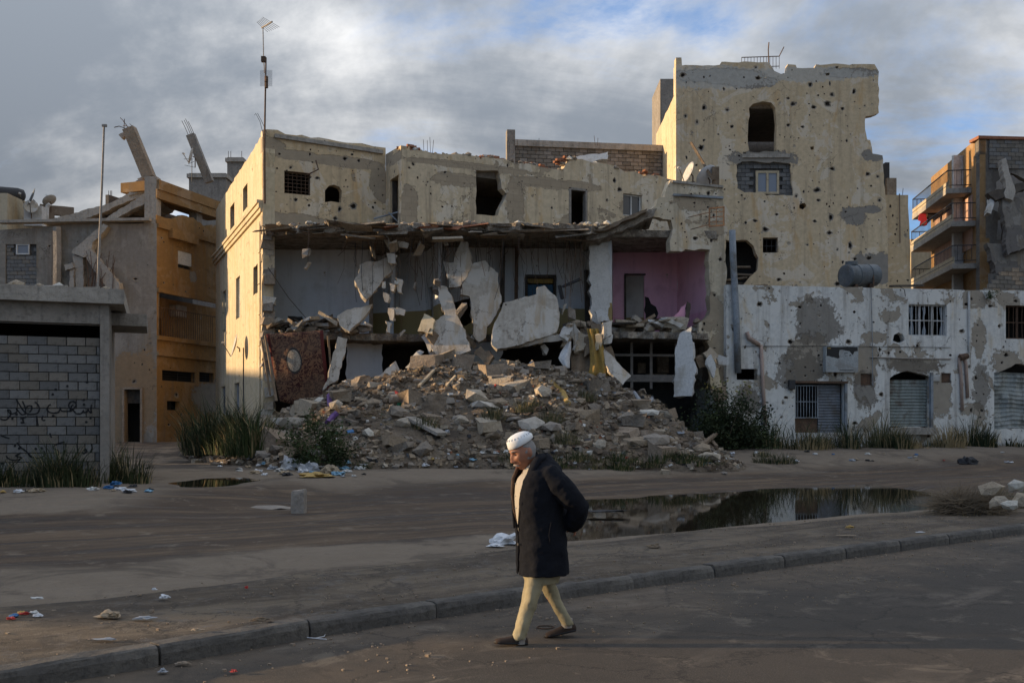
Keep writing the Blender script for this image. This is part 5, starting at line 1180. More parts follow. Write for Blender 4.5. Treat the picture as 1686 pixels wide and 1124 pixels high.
def sat_dish(px_, D, rad, aim, label, mat='dish', stand=.6):
    c = P(*px_, D); t = thing('satellite_dish', label, 'dish', c - Vector((0, 0, stand)), 'satellite dishes')
    aim = Vector(aim).normalized(); q = aim.to_track_quat('Z', 'Y').to_matrix()
    m = MB(); rings = []; n = 18
    for r_, h in ((.02, 0), (.4, .03), (.75, .10), (1.0, .18)): rings.append([c + q @ Vector((rad * r_ * math.cos(2 * math.pi * k / n), rad * r_ * 1.08 * math.sin(2 * math.pi * k / n), rad * h)) for k in range(n)])
    for r_, h in ((.99, .165), (.75, .085), (.4, .015), (.02, -.015)): rings.append([c + q @ Vector((rad * r_ * math.cos(2 * math.pi * k / n), rad * r_ * 1.08 * math.sin(2 * math.pi * k / n), rad * h)) for k in range(n)])
    m.loft(rings, False); m.build('reflector', M[mat], t, smooth=True)
    f = c + aim * rad * 1.1; MB().tube([c + q @ Vector((0, -rad, rad * .18)), f + Vector((0, 0, -.05))], .02, 5).build('feed_arm', M['iron'], t)
    MB().tube([f - aim * .06, f + aim * .08], .05, 6).build('receiver', M['white_paint'], t)
    MB().tube([c - aim * .05, c - aim * .18 - Vector((0, 0, .05)), c - aim * .18 - Vector((0, 0, stand))], .03, 6).build('mount', M['rust'], t)
    return t
sat_dish((53, 328), 59, .65, (-.75, -.5, .35), 'large grey satellite dish on the far house roof', 'tank')
sat_dish((51, 341), 58.6, .42, (.3, -.85, .35), 'pale satellite dish in front of the larger grey dish')
sat_dish((82, 331), 60, .42, (-.5, .3, .7), 'small yellowish satellite dish above the white pipe')
sat_dish((316, 257), 55, .42, (-.95, -.2, .25), 'orange satellite dish on the leaning rear column', 'dish')
sat_dish((1135, 285), 41.6, .45, (-.9, -.25, .35), 'yellow satellite dish on the broken right parapet')
sat_dish((1165, 292), 41.8, .5, (-.3, .5, .5), 'white satellite dish seen from behind on the right parapet', 'bag_white')
sat_dish((388, 570), 43.9, .50, (-.9, -.35, .25), 'rusty yellow satellite dish on the sunlit side wall', 'dish', .2)
o = MB().bar(P(1175, 297, 41.5), P(1138, 235, 42.0), .17, .1).build('leaning_plank', M['timber'], None); tag(o, 'long weathered plank leaning beside the dishes on the parapet', 'plank')
o = MB().bar(P(1178, 305, 41.6), P(1178, 275, 41.6), .3, .12).build('standing_board', M['timber'], None); tag(o, 'short upright board behind the white dish on the parapet', 'plank')

# ------------------------------------------------------------------ concrete-block building in the left foreground
bh = thing('block_building', 'grey cinder block building with flat concrete roof and black graffiti', 'building', (-11, 22.5, .4))
Rc = PX(180, 22.6); rot = R(20); dv = Vector((math.cos(rot), math.sin(rot)))
pK = Pl(Rc - dv * 9, Rc)
def kz(u, v): return pK.sz(u, v)
zb = lambda v: kz(100, v)[1]
xr = kz(165, 600)[0]
z_top, z_bt, z_slot, z_w = kz(100, 474)[1], kz(100, 502)[1], kz(100, 531)[1], kz(100, 554)[1]
MB().box((pK.L / 2 + .15, 2.4, z_top - .17), (pK.L + .35, 5.3, .34)).build('roof_slab', M['concrete'], bh, M=pK.M)
MB().box(((xr) / 2, .16, (z_bt + z_slot) / 2 + .02), (xr + .0, .36, z_top - .34 - z_slot)).build('beam', M['concrete_dark'], bh, M=pK.M)
MB().box(((xr + pK.L) / 2, .12, (z_top - .34) / 2), (pK.L - xr, .36, z_top - .345)).build('column', M['concrete_dark'], bh, M=pK.M)
wall('backing', pK, rect(0, 0, xr, z_w - .02), [], .12, M['mortar'], bh, y0=.125)
block_course_wall(pK, 0, xr - .005, z_w - .205 * 19, z_w, .405, .205, bh, [M['block%d' % i] for i in range(5)], y=.06, depth=.09, seed=11, gap=.016)
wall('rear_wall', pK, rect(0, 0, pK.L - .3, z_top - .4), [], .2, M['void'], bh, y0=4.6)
pKs = Pl(pK.b + Vector((-.02, .1)), pK.w(pK.L - .06, 0, 4.7).xy); wall('side_wall', pKs, rect(.25, 0, pKs.L, z_top - .4), [], .2, M['concrete_dark'], bh)
MB().box((pK.L + .35, 2.2, z_top - .55), (.9, 2.0, .3)).build('canopy', M['concrete_dark'], bh, M=pK.M)
for (u, s) in ((95, .35), (60, .3), (20, .5), (170, .3)):
    q = kz(u, 474); o = bpy.data.objects.new('loose_stone', pst[rnd.randrange(4)]); reg(o, bh, pK.M @ Matrix.Translation((q[0], .2, z_top + .03)) @ Matrix.Scale(s, 4))
r = random.Random(8)
for i in range(26):
    m = block_mesh_rough(i, r.uniform(.2, .6), r.uniform(.15, .4), r.uniform(.03, .09), .025)
    m.build('roof_crust', M['concrete'], bh, M=pK.M @ Matrix.Translation((r.uniform(1.0, 8.8), r.uniform(0, .35), z_top + .02)) @ Matrix.Rotation(r.uniform(-.2, .2), 4, 'Z'))
# graffiti strokes, drawn from the zoomed wall (zoom px -> photo px)
gf = []
Z = lambda x, y: (x * .1601, 620 + y * .1601)
strokes = [
 [(940, 285), (935, 330), (940, 375)], [(935, 372), (910, 350), (905, 330)], [(905, 335), (890, 362), (860, 362), (855, 340)], [(855, 355), (830, 378), (800, 380), (775, 375)],
 [(775, 372), (740, 330), (712, 315), (705, 290), (720, 262), (750, 252), (775, 268), (780, 295), (760, 320), (735, 345), (720, 350), (735, 300), (755, 290)], [(735, 350), (690, 355), (660, 352)], [(660, 352), (630, 350), (612, 310)], [(612, 335), (600, 362), (550, 372), (500, 360), (482, 330), (500, 295), (520, 285)],
 [(355, 258), (390, 290), (402, 335), (385, 370), (350, 382), (300, 385), (262, 375)], [(262, 372), (262, 330), (285, 300), (320, 300), (322, 335), (300, 365)], [(165, 232), (200, 290), (240, 350), (268, 378)], [(228, 250), (250, 300), (262, 335)], [(268, 378), (220, 388), (180, 345), (165, 320)], [(165, 325), (170, 360), (130, 380), (100, 375), (75, 345), (90, 340), (108, 360), (100, 400), (60, 440), (20, 440), (0, 425)],
 [(375, 400), (380, 450), (388, 505)], [(440, 400), (430, 435), (450, 450), (462, 440)], [(205, 430), (235, 425), (270, 410)], [(232, 435), (235, 470), (210, 470), (250, 472)],
 [(660, 670), (600, 685), (548, 715), (552, 735), (590, 755), (602, 785), (600, 805)], [(790, 690), (795, 740), (800, 800)], [(940, 690), (945, 740), (930, 780)], [(860, 760), (880, 745), (890, 770), (860, 790), (845, 775)],
 [(450, 760), (455, 800), (430, 825), (380, 835), (320, 825), (295, 800), (300, 780)], [(170, 675), (215, 730), (265, 765), (320, 825)], [(215, 780), (180, 800), (160, 815), (215, 830), (190, 852), (130, 858), (90, 845)], [(90, 845), (70, 830), (60, 810)], [(395, 870), (420, 890), (450, 880)],
 [(0, 600), (50, 620), (95, 635)], [(510, 580), (520, 610), (530, 625)]]
dots = [(862, 236), (860, 285), (545, 402), (125, 430), (168, 385), (570, 130), (540, 180), (690, 95), (895, 55), (930, 425), (885, 465), (150, 710), (195, 735), (365, 740), (425, 735), (665, 765), (680, 805), (20, 890)]
for s_ in strokes:
    pt = [kz(*Z(*q)) for q in s_]; m = MB(); vs = []; w = .020
    dense = []
    for i in range(len(pt) - 1):
        p0 = Vector(pt[max(i - 1, 0)]); p1_ = Vector(pt[i]); p2_ = Vector(pt[i + 1]); p3_ = Vector(pt[min(i + 2, len(pt) - 1)])
        for k in range(5):
            t = k / 5; dense.append(.5 * ((2 * p1_) + (p2_ - p0) * t + (2 * p0 - 5 * p1_ + 4 * p2_ - p3_) * t * t + (3 * p1_ - p0 - 3 * p2_ + p3_) * t ** 3))
    dense.append(Vector(pt[-1])); n = len(dense)
    for i, q in enumerate(dense):
        d = (dense[min(i + 1, n - 1)] - dense[max(i - 1, 0)]); d = d.normalized() if d.length > 1e-6 else Vector((1, 0)); nn = Vector((-d.y, d.x)) * w * (.7 + .5 * abs(nz(i * .3, s_[0][0])))
        for sgn in (1, -1): vs += [(q.x + nn.x * sgn, .049, q.y + nn.y * sgn)]
    m.add(vs, [(2 * i, 2 * i + 1, 2 * i + 3, 2 * i + 2) for i in range(n - 1)]); m.build('graffiti_stroke', M['spray'], bh, M=pK.M)
for q in dots:
    c = kz(*Z(*q)); m = MB(); m.add([(c[0] + .032 * math.cos(k) * rnd.uniform(.7, 1.2), .049, c[1] + .030 * math.sin(k)) for k in (0, .9, 1.8, 2.7, 3.6, 4.5, 5.4)], [tuple(range(7))]); m.build('graffiti_dot', M['spray'], bh, M=pK.M)

# ------------------------------------------------------------------ unseen houses added on the left, sized to cast the long evening shadows
for (x0, x1, y0, y1, h, lb, mt) in ((-62, -50, 9.6, 33, 11.2, 'unseen tan house added to shade the mud road', 'far_cream'), (-62, -50, 34, 60, 9.5, 'unseen grey house added beyond it to shade the heap and side wall', 'grey_render')):
    nb = thing('shade_house', lb, 'building', ((x0 + x1) / 2, (y0 + y1) / 2, .4))
    MB().box(((x0 + x1) / 2, (y0 + y1) / 2, h / 2), (x1 - x0, y1 - y0, h)).build('wall', M[mt], nb)
    MB().box(((x0 + x1) / 2, (y0 + y1) / 2, h + .15), (x1 - x0 + .5, y1 - y0 + .5, .3)).build('roof', M['concrete'], nb)
    y = y0 + 2
    while y < y1 - 2:
        for z in (1.8, 5.2, 8.4):
            if z + 1.4 < h: MB().box((x1, y, z + .7), (.08, 1.1, 1.4)).build('window', M['glass'], nb)
        y += 3.4
# ------------------------------------------------------------------ broken slabs hanging in the torn front
def z6(pts): return [(340 + x * .2848, 380 + y * .2848) for x, y in pts]
def z7(pts): return [(640 + x * .2314, 380 + y * .2314) for x, y in pts]
def z8(pts): return [(900 + x * .3025, 340 + y * .3025) for x, y in pts]
HG = 'broken slabs hanging in the torn front'
chunk('hanging_slab', z6([(1040, 155), (1100, 185), (1090, 205), (1010, 300), (925, 398), (885, 350), (855, 285), (885, 195)]), 39.9, (.25, -1, .35), .24, M['slab'], None, 1, .3, .06, 'cracked floor slab hanging at a slant below the upper left wing', 'slab', HG)
chunk('hanging_slab', z6([(755, 490), (850, 445), (962, 422), (900, 510), (825, 582), (770, 545)]), 39.5, (.1, -1, .45), .22, M['slab'], None, 2, .3, .05, 'pointed slab resting on the first floor beside the pale grey room', 'slab', HG)
chunk('hanging_slab', z7([(385, 218), (465, 226), (480, 150), (515, 72), (560, 78), (592, 230), (560, 320), (510, 392), (430, 402), (410, 300)]), 39.9, (-.15, -1, .2), .22, M['slab'], None, 3, .3, .06, 'narrow jagged slab hanging left of the large oval one', 'slab', HG)
chunk('hanging_slab', z7([(590, 236), (690, 212), (780, 300), (803, 500), (765, 600), (700, 682), (690, 760), (640, 790), (600, 740), (600, 650), (575, 465), (512, 450), (522, 380)]), 39.6, (.1, -1, .2), .26, M['slab'], None, 4, .35, .06, 'large oval slab hanging in the middle of the torn front', 'slab', HG)
chunk('hanging_slab', z7([(350, 385), (412, 398), (470, 540), (482, 590), (550, 760), (586, 850), (460, 895), (372, 925), (300, 820), (262, 690), (330, 640), (400, 595), (358, 490)]), 39.2, (-.1, -1, .25), .24, M['slab'], None, 5, .35, .06, 'tall slab leaning on the rubble left of the oval one', 'slab', HG)
chunk('hanging_slab', z7([(815, 512), (930, 480), (1050, 450), (1058, 400), (1110, 388), (1200, 480), (1216, 580), (1198, 715), (1130, 748), (960, 800), (772, 840), (735, 812), (738, 712), (800, 565)]), 39.1, (.05, -1, .3), .28, M['slab'], None, 6, .4, .06, 'wide rounded slab tilted below the blue door', 'slab', HG)
chunk('hanging_slab', z7([(735, 812), (772, 842), (960, 802), (1130, 752), (1295, 735), (1290, 765), (1130, 790), (930, 832), (770, 862)]), 39.0, (.0, -1, -.25), .35, M['slab'], None, 16, .4, .04, 'long broken edge beam beneath the wide rounded slab', 'slab', HG)
chunk('hanging_slab', z8([(725, 690), (790, 650), (800, 760), (815, 880), (800, 960), (790, 1030), (690, 1035), (700, 900), (700, 770)]), 38.9, (-.35, -1, .1), .3, M['white_paint'], None, 7, .35, .07, 'upright pale wall slab standing under the pink room', 'slab', HG)
chunk('hanging_slab', z8([(310, 770), (345, 800), (460, 920), (415, 970), (350, 910), (318, 850)]), 38.6, (.2, -1, .6), .16, M['slab'], None, 8, .3, .04, 'triangular slab sliding down beside the ochre curtain', 'slab', HG)
chunk('hanging_slab', z6([(760, 610), (815, 625), (800, 715), (760, 860), (675, 920), (720, 760)]), 38.9, (.2, -1, .15), .34, M['slab'], None, 9, .3, .04, 'fallen column leaning beside the carpet', 'slab', HG)
chunk('hanging_slab', z6([(1085, 765), (1100, 800), (1050, 850), (960, 880), (985, 840), (1050, 790)]), 39.0, (.2, -1, .5), .3, M['slab'], None, 10, .3, .05, 'short beam piece lying across the dark ground floor opening', 'slab', HG)
chunk('hanging_slab', z8([(885, 870), (935, 880), (945, 950), (975, 1015), (910, 1020), (890, 960)]), 39.6, (.0, -1, .1), .4, M['cream_left'], None, 11, .3, .06, 'stump of sunlit plastered pier beside the bush', 'slab', HG)
r = random.Random(77)
hm = [block_mesh_rough(500 + i, .9, .5, 1.0, .24).mesh('fragment', []) for i in range(6)]
for i, q in enumerate(('slab', 'stone', 'stone_pale', 'slab', 'stone_grey', 'stone')): hm[i].materials.append(M[q])
frag = [(614,415),(632,470),(653,465),(650,515),(657,512),(505,415),(507,437),(690,411),(733,400),(641,404),(683,472),(662,548),(738,455),(760,510),(755,515),(785,555),(928,510),(940,515),(935,540),(952,565),(946,572),(648,405),(720,465),(735,500),(718,480)]
for (u, v) in frag:
    D = r.uniform(39.0, 39.9); s = r.uniform(.18, .5); c = P(u, v, D)
    o = bpy.data.objects.new('hanging_fragment', r.choice(hm)); reg(o, None, Matrix.Translation(c) @ Matrix.Rotation(r.uniform(0, 6), 4, 'Z') @ Matrix.Rotation(r.uniform(0, 3), 4, 'X') @ Matrix.Diagonal((s * r.uniform(.6, 1), s * .6, s * r.uniform(.7, 1.4), 1)))
    tag(o, 'lump of concrete dangling on a reinforcement bar in the torn front', 'fragment', 'concrete lumps dangling on bars')
    top = Vector((c.x + r.uniform(-.15, .15), c.y + .1, min(ZF2 - .1, c.z + r.uniform(1, 3)))) if c.z > ZF1 else c + Vector((r.uniform(-.1, .1), .1, 1.0))
    rebar(o, [c, (c + top) / 2 + Vector((r.uniform(-.06, .06), 0, 0)), top], .011)
# the layered torn column at the left of the dark doorway
for i, q in enumerate(((1105, 60, 1170, 100), (1040, 130, 1100, 190), (1055, 300, 1090, 350), (1095, 270, 1135, 360), (1020, 355, 1055, 415), (1050, 445, 1085, 520), (1085, 445, 1150, 490), (1035, 520, 1070, 590))):
    c_ = z6([(q[0], q[1]), (q[2], q[1] + 12), (q[2] - 8, q[3]), (q[0] + 10, q[3] - 6)])
    chunk('hanging_fragment', c_, 39.6 - .05 * i, (r.uniform(-.3, .3), -1, r.uniform(-.2, .3)), .2, M['slab'], None, i, .2, .05, 'squarish concrete lump strung beside the dark doorway', 'fragment', 'squarish lumps beside the dark doorway')

r = random.Random(15)
for i in range(34):      # smaller plates wedged between the slabs and the crest of the heap
    u = r.choice([r.uniform(600, 720), r.uniform(700, 960), r.uniform(930, 1010), r.uniform(1120, 1190)]); v = r.uniform(535, 612) if u < 1100 else r.uniform(560, 660); w = r.uniform(5, 15); h = r.uniform(5, 20); a = r.uniform(-.7, .7)
    pp = [(u + (x * math.cos(a) - y * math.sin(a)) * 1.0, v + x * math.sin(a) + y * math.cos(a)) for x, y in ((-w, -h * r.uniform(.4, 1)), (w * r.uniform(.3, 1), -h), (w, h * r.uniform(.2, 1)), (-w * r.uniform(.2, .9), h))]
    mt = r.choice(['slab', 'slab', 'cream_left', 'white_paint', 'timber', 'stone'])
    lb = '%s wedged among the slabs above the rubble heap' % {'slab': 'grey concrete plate', 'cream_left': 'cream plastered plate', 'white_paint': 'white plastered plate', 'timber': 'splintered brown board', 'stone': 'sandy stone plate'}[mt]
    chunk('broken_plate', pp, r.uniform(38.7, 39.8), (r.uniform(-.5, .5), -1, r.uniform(-.2, .6)), r.uniform(.1, .25), M[mt], None, i, .25, .05, lb, 'slab', lb)
# ------------------------------------------------------------------ cloths caught in the ruin
m = MB(); nu, nv = 14, 18; vs = []
cq = [P(449, 552, 39.4), P(529, 552, 39.4), P(540, 640, 38.6), P(470, 662, 38.6)]
W_, H_ = 2.3, 2.75
for j in range(nv + 1):
    for i in range(nu + 1):
        a, b = i / nu, j / nv; wv_ = .06 * math.sin(a * 9 + b * 2) * (1 - .4 * b) + .04 * math.sin(b * 7 + a * 3)
        vs.append((a * W_ + .12 * b * (1 - a) * 2 - .25 * b * b * a * 0, wv_ + .15 * b, H_ * (1 - b) + .1 * math.sin(a * 5) * (b > .9) + (-.35 * math.sin(a * 3.14) * b)))
m.add(vs, [(j * (nu + 1) + i, j * (nu + 1) + i + 1, (j + 1) * (nu + 1) + i + 1, (j + 1) * (nu + 1) + i) for j in range(nv) for i in range(nu)])
cp = P(449, 550, 39.3); me = m.mesh('carpet', M['carpet'], True)
o = bpy.data.objects.new('carpet', me); reg(o, None, Matrix.Translation((cp.x, 39.35, cp.z - H_ + .0)) @ Matrix.Rotation(R(8), 4, 'X') @ Matrix.Rotation(R(-4), 4, 'Y'))
o.modifiers.new('thickness', 'SOLIDIFY').thickness = .02
tag(o, 'dark red patterned carpet with pale oval medallion hanging from the floor edge', 'carpet')
def drape(name, px_, D, folds, amp, mat, label, lean=.3, ny=14, nx_=12):
    """a hanging cloth: rows of (u_left, u_right, v) with vertical folds"""
    m = MB(); vs = []; rows = []
    for j in range(ny + 1):
        t = j / ny; k = t * (len(px_) - 1); i0 = min(int(k), len(px_) - 2); f = k - i0
        ul = px_[i0][0] * (1 - f) + px_[i0 + 1][0] * f; ur = px_[i0][1] * (1 - f) + px_[i0 + 1][1] * f; v = px_[i0][2] * (1 - f) + px_[i0 + 1][2] * f
        for i in range(nx_ + 1):
            a = i / nx_; vs.append(P(ul + (ur - ul) * a, v, D + amp * math.sin(a * folds * 6.28 + t * 1.5) - lean * t))
    m.add(vs, [(j * (nx_ + 1) + i, j * (nx_ + 1) + i + 1, (j + 1) * (nx_ + 1) + i + 1, (j + 1) * (nx_ + 1) + i) for j in range(ny) for i in range(nx_)])
    o = m.build(name, mat, None, smooth=True); o.modifiers.new('thickness', 'SOLIDIFY').thickness = .015; return tag(o, label, 'cloth')
drape('curtain', [(966, 985, 541), (970, 990, 560), (971, 996, 580), (972, 1004, 600), (968, 1006, 619)], 39.0, 2.2, .10, M['curtain'], 'ochre curtain hanging from the floor edge under the pink room')
drape('sacking', [(938, 972, 575), (940, 974, 595), (940, 975, 612)], 39.4, 1.5, .07, M['sack'], 'brown sacking hanging beside the ochre curtain')
drape('torn_cloth', [(935, 940, 562), (924, 940, 578), (919, 938, 590), (930, 938, 606)], 39.1, 1.0, .06, M['laundry_white'], 'torn pale cloth left of the brown sacking')
drape('rag', [(478, 494, 548), (479, 495, 556), (484, 492, 567)], 39.1, 1.5, .05, M['lit_grey'], 'grey rag hanging over the top of the carpet', .0, 6, 6)
for (a, b, w, lb) in (((437, 552, 39.2), (455, 660, 38.2), .10, 'thin plank leaning left of the carpet'), ((430, 555, 39.4), (445, 650, 38.6), .07, 'thin batten propped at the torn corner'), ((540, 553, 39.5), (545, 610, 39.0), .08, 'thin batten leaning behind the carpet edge')):
    tag(MB().bar(P(*a), P(*b), w, .06).build('leaning_plank', M['timber'], None), lb, 'plank')

# ------------------------------------------------------------------ the rubble heap
CREST = [(-12.5, .2), (-11, .6), (-9.3, 1.1), (-8, 1.7), (-6.2, 2.5), (-4.6, 2.95), (-3.0, 3.25), (-1.6, 3.3), (0, 3.2), (2.4, 2.95), (4.0, 2.35), (5.0, 2.05), (5.9, 1.5), (6.7, .7), (7.4, .15), (8.0, 0), (12, 0)]
def heap(x, y):
    c = pw(CREST, max(-12.4, min(11.9, x)))
    if x < -12.4 or x > 11.9: return 0
    f0 = 29.2 + .18 * x + 1.0 * nz(x, 3, 2, .35) + (max(0, -6 - x)) * 1.35
    t = (y - f0) / (37.6 - f0)
    if t <= 0: return 0
    p = t ** .85 if t < 1 else 1 - .06 * (y - 37.6) 
    p = max(0, min(p, 1)); p = p * (2 - p) * .55 + p * .45
    if c < .02: return 0.0
    return max(0.0, c * p + min(1, c / .5) * sst(t * 2) * (.50 * nz(x, y, 6, .55) + .30 * nz(x, y, 3, 1.3) + .16 * nz(x, y, 8, 3.1)))
def hz(x, y): return gz(x, y) + heap(x, y)
m = MB(); hx = [-12.4 + .13 * i for i in range(188)]; hy = [27.6 + .13 * j for j in range(118)]; n = len(hx)
m.v = [(x + .04 * nz(x, y, 11, 5), y + .04 * nz(x, y, 13, 5), hz(x, y) + (-.12 if heap(x, y) < .03 else .02)) for y in hy for x in hx]
m.f = [(j * n + i, j * n + i + 1, (j + 1) * n + i + 1, (j + 1) * n + i) for j in range(len(hy) - 1) for i in range(n - 1)]; m.mi = [0] * len(m.f)
tag(m.build('rubble_heap', M['rubble_dirt'], None), None, kind='structure')
rk = [rock_mesh(i, .5 + .05 * (i % 6)) if i % 2 else block_mesh_rough(i, 1.0, .75, .55, .13).mesh('rubble_stone', []) for i in range(16)]
rkm = ['stone', 'stone_grey', 'rub_pale', 'stone_brown', 'rub_tan', 'rub_grey', 'stone', 'rub_tan', 'stone_brown', 'stone_grey', 'rub_tan', 'rub_pale', 'rub_grey', 'rub_pale', 'stone_brown', 'rub_tan']
for i, q in enumerate(rk): q.materials.append(M[rkm[i]])
r = random.Random(99); cnt = 0
while cnt < 290:
    x = r.uniform(-11.5, 10.5); y = r.uniform(28.3, 38.6); h = heap(x, y)
    if h < .12 and (r.random() > .12 or x > 6.8): continue
    s = .22 + .80 * r.random() ** 2.4
    if h < .25: s = min(s, .32)
    ki = r.randrange(16); o = bpy.data.objects.new('rubble_stone', rk[ki])
    reg(o, None, Matrix.Translation((x, y, hz(x, y) + s * .12)) @ Matrix.Rotation(r.uniform(0, 6.28), 4, 'Z') @ Matrix.Rotation(r.uniform(-.5, .5), 4, 'X') @ Matrix.Diagonal((s * r.uniform(.8, 1.3), s, s * r.uniform(.7, 1.1), 1)))
    lb = '%s %s %s lying on the rubble heap' % ('large' if s > .5 else 'small', {'stone': 'sandy', 'stone_grey': 'grey', 'rub_pale': 'pale', 'stone_brown': 'brown', 'rub_tan': 'tan', 'rub_grey': 'dull grey'}[rkm[ki]], 'rounded stone' if ki % 2 else 'squared stone block')
    tag(o, lb, 'stone', lb.replace(' lying', 's lying')); cnt += 1
# larger pieces that stand out
for (u, v, D, s, mt, lb) in ((372 + 115, 640 + 62, 33.0, 1.15, 'slab', 'big rounded boulder low on the left of the rubble heap'), (526, 680, 34.5, .7, 'stone_pale', 'pale squared stone lying left on the rubble heap'), (1075, 735, 31.5, .95, 'stone_grey', 'large grey boulder at the right foot of the heap'), (1068, 702, 33.5, .55, 'stone_pale', 'upright round stone on the right slope of the heap'), (795, 700, 32.5, .8, 'slab', 'rounded slab lump in the sandy middle of the heap'), (605, 762, 30.0, .6, 'stone_pale', 'flat pale stone at the foot of the heap by the green bush'), (880, 735, 31.0, .9, 'slab', 'flat slanting slab behind the walking man')):
    o = bpy.data.objects.new('boulder', rock_mesh(int(u), .62)); o.data.materials.append(M[mt]); p = P(u, v, D); p.z = hz(p.x, p.y) + s * .15
    reg(o, None, Matrix.Translation(p) @ Matrix.Rotation(u, 4, 'Z') @ Matrix.Rotation(.2, 4, 'X') @ Matrix.Diagonal((s * 1.3, s * .9, s * .9, 1))); tag(o, lb, 'boulder')
for (a, b, w, h, mt, lb) in (((676, 693), (728, 722), .5, .1, 'concrete', 'long grey board lying on the sandy middle of the heap'), ((1150, 742), (1188, 712), .14, .1, 'timber', 'grey timber propped at the right end of the heap'), ((1160, 715), (1180, 742), .12, .1, 'timber', 'second timber crossing it at the right end of the heap'), ((545, 690), (600, 665), .12, .08, 'timber_dark', 'dark stick lying across the left slope'), ((690, 640), (715, 615), .1, .08, 'timber_pale', 'pale splintered plank near the crest'), ((735, 640), (750, 625), .09, .06, 'timber_pale', 'short pale stick on the crest')):
    def gp(u, v):
        D = 27.0
        while D < 40:
            q = P(u, v, D)
            if q.z <= hz(q.x, q.y) + .06: return q
            D += .05
        return q
    tag(MB().bar(gp(*a) + Vector((0, 0, .1)), gp(*b) + Vector((0, 0, .14)), w, h).build('debris_plank', M[mt], None), lb, 'plank')
# small fragments, splinters and dust: nobody could count them
def scatter(name, mat, n, size, seed, cond, thin=False):
    r = random.Random(seed); m = MB(); tries = 0
    while n > 0 and tries < 200000:
        tries += 1
        x = r.uniform(-11.8, 11.3); y = r.uniform(27.8, 39.5); h = heap(x, y)
        if not cond(x, y, h, r): continue
        s = r.uniform(*size); z = hz(x, y)
        q = Matrix.Rotation(r.uniform(0, 6.28), 3, 'Z') @ Matrix.Rotation(r.uniform(-.9, .9), 3, 'X')
        if thin: sz = (s * r.uniform(2, 6), s * .18, s * .18)
        else: sz = (s * r.uniform(.7, 1.4), s, s * r.uniform(.4, .9))
        hx_, hy_, hz_ = [k / 2 for k in sz]; vs = []
        for zz in (-hz_, hz_):
            for a, b in ((-hx_, -hy_), (hx_, -hy_), (hx_, hy_), (-hx_, hy_)):
                vs.append(q @ Vector((a * r.uniform(.5, 1.2), b * r.uniform(.5, 1.2), zz * r.uniform(.5, 1.2))) + Vector((x, y, z + s * .15)))
        m.add(vs, [(3, 2, 1, 0), (4, 5, 6, 7), (0, 1, 5, 4), (1, 2, 6, 5), (2, 3, 7, 6), (3, 0, 4, 7)]); n -= 1
    return m.build(name, mat, None)
sandy = lambda x, y: math.exp(-(((x + 2.8) / 2.6) ** 2 + ((y - 31.5) / 1.8) ** 2)) > .45
inh = lambda x, y, h, r: h > .04 and (not sandy(x, y) or r.random() < .25)
for mt, n_, sz, sd in (('rub_tan', 2600, (.04, .24), 1), ('rub_grey', 1700, (.04, .24), 2), ('rub_brown', 2200, (.05, .24), 3), ('rub_pale', 700, (.04, .2), 4), ('brick_red', 160, (.06, .13), 5)):
    tag(scatter('rubble_fragments', M[mt], n_, sz, sd, inh), 'small broken fragments of %s strewn over the heap' % {'rub_tan': 'tan stone', 'rub_grey': 'grey concrete', 'rub_brown': 'brown earthy stone', 'rub_pale': 'pale plaster', 'brick_red': 'red brick'}[mt], 'rubble', kind='stuff')
tag(scatter('splinters', M['twig'], 4200, (.04, .12), 6, lambda x, y, h, r: h > .5 and nz(x, y, 4, .5) > -.05, True), 'dry twigs and splinters tangled over the heap', 'debris', kind='stuff')
tag(scatter('splinters', M['straw'], 1300, (.04, .11), 7, lambda x, y, h, r: h > 1.2 and nz(x, y, 9, .6) > .05, True), 'straw coloured stalks near the crest of the heap', 'debris', kind='stuff')
for mt, n_, lb in (('lit_black', 120, 'black'), ('lit_paper', 170, 'white paper'), ('lit_blue', 26, 'blue'), ('lit_red', 16, 'red'), ('lit_green', 18, 'green'), ('lit_grey', 110, 'grey')):
    tag(scatter('litter_scraps', M[mt], n_, (.06, .2), len(lb) * 7, lambda x, y, h, r: h > .03), '%s scraps of litter strewn over the heap' % lb, 'litter', kind='stuff')
# rubble fallen along the first floor and on the ground at the foot of the white wall
r = random.Random(5)
for i in range(120):
    u = r.choice([r.uniform(445, 600), r.uniform(440, 590), r.uniform(990, 1150), r.uniform(930, 1000)]); D = r.uniform(40.0, 41.4); s = .2 + .55 * r.random() ** 1.6
    p = PX(u, D); o = bpy.data.objects.new('floor_rubble', rk[r.randrange(16)])
    reg(o, None, Matrix.Translation((p.x, p.y, ZF1 + s * .25 + (.25 if r.random() < .4 else 0))) @ Matrix.Rotation(r.uniform(0, 6.28), 4, 'Z') @ Matrix.Rotation(r.uniform(-.4, .4), 4, 'X') @ Matrix.Diagonal((s * 1.3, s, s * 1.1, 1)))
    tag(o, 'lump of masonry lying on the torn first floor', 'stone', 'stones on the first floor')
for i in range(40):
    u = r.uniform(448, 600) if i < 24 else r.uniform(1000, 1140); D = r.uniform(39.7, 41.0); p = PX(u, D)
    m = block_mesh_rough(i, r.uniform(.4, 1.0), .4, r.uniform(.06, .2), .05); o = m.build('floor_debris', M[r.choice(['slab', 'timber', 'stone', 'timber_dark', 'white_paint'])], None, M=Matrix.Translation((p.x, p.y, ZF1 + .3 + r.uniform(0, .25))) @ Matrix.Rotation(r.uniform(-.6, .6), 4, 'Y') @ Matrix.Rotation(r.uniform(-1, 1), 4, 'Z'))
    tag(o, 'flat broken piece lying on the torn first floor', 'debris', 'flat pieces on the first floor')
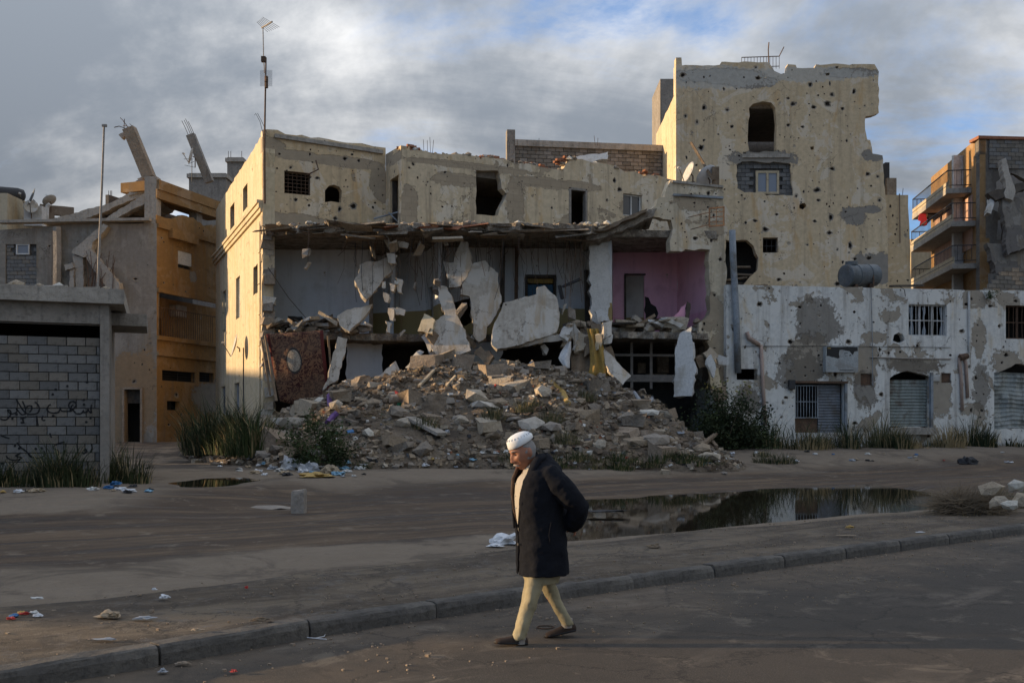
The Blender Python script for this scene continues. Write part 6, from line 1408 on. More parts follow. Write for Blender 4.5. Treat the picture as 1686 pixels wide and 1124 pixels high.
for (pp, mt, D, lb) in (([(1107, 524), (1130, 498), (1131, 520), (1122, 526)], 'room_pink', 40.6, 'pink plastered panel leaning in the pink room'), ([(1128, 524), (1131, 496), (1137, 500), (1135, 526)], 'timber_dark', 40.5, 'dark board leaning by the pink panel'), ([(474, 520), (498, 521), (499, 527), (474, 528)], 'void', 41.5, 'black box lying on the first floor rubble'), ([(980, 512), (990, 508), (999, 516), (1002, 528), (984, 530)], 'white_paint', 40.2, 'white broken cistern on the first floor edge')):
    chunk('fallen_board', pp, D, (0, -1, .15), .12, M[mt], None, 3, .3, .02, lb, 'debris')
# ------------------------------------------------------------------ plants
def blades(n, spread, h, seed, w=.012, bend=.35, shape=None, mb=None, org=(0, 0, 0), dense=1.0):
    r = random.Random(seed); m = mb or MB()
    for _ in range(n):
        a = r.uniform(0, 6.28); q = spread * r.random() ** .6; x, y = org[0] + q * math.cos(a), org[1] + q * math.sin(a) * .8
        hh = h * (.25 + .9 * r.random() ** 1.4) * (1.15 - .5 * q / spread); d = Vector((math.cos(a) * bend + r.uniform(-.25, .25), math.sin(a) * bend + r.uniform(-.2, .2), 0)) * hh
        t = Vector((-math.sin(a + r.uniform(-1, 1)), math.cos(a), 0)) * w
        p0 = Vector((x, y, org[2] - .03)); p1 = p0 + Vector((0, 0, hh * .55)) + d * .3; p2 = p0 + Vector((0, 0, hh * r.uniform(.85, 1))) + d
        m.add([p0 - t, p0 + t, p1 + t * .8, p1 - t * .8, p2], [(0, 1, 2, 3), (3, 2, 4)])
    return m
def leaves(n, rad, seed, size=.07, mb=None, org=(0, 0, 0), squash=(1, .8, 1)):
    r = random.Random(seed); m = mb or MB()
    cl = [Vector((r.gauss(0, .42), r.gauss(0, .42), abs(r.gauss(.35, .33)))) for _ in range(16)]
    for _ in range(n):
        c = r.choice(cl); p = c + Vector((r.gauss(0, .17), r.gauss(0, .17), r.gauss(0, .15)))
        p = Vector((p.x * rad * squash[0], p.y * rad * squash[1], max(.02, p.z) * rad * squash[2] * 1.3)) + Vector(org)
        s = size * r.uniform(.5, 1.2); u = Vector((r.gauss(0, 1), r.gauss(0, 1), r.gauss(0, .7))).normalized(); v = u.orthogonal().normalized()
        v = Matrix.Rotation(r.uniform(0, 6), 3, u) @ v
        m.add([p - u * s, p + v * s * .38, p + u * s, p - v * s * .38], [(0, 1, 2, 3)])
    return m
def plant(name, label, cat, x, y, parts, group=None, z=None):
    t = thing(name, label, cat, (x, y, z if z is not None else hz(x, y)), group)
    for nm, mb_, mt in parts:
        pt_ = mb_.build(nm, mt, t, M=WM[t].copy())
        if nm != 'stem': pt_['kind'] = 'stuff'
    return t
def stems(n, rad, h, seed):
    r = random.Random(seed); m = MB()
    for _ in range(n):
        a = r.uniform(0, 6.28); q = rad * .25 * r.random(); p = Vector((q * math.cos(a), q * math.sin(a), -.05)); e = Vector((math.cos(a) * rad * .6, math.sin(a) * rad * .5, h * r.uniform(.6, 1)))
        m.tube([p, p.lerp(e, .5) + Vector((0, 0, .1)), e], [.02, .014, .006], 4, False)
    return m
def gpt(u, v, lo=8.0):
    D = lo
    while D < 60:
        q = P(u, v, D)
        if q.z <= hz(q.x, q.y): return q
        D += .1
    return q
# leafy bush at the right end of the heap
q = PX(1190, 38.2); plant('bush', 'dense dark green bush growing between the heap and the white wall', 'bush', q.x, q.y, [('stem', stems(9, 1.4, 1.6, 3), M['twig']), ('foliage', leaves(7000, 1.55, 4, .085), M['leaf_dark']), ('foliage', leaves(1500, 1.65, 5, .075), M['leaf_green'])])
q = PX(1228, 39.0); plant('bush', 'lower rounded bush against the white wall beside the dense one', 'bush', q.x, q.y, [('stem', stems(7, 1.0, .8, 8), M['twig']), ('foliage', leaves(3600, 1.05, 9, .08), M['leaf_dark'])])
q = PX(1195, 39.8); plant('creeper', 'thin creeper climbing the broken pier above the bush', 'plant', q.x, q.y, [('stem', stems(5, .6, 2.4, 8), M['twig']), ('foliage', leaves(700, .55, 2, .07, squash=(1, .5, 3.2)), M['leaf_green'])])
q = gpt(524, 765); plant('bush', 'bright green weed bush at the foot of the heap', 'bush', q.x, q.y, [('stem', stems(6, .8, .7, 3), M['twig']), ('foliage', leaves(3600, .95, 14, .06), M['leaf_green'])])
q = gpt(560, 772); plant('weed', 'low green weeds beside the bright bush', 'plant', q.x, q.y, [('foliage', leaves(1200, .7, 15, .05, squash=(1.2, .8, .6)), M['leaf_dark'])])
# grass clumps: (u, v, n, spread, height, kind)
def clump(u, v, n, sp, h, mt, label, group, seed, plume=0, lo=8.0, w=.012, cat='grass'):
    q = gpt(u, v, lo); parts = [('blades', blades(n, sp, h, seed, w), M[mt])]
    if mt != 'straw': parts.append(('dry_blades', blades(int(n * .22), sp, h * .8, seed + 50, w), M['straw']))
    if plume:
        pm = MB(); rr = random.Random(seed)
        for k in range(plume):
            b = Vector((rr.uniform(-sp, sp) * .7, rr.uniform(-.2, .2), h * .9)); pm.tube([b - Vector((0, 0, h * .85)), b], .008, 4, False)
            for _ in range(90):
                p = b + Vector((rr.gauss(0, .05), rr.gauss(0, .05), rr.uniform(0, .42))); d = Vector((rr.uniform(-.6, .6), rr.uniform(-.4, .4), rr.uniform(.3, 1))) * .07
                pm.add([p, p + d + Vector((.012, 0, 0)), p + d * 1.3], [(0, 1, 2)])
        parts.append(('plume', pm, M['plume']))
    if cat == 'grass':
        ad = ('knee-high ' if h < .8 else 'tall ') + {'leaf_dark': 'dark green', 'leaf_olive': 'olive', 'leaf_green': 'fresh green', 'straw': 'straw-dry'}[mt] + (' sparse' if n < 130 else ' thick')
        label = ad + ' ' + label; group = ad + ' ' + group
    return plant('grass_clump' if cat == 'grass' else 'reed_clump', label, cat, q.x, q.y, parts, group)
r = random.Random(41); k = 0
for i in range(30):
    u = r.uniform(-10, 215); v = r.uniform(783, 803) - (u * .01); k += 1
    clump(u, v, int(r.uniform(60, 260)), r.uniform(.3, .8), (.35 + 1.3 * r.random() ** 1.5) * (1 if u > 70 else .7), r.choice(['leaf_dark', 'leaf_olive', 'leaf_dark']), 'weeds growing along the foot of the block wall', 'weeds by the block wall', 200 + k, w=.010)
for i in range(22):
    u = r.uniform(332, 422); v = r.uniform(735, 752); k += 1
    clump(u, v, int(r.uniform(90, 300)), r.uniform(.4, 1.0), .6 + 1.7 * r.random() ** 1.4, r.choice(['leaf_dark', 'leaf_green', 'leaf_dark']), 'weeds growing at the foot of the sunlit side wall', 'weeds by the side wall', 200 + k, w=.016)
for i in range(110):
    u = r.uniform(1235, 1690); v = r.uniform(722, 741) - (u - 1235) * .012; k += 1
    clump(u, v, int(r.uniform(60, 240)), r.uniform(.3, .9), .35 + 1.35 * r.random() ** 1.5, r.choice(['leaf_dark', 'leaf_olive', 'leaf_dark', 'leaf_dark', 'straw']), 'weeds growing along the foot of the white shop wall', 'weeds by the shops', 200 + k, w=.014)
for i in range(34):
    u = r.uniform(1238, 1480); k += 1
    clump(u, r.uniform(716, 728), 260, r.uniform(.5, .9), r.uniform(.8, 1.7), r.choice(['leaf_dark', 'leaf_green', 'leaf_dark']), 'weeds growing along the foot of the white shop wall', 'weeds by the shops', 400 + k, w=.018)
for i, (u, v, h, pl) in enumerate(((1296, 722, 2.4, 3), (1340, 722, 2.7, 5), (1362, 723, 2.4, 4), (1410, 722, 1.9, 0), (1440, 722, 2.0, 0), (1585, 716, 1.7, 0), (1605, 716, 1.6, 0), (1380, 724, 1.7, 2))):
    clump(u, v, 120, .4, h, 'leaf_dark', 'tall reeds with pale plumes before the grilled shop door' if pl else 'tall bare reeds standing before the shop wall', 'plumed reeds' if pl else 'bare reeds', 700 + i, pl, w=.02, cat='reed')
for i in range(34):
    u = r.uniform(830, 1330); v = r.uniform(757, 774) - max(0, u - 1000) * .025; k += 1
    clump(u, v, 150, .45, r.uniform(.2, .5), r.choice(['leaf_olive', 'leaf_dark', 'leaf_green']), 'grass along the foot of the rubble heap', 'low grass at the heap', 200 + k, w=.010)
for i, (u, v) in enumerate(((815, 690), (905, 700), (930, 730), (700, 705), (960, 660), (870, 680))): clump(u, v, 260, .5, .55, 'leaf_olive', 'weeds sprouting on the slope of the rubble heap', 'weeds on the heap', 900 + i, w=.010)
for i in range(30):
    u = r.uniform(1225, 1680); q = gpt(u, 730 - (u - 1235) * .012); plant('leafy_weed', 'low leafy weed in the verge before the shop wall', 'plant', q.x, q.y, [('foliage', leaves(420, r.uniform(.3, .6), 60 + i, .06), M[r.choice(['leaf_dark', 'leaf_green'])])], 'leafy weeds by the shops')
# wisp growing from the parapet of the shop
t = thing('wall_weed', 'small green weed sprouting from the top of the white wall', 'plant', pW.w(*pW.sz(1627, 492), -.1)); leaves(260, .3, 3, .05).build('foliage', M['leaf_green'], t, M=WM[t].copy())
# dry brush and boulders by the right-hand pavement
q = P(1598, 838, 15.0)
def pgz(x, y): return .14 if y < pw(PEDGE, x) else gz(x, y)
def at_pave(u, v, z=.14): D = (HC - z) * F / (v - V0); return Vector(((u - U0) / F * D, D, z))
def twigs(n, rad, h, seed):
    r = random.Random(seed); m = MB()
    for _ in range(n):
        a = r.uniform(0, 6.28); d = rad * r.random() ** .5; p = Vector((d * math.cos(a), d * .6 * math.sin(a), r.uniform(0, h * .6))); e = p + Vector((r.gauss(0, .3), r.gauss(0, .2), r.gauss(.08, .16)))
        e.z = max(.0, e.z); w = Vector((0, .004, .004)); mid = p.lerp(e, .5) + Vector((r.gauss(0, .05), 0, r.gauss(0, .04)))
        m.add([p - w, p + w, mid + w, mid - w, e], [(0, 1, 2, 3), (3, 2, 4)])
    return m
b0 = at_pave(1600, 846); plant('dry_brush', 'tangle of dry brown brush beside the pale boulders on the pavement', 'bush', b0.x, b0.y, [('twigs', twigs(2600, .62, .5, 4), M['twig']), ('dry_blades', blades(240, .55, .32, 6, .006), M['straw']), ('litter', twigs(300, .6, .1, 9), M['timber_dark'])], z=.14)
b1 = at_pave(1560, 838); plant('dry_grass', 'few dry stalks standing left of the brown brush', 'grass', b1.x, b1.y, [('stalks', blades(60, .25, .42, 6, .006), M['straw'])], z=.14)
b1 = at_pave(1672, 835); plant('weed', 'straggling green weed between the pale boulders', 'plant', b1.x, b1.y, [('stalks', blades(110, .35, .62, 16, .006, .5), M['leaf_olive']), ('foliage', leaves(220, .3, 7, .03), M['leaf_green'])], z=.14)
for i, (u, v, s, lb) in enumerate(((1634, 808, .36, 'pale sunlit boulder highest on the small pile by the pavement'), (1648, 822, .30, 'angular pale boulder lower on the small pile by the pavement'), (1675, 800, .26, 'round whitish stone at the back of the small pavement pile'), (1682, 824, .32, 'reddish pale boulder at the front of the small pavement pile'), (1640, 830, .22, 'small flat stone under the pavement pile'), (1662, 832, .24, 'small grey stone among the pavement pile'))):
    D = 17.0 - .25 * i; p = P(u, v, D); p.z = max(p.z, .14); o = bpy.data.objects.new('boulder', rock_mesh(70 + i, .8)); o.data.materials.append(M[('stone', 'rub_pale', 'stone_pale')[i % 3]])
    reg(o, None, Matrix.Translation(p) @ Matrix.Rotation(i * 1.3, 4, 'Z') @ Matrix.Rotation(.5 * i, 4, 'X') @ Matrix.Scale(s * 1.1, 4)); tag(o, lb, 'boulder')
base = at_pave(1655, 838); o = bpy.data.objects.new('dirt_pile', rock_mesh(88, .35)); o.data.materials.append(M['rubble_dirt']); reg(o, None, Matrix.Translation((base.x + .5, base.y + .9, .12)) @ Matrix.Diagonal((2.4, 1.3, 1.0, 1))); tag(o, 'low heap of dirt under the pale boulders by the pavement', 'dirt')

# ------------------------------------------------------------------ masts and street things
an = thing('antenna_mast', 'rusty antenna mast with mesh panel on the corner of the ruined building', 'antenna', P(436, 330, 39.9))
MB().tube([P(436, 335, 39.75), P(435.5, 240, 39.75), P(437, 150, 39.75), P(438, 95, 39.75)], [.045, .04, .035, .03], 7).build('mast', M['rust'], an)
MB().tube([P(435.5, 120, 39.7), P(434, 95, 39.7), P(433, 47, 39.7)], .022, 6).build('upper_mast', M['rust_pale'], an)
MB().box(P(434, 98, 39.7), (.18, .14, .22)).build('clamp', M['rust'], an)
for v in (131, 141): MB().tube([P(438.5, v - 5, 39.7), P(438.5, v + 4, 39.7)], .075, 7).build('clamp', M['rust'], an)
MB().tube([P(431, 46, 39.7), P(440, 41, 39.3), P(448, 36, 39.0)], .035, 6).build('boom', M['rust_pale'], an)
for k in range(7): c_ = P(432 + 2.4 * k, 45 - 1.35 * k, 39.65 - .1 * k); MB().tube([c_ + Vector((-.16 - .02 * k, -.25, .1)), c_ + Vector((.16 + .02 * k, .25, -.1))], .008, 4).build('element', M['rust_pale'], an)
gp_ = Pl(PX(428.5, 39.72), PX(448, 39.72)); bx_ = quad_px(gp_, 428.5, 116, 448, 142); m = MB()
for k in range(15): x = bx_[0] + (bx_[2] - bx_[0]) * k / 14; m.box((x, 0, (bx_[1] + bx_[3]) / 2), (.006, .006, bx_[3] - bx_[1]))
for k in range(19): z = bx_[1] + (bx_[3] - bx_[1]) * k / 18; m.box(((bx_[0] + bx_[2]) / 2, .004, z), (bx_[2] - bx_[0], .006, .006))
m.build('mesh_panel', M['grey_metal'], an, M=gp_.M)
po = thing('tall_pole', 'thin pale pole leaning above the block building roof', 'pole', P(160, 478, 27))
MB().tube([P(160, 500, 25.5), P(163, 420, 25.5), P(167, 330, 25.5), P(171.5, 208, 25.5)], [.035, .033, .03, .026], 7).build('shaft', M['rust_pale'], po)
MB().box(P(172, 207, 25.5), (.12, .06, .06)).build('cap', M['rust_pale'], po)
an2 = thing('roof_aerial', 'small spiky aerial hanging from the leaning rear column', 'antenna', P(316, 290, 55))
MB().tube([P(316, 300, 55), P(316, 262, 55)], .02, 5).build('mast', M['iron'], an2)
for a, b in (((303, 262), (318, 262)), ((304, 272), (322, 276)), ((310, 270), (320, 266))): MB().tube([P(*a, 55), P(*b, 55)], .014, 4).build('element', M['iron'], an2)
p = at_pave(492, 825, .30); bo = thing('concrete_bollard', 'short square concrete stub standing at the road edge', 'bollard', (p.x, p.y, gz(p.x, p.y)))
m = MB(); rings = []
for k, z in enumerate((-.1, .1, .25, .38, .43)): s = .125 - .012 * (k == 4) ; rings.append([(p.x + a * s + rnd.uniform(-.008, .008), p.y + b * s, gz(p.x, p.y) + z + .03 * (a > 0) * (k > 2)) for a, b in ((-1, -1), (0, -1.03), (1, -1), (1, 1), (0, 1.02), (-1, 1))])
m.loft(rings); m.build('shaft', M['stone_grey'], bo)
o = bpy.data.objects.new('broken_slab', rock_mesh(31, .2)); o.data.materials.append(M['stone_grey']); q = at_pave(455, 818, .3); reg(o, None, Matrix.Translation((q.x, q.y, gz(q.x, q.y))) @ Matrix.Diagonal((1.1, .9, .5, 1))); tag(o, 'flat broken paving slab beside the concrete stub', 'slab')

# ------------------------------------------------------------------ litter on the pavement and road
def crumple(seed, sx, sy, sz):
    r = random.Random(seed); bm = bmesh.new(); bmesh.ops.create_icosphere(bm, subdivisions=3, radius=.5)
    for v in bm.verts:
        v.co *= .9 + .75 * mnoise.noise(v.co * 3.2 + Vector((seed * 3.1, 0, 0))) + .35 * mnoise.noise(v.co * 8 + Vector((0, seed, 0))) + r.uniform(-.07, .07); v.co.x *= sx; v.co.y *= sy; v.co.z = max(-.06, v.co.z) * sz
    me = bpy.data.meshes.new('litter'); bm.to_mesh(me); bm.free(); return me
def litter(name, u, v, size, mt, label, z=None, seed=1, rz=0.0, cat='litter'):
    p = at_pave(u, v, .14 if z is None else z)
    zz = pgz(p.x, p.y) if z is None else z
    o = bpy.data.objects.new(name, crumple(seed, *size)); o.data.materials.append(M[mt]); reg(o, None, Matrix.Translation((p.x, p.y, zz + .02)) @ Matrix.Rotation(rz, 4, 'Z')); return tag(o, label, cat)
litter('plastic_bag', 830, 890, (.42, .26, .24), 'bag_white', 'crumpled white plastic bag lying at the edge of the mud road', seed=2)
litter('plastic_bag', 815, 894, (.22, .16, .05), 'bag_white', 'flat torn end of the white plastic bag', seed=12)
litter('paper_scrap', 271, 986, (.09, .07, .06), 'bag_white', 'small crumpled white paper on the pavement', seed=3)
litter('paper_scrap', 254, 973, (.05, .04, .03), 'bag_white', 'tiny white scrap near the crumpled paper', seed=4)
litter('cardboard', 180, 1018, (.19, .10, .10), 'lit_card', 'torn brown cardboard lump on the pavement', seed=5)
litter('paper_scrap', 237, 1021, (.17, .07, .03), 'lit_grey', 'grey torn newspaper beside the cardboard lump', seed=6)
for i, (u, v, mt, nm) in enumerate(((22, 1018, 'lit_blue', 'blue'), (35, 1013, 'lit_ochre', 'orange'), (40, 1014, 'lit_red', 'red'), (62, 1017, 'bag_white', 'white'), (57, 1012, 'lit_paper', 'cream'), (18, 1022, 'lit_red', 'dark red'))): litter('wrapper', u, v, (.08, .05, .04), mt, '%s wrapper in the cluster of litter on the pavement' % nm, seed=20 + i)
litter('wrapper', 406, 971, (.035, .03, .04), 'lit_red', 'small red bottle cap on the pavement', seed=7)
litter('wrapper', 60, 988, (.11, .06, .03), 'lit_paper', 'flat pale paper near the mud road edge', seed=8)
litter('wrapper', 325, 1041, (.08, .05, .03), 'lit_card', 'brown leaf-like scrap by the kerb', seed=9)
litter('wrapper', 175, 1056, (.16, .05, .02), 'lit_grey', 'grey strip of plastic by the kerb', seed=10)
litter('twig', 430, 1025, (.2, .05, .04), 'timber', 'dark splinter of wood lying by the kerb', seed=11)
litter('wrapper', 268, 1109, (.06, .05, .04), 'lit_grey', 'dark grey stone in the gutter', 0.0, 12)
litter('wrapper', 385, 1109, (.05, .04, .03), 'lit_red', 'small red scrap on the street', 0.0, 13)
litter('wrapper', 300, 1096, (.11, .05, .03), 'stone_brown', 'crumbling brown clod in the gutter', 0.0, 14)
litter('cardboard', 1077, 902, (.16, .1, .08), 'timber', 'curled brown scrap on the right pavement', seed=15)
litter('cardboard', 1398, 870, (.14, .1, .08), 'lit_ochre', 'ochre torn scrap on the right pavement', seed=16)
litter('paper_scrap', 1395, 883, (.3, .07, .02), 'lit_card', 'flat strip of card on the right pavement', seed=17)
litter('paper_scrap', 1515, 878, (.16, .05, .02), 'bag_white', 'narrow white scrap near the right kerb', seed=18)
litter('plastic_bottle', 1587, 834, (.2, .08, .08), 'lit_red', 'crushed red bottle under the dry brush', seed=19)
litter('wrapper', 1632, 833, (.3, .08, .06), 'lit_green', 'green wrapper beside the dry brush', seed=20)
litter('wrapper', 1592, 764, (.6, .4, .45), 'lit_black', 'dark pointed lump lying at the far road edge', .42, 21)
litter('mud_clump', 998, 843, (.75, .4, .06), 'lit_black', 'black wet clump lying in the mud', .10, 22)
cord = at_pave(525, 1050, .0); tag(MB().tube([cord + Vector((-.06, .25, .012)), cord + Vector((.03, .18, .012)), cord + Vector((.04, .02, .012)), cord + Vector((-.02, -.05, .012)), cord + Vector((-.1, -.02, .012)), cord + Vector((.08, -.09, .012))], .004, 5).build('cord', M['bag_white'], None), 'loose white cord lying in the gutter', 'cord')
ring = at_pave(898, 1033, .0); tag(MB().tube([ring + Vector((.075 * math.cos(k * .45), .06 * math.sin(k * .45), .008)) for k in range(14)], .006, 5).build('wire_loop', M['rust'], None), 'loop of brown wire lying on the street by the man', 'wire')
# trash along the left foot of the heap and the road mouth
r = random.Random(61); col = ['bag_white', 'lit_paper', 'lit_grey', 'lit_black', 'lit_card', 'lit_sky', 'lit_blue', 'lit_ochre', 'lit_red', 'lit_green']; cn = {'bag_white': 'white', 'lit_paper': 'cream', 'lit_grey': 'grey', 'lit_black': 'black', 'lit_card': 'brown', 'lit_sky': 'pale blue', 'lit_blue': 'blue', 'lit_ochre': 'ochre', 'lit_red': 'red', 'lit_green': 'green'}
for (n_, ua, ub, va, vb, place, smax) in ((60, 360, 600, 752, 785, 'at the left foot of the rubble heap', .4), (46, 700, 1220, 745, 776, 'along the front foot of the rubble heap', .3), (22, 0, 250, 797, 812, 'before the weeds of the block building', .3), (26, 1180, 1680, 742, 762, 'on the verge before the shops', .3)):
    for i in range(n_):
        u, v = r.uniform(ua, ub), r.uniform(va, vb); q = gpt(u, v); mt = r.choices(col, (6, 6, 6, 4, 5, 2, 1, 2, 1, 1))[0]; s = r.uniform(.12, smax)
        o = bpy.data.objects.new('trash', crumple(r.randrange(9), 1, .8, .45)); o.data.materials.append(M[mt]); reg(o, None, Matrix.Translation(q + Vector((0, 0, .02))) @ Matrix.Rotation(r.uniform(0, 6), 4, 'Z') @ Matrix.Scale(s, 4))
        tag(o, 'crumpled %s rubbish %s' % (cn[mt], place), 'rubbish', '%s rubbish %s' % (cn[mt], place))
for (u, v, s, mt, lb) in ((482, 773, .75, 'bag_white', 'full white rubbish bag below the green bush'), (509, 776, .6, 'lit_grey', 'grey rubbish bag beside the white one'), (520, 785, .8, 'lit_ochre', 'flattened ochre mat below the rubbish bags'), (545, 780, .6, 'lit_card', 'brown crumpled sack at the road edge'), (425, 690, .5, 'lit_purple', 'maroon bundle at the torn corner of the side wall')):
    q = gpt(u, v); o = bpy.data.objects.new('rubbish_bag', crumple(int(u), 1, .8, .8 if mt != 'lit_ochre' else .25)); o.data.materials.append(M[mt]); reg(o, None, Matrix.Translation(q + Vector((0, 0, .03))) @ Matrix.Scale(s, 4)); tag(o, lb, 'bag')
for (pts_, mt, lb) in (([(543, 655, .3), (544, 668, .3), (546, 676, .3)], 'lit_purple', 'purple cloth strip caught on the left slope'), ([(540, 700, .3), (548, 690, .3), (555, 684, .3)], 'lit_purple', 'purple rag lying on the left slope'), ([(652, 650, .2), (658, 658, .2)], 'lit_red', 'red rag on the upper left slope'), ([(572, 718, .3), (582, 716, .3)], 'lit_blue', 'blue plastic piece low on the left slope'), ([(905, 632, .3), (925, 650, .4), (935, 668, .3)], 'lit_ochre', 'ochre cloth caught in the middle of the heap')):
    m = MB(); pp = [gpt(u, v, 25) + Vector((0, -.05, .08)) for u, v, w in pts_]; m.tube(pp, [w * .35 for _, _, w in pts_], 6); tag(m.build('rag', M[mt], None), lb, 'cloth')
ho = [gpt(u, v, 25) + Vector((0, -.15, .12)) for u, v in ((1034, 640), (1044, 652), (1052, 664), (1062, 671), (1072, 664), (1075, 650), (1074, 644))]; tag(MB().tube(ho, .07, 7).build('hose', M['lit_grey'], None, smooth=True), 'pale hose looped on the right crest of the heap', 'hose')
r = random.Random(3)
m = MB()
for i in range(2600):
    x = r.uniform(-7, 14); dd = r.random() ** 1.6
    if r.random() < .55: y = pw(KERB, x) - .02 - dd * 2.2; z = .0
    else: k0 = pw(KERB, x) + .25; y = k0 + (pw(PEDGE, x) - k0) * r.random() * .95; z = .14
    s = r.uniform(.005, .015) if r.random() < .93 else r.uniform(.015, .028); m.box((x, y, z + s * .3), (s * 1.3, s, s * .8), r.uniform(0, 3))
tag(m.build('gravel', M['stone_brown'], None), 'fine gravel scattered over pavement and street', 'gravel', kind='stuff')
# ------------------------------------------------------------------ the walking man
def skin_fn(g):
    c = g.mix(g.ss(g.noise(30, 5, .6), .3, .7), (.30, .125, .068), (.37, .165, .095)); return c, .55, g.bump(g.noise(120, 4, .7), .25, .004)
M['skin'] = newmat('skin', skin_fn, spec=.4)
M['coat'] = newmat('coat_wool', lambda g: (g.mix(g.noise(90, 4, .8), (.006, .0065, .009), (.013, .0135, .017)), .95, g.bump(g.m('ADD', g.noise(160, 3, .8), g.m('MULTIPLY', g.noise(7, 4, .6), 1.6)), .5, .006)), spec=.15)
M['shirt'] = newmat('shirt_cotton', lambda g: (g.mix(g.noise(9, 4, .6), (.42, .365, .28), (.48, .42, .335)), .9, g.bump(g.noise(14, 5, .6), .5, .01)), spec=.15)
M['trouser'] = newmat('trouser_cotton', lambda g: (g.mix(g.ss(g.noise(6, 5, .65), .35, .7), (.33, .28, .175), (.27, .225, .135)), .9, g.bump(g.m('ADD', g.noise(12, 5, .65), g.m('MULTIPLY', g.noise(60, 3), .2)), .55, .012)), spec=.15)
M['shoe'] = newmat('shoe_suede', lambda g: (g.mix(g.noise(40, 5, .7), (.030, .019, .014), (.055, .036, .026)), .85, g.bump(g.noise(120, 3), .3, .003)), spec=.2)
M['cap'] = newmat('cap_knit', lambda g: (g.mix(g.noise(40, 4, .6), (.74, .72, .68), (.80, .78, .74)), .9, g.bump(g.noise(220, 2, .7), .4, .002)), spec=.15)
M['hair'] = newmat('hair_grey', lambda g: (g.mix(g.noise(120, 3, .7), (.14, .125, .115), (.33, .31, .29)), .8, g.bump(g.noise(200, 3), .5, .003)))
M['whisker'] = newmat('whisker', lambda g: (g.mix(g.noise(150, 3, .7), (.24, .20, .17), (.42, .37, .32)), .8))
M['lips'] = flat_mat('lips', (.17, .055, .04), .6)
M['eye'] = newmat('eye', lambda g: ((.05, .035, .03), .2), spec=.5)
KM = 7.9 / F; base = Vector((P(885, 700, 7.9).x, 7.9, 0))
man = thing('person', 'person in dark wool coat, white cap and khaki trousers walking with hands behind the back', 'person', base)
YAW = R(16)
MR = Matrix.Translation(base) @ Matrix.Rotation(YAW, 4, 'Z')
def q3(u, v, y=0.0): return Vector(((u - 885) * KM, y, (1054.4 - v) * KM))     # profile pixel -> metres in the man's frame (he faces -x)
def ell(c, a, b, n=28, p=2.3, tilt=0.0):
    out = []
    for k in range(n):
        t = 2 * math.pi * k / n; ct, st = math.cos(t), math.sin(t)
        x = a * math.copysign(abs(ct) ** (2 / p), ct); y = b * math.copysign(abs(st) ** (2 / p), st)
        out.append(Vector((c[0] + x, c[1] + y, c[2] + x * tilt)))
    return out
def prof(rows, n=28):
    """rows: (v, u_front, u_back, half_width, y_shift, tilt)"""
    return [ell(q3((f + b) / 2, v, ys), (b - f) / 2 * KM, w, n, tilt=tl) for v, f, b, w, ys, tl in rows]
def remesh(o, vox, smooth=4, fac=.5):
    md = o.modifiers.new('weld', 'REMESH'); md.mode = 'VOXEL'; md.voxel_size = vox; md.use_smooth_shade = True
    s = o.modifiers.new('smooth', 'SMOOTH'); s.factor = fac; s.iterations = smooth
    return o
def crease(o, s, size):
    tx_ = bpy.data.textures.new('creases', 'CLOUDS'); tx_.noise_scale = size; tx_.noise_depth = 2
    d = o.modifiers.new('creases', 'DISPLACE'); d.texture = tx_; d.strength = s; d.mid_level = .5; d.texture_coords = 'LOCAL'
# body: head, neck, torso, limbs, hands in one mesh
hp = Matrix.Translation(q3(861, 744, 0)) @ Matrix.Rotation(R(8), 4, 'Z') @ Matrix.Rotation(R(-22), 4, 'Y') @ Matrix.Diagonal((1.14, 1.12, 1.16, 1))
# head frame: -x is the face
def gs(a, s): return math.exp(-(a / s) ** 2)
def head_pt(th, ph, grow=0.0):
    z = math.cos(th); s = math.sin(th); x = -s * math.cos(ph); y = s * math.sin(ph)
    X, Y, Z = x * .096, y * .076, z * .118
    if Z < 0:
        k = -Z / .118
        if x < 0: se = max(s, 1e-4) ** .58; X = -.096 * se * math.cos(ph); Y = .076 * (s ** .8) * math.sin(ph)
        Y *= 1 - .26 * k * k; 
        if X > 0: X *= 1 - .55 * k
        else: X *= 1 - .10 * k
    f = max(0, -x) ** .5 if x < 0 else 0
    X -= f * (.027 * gs(Y, .0125) * (gs(Z + .032, .016) + .62 * gs(Z + .004, .022)) + .010 * gs(Z - .038, .011) * gs(abs(Y) - .028, .022) - .017 * gs(Z - .014, .015) * gs(abs(Y) - .031, .015)
              + .007 * gs(Z + .022, .022) * gs(abs(Y) - .045, .02) + .010 * gs(Z + .062, .012) * gs(Y, .03) - .006 * gs(Z + .072, .004) * gs(Y, .026) + .013 * gs(Z + .100, .018) * gs(Y, .03) - .004 * gs(Z + .085, .007) * gs(Y, .03) - .006 * gs(Z + .045, .02) * gs(abs(Y) - .036, .006))
    Y += math.copysign(.008, Y) * f * gs(Z + .036, .011) * gs(abs(Y) - .012, .009)
    v = Vector((X, Y, Z)); 
    return v * (1 + grow)
m = MB(); nt, npH = 56, 72; vs = []
for i in range(nt + 1):
    for k in range(npH): vs.append(hp @ head_pt(math.pi * (i + .001) / (nt + .002), 2 * math.pi * k / npH))
m.add(vs, [(i * npH + k, i * npH + (k + 1) % npH, (i + 1) * npH + (k + 1) % npH, (i + 1) * npH + k) for i in range(nt) for k in range(npH)] )
for sgn in (-1, 1):      # ears
    rings = []
    for j in range(9):
        t = j / 8 * math.pi; zz = math.cos(t) * .034; rr = max(.002, math.sin(t))
        rings.append([hp @ Vector((.014 + .018 * rr * math.cos(k * .7854) + .006 * zz / .034, sgn * (.074 + .010 * rr * math.sin(k * .7854) + .008 * rr), -.004 + zz)) for k in range(8)])
    m.loft(rings)
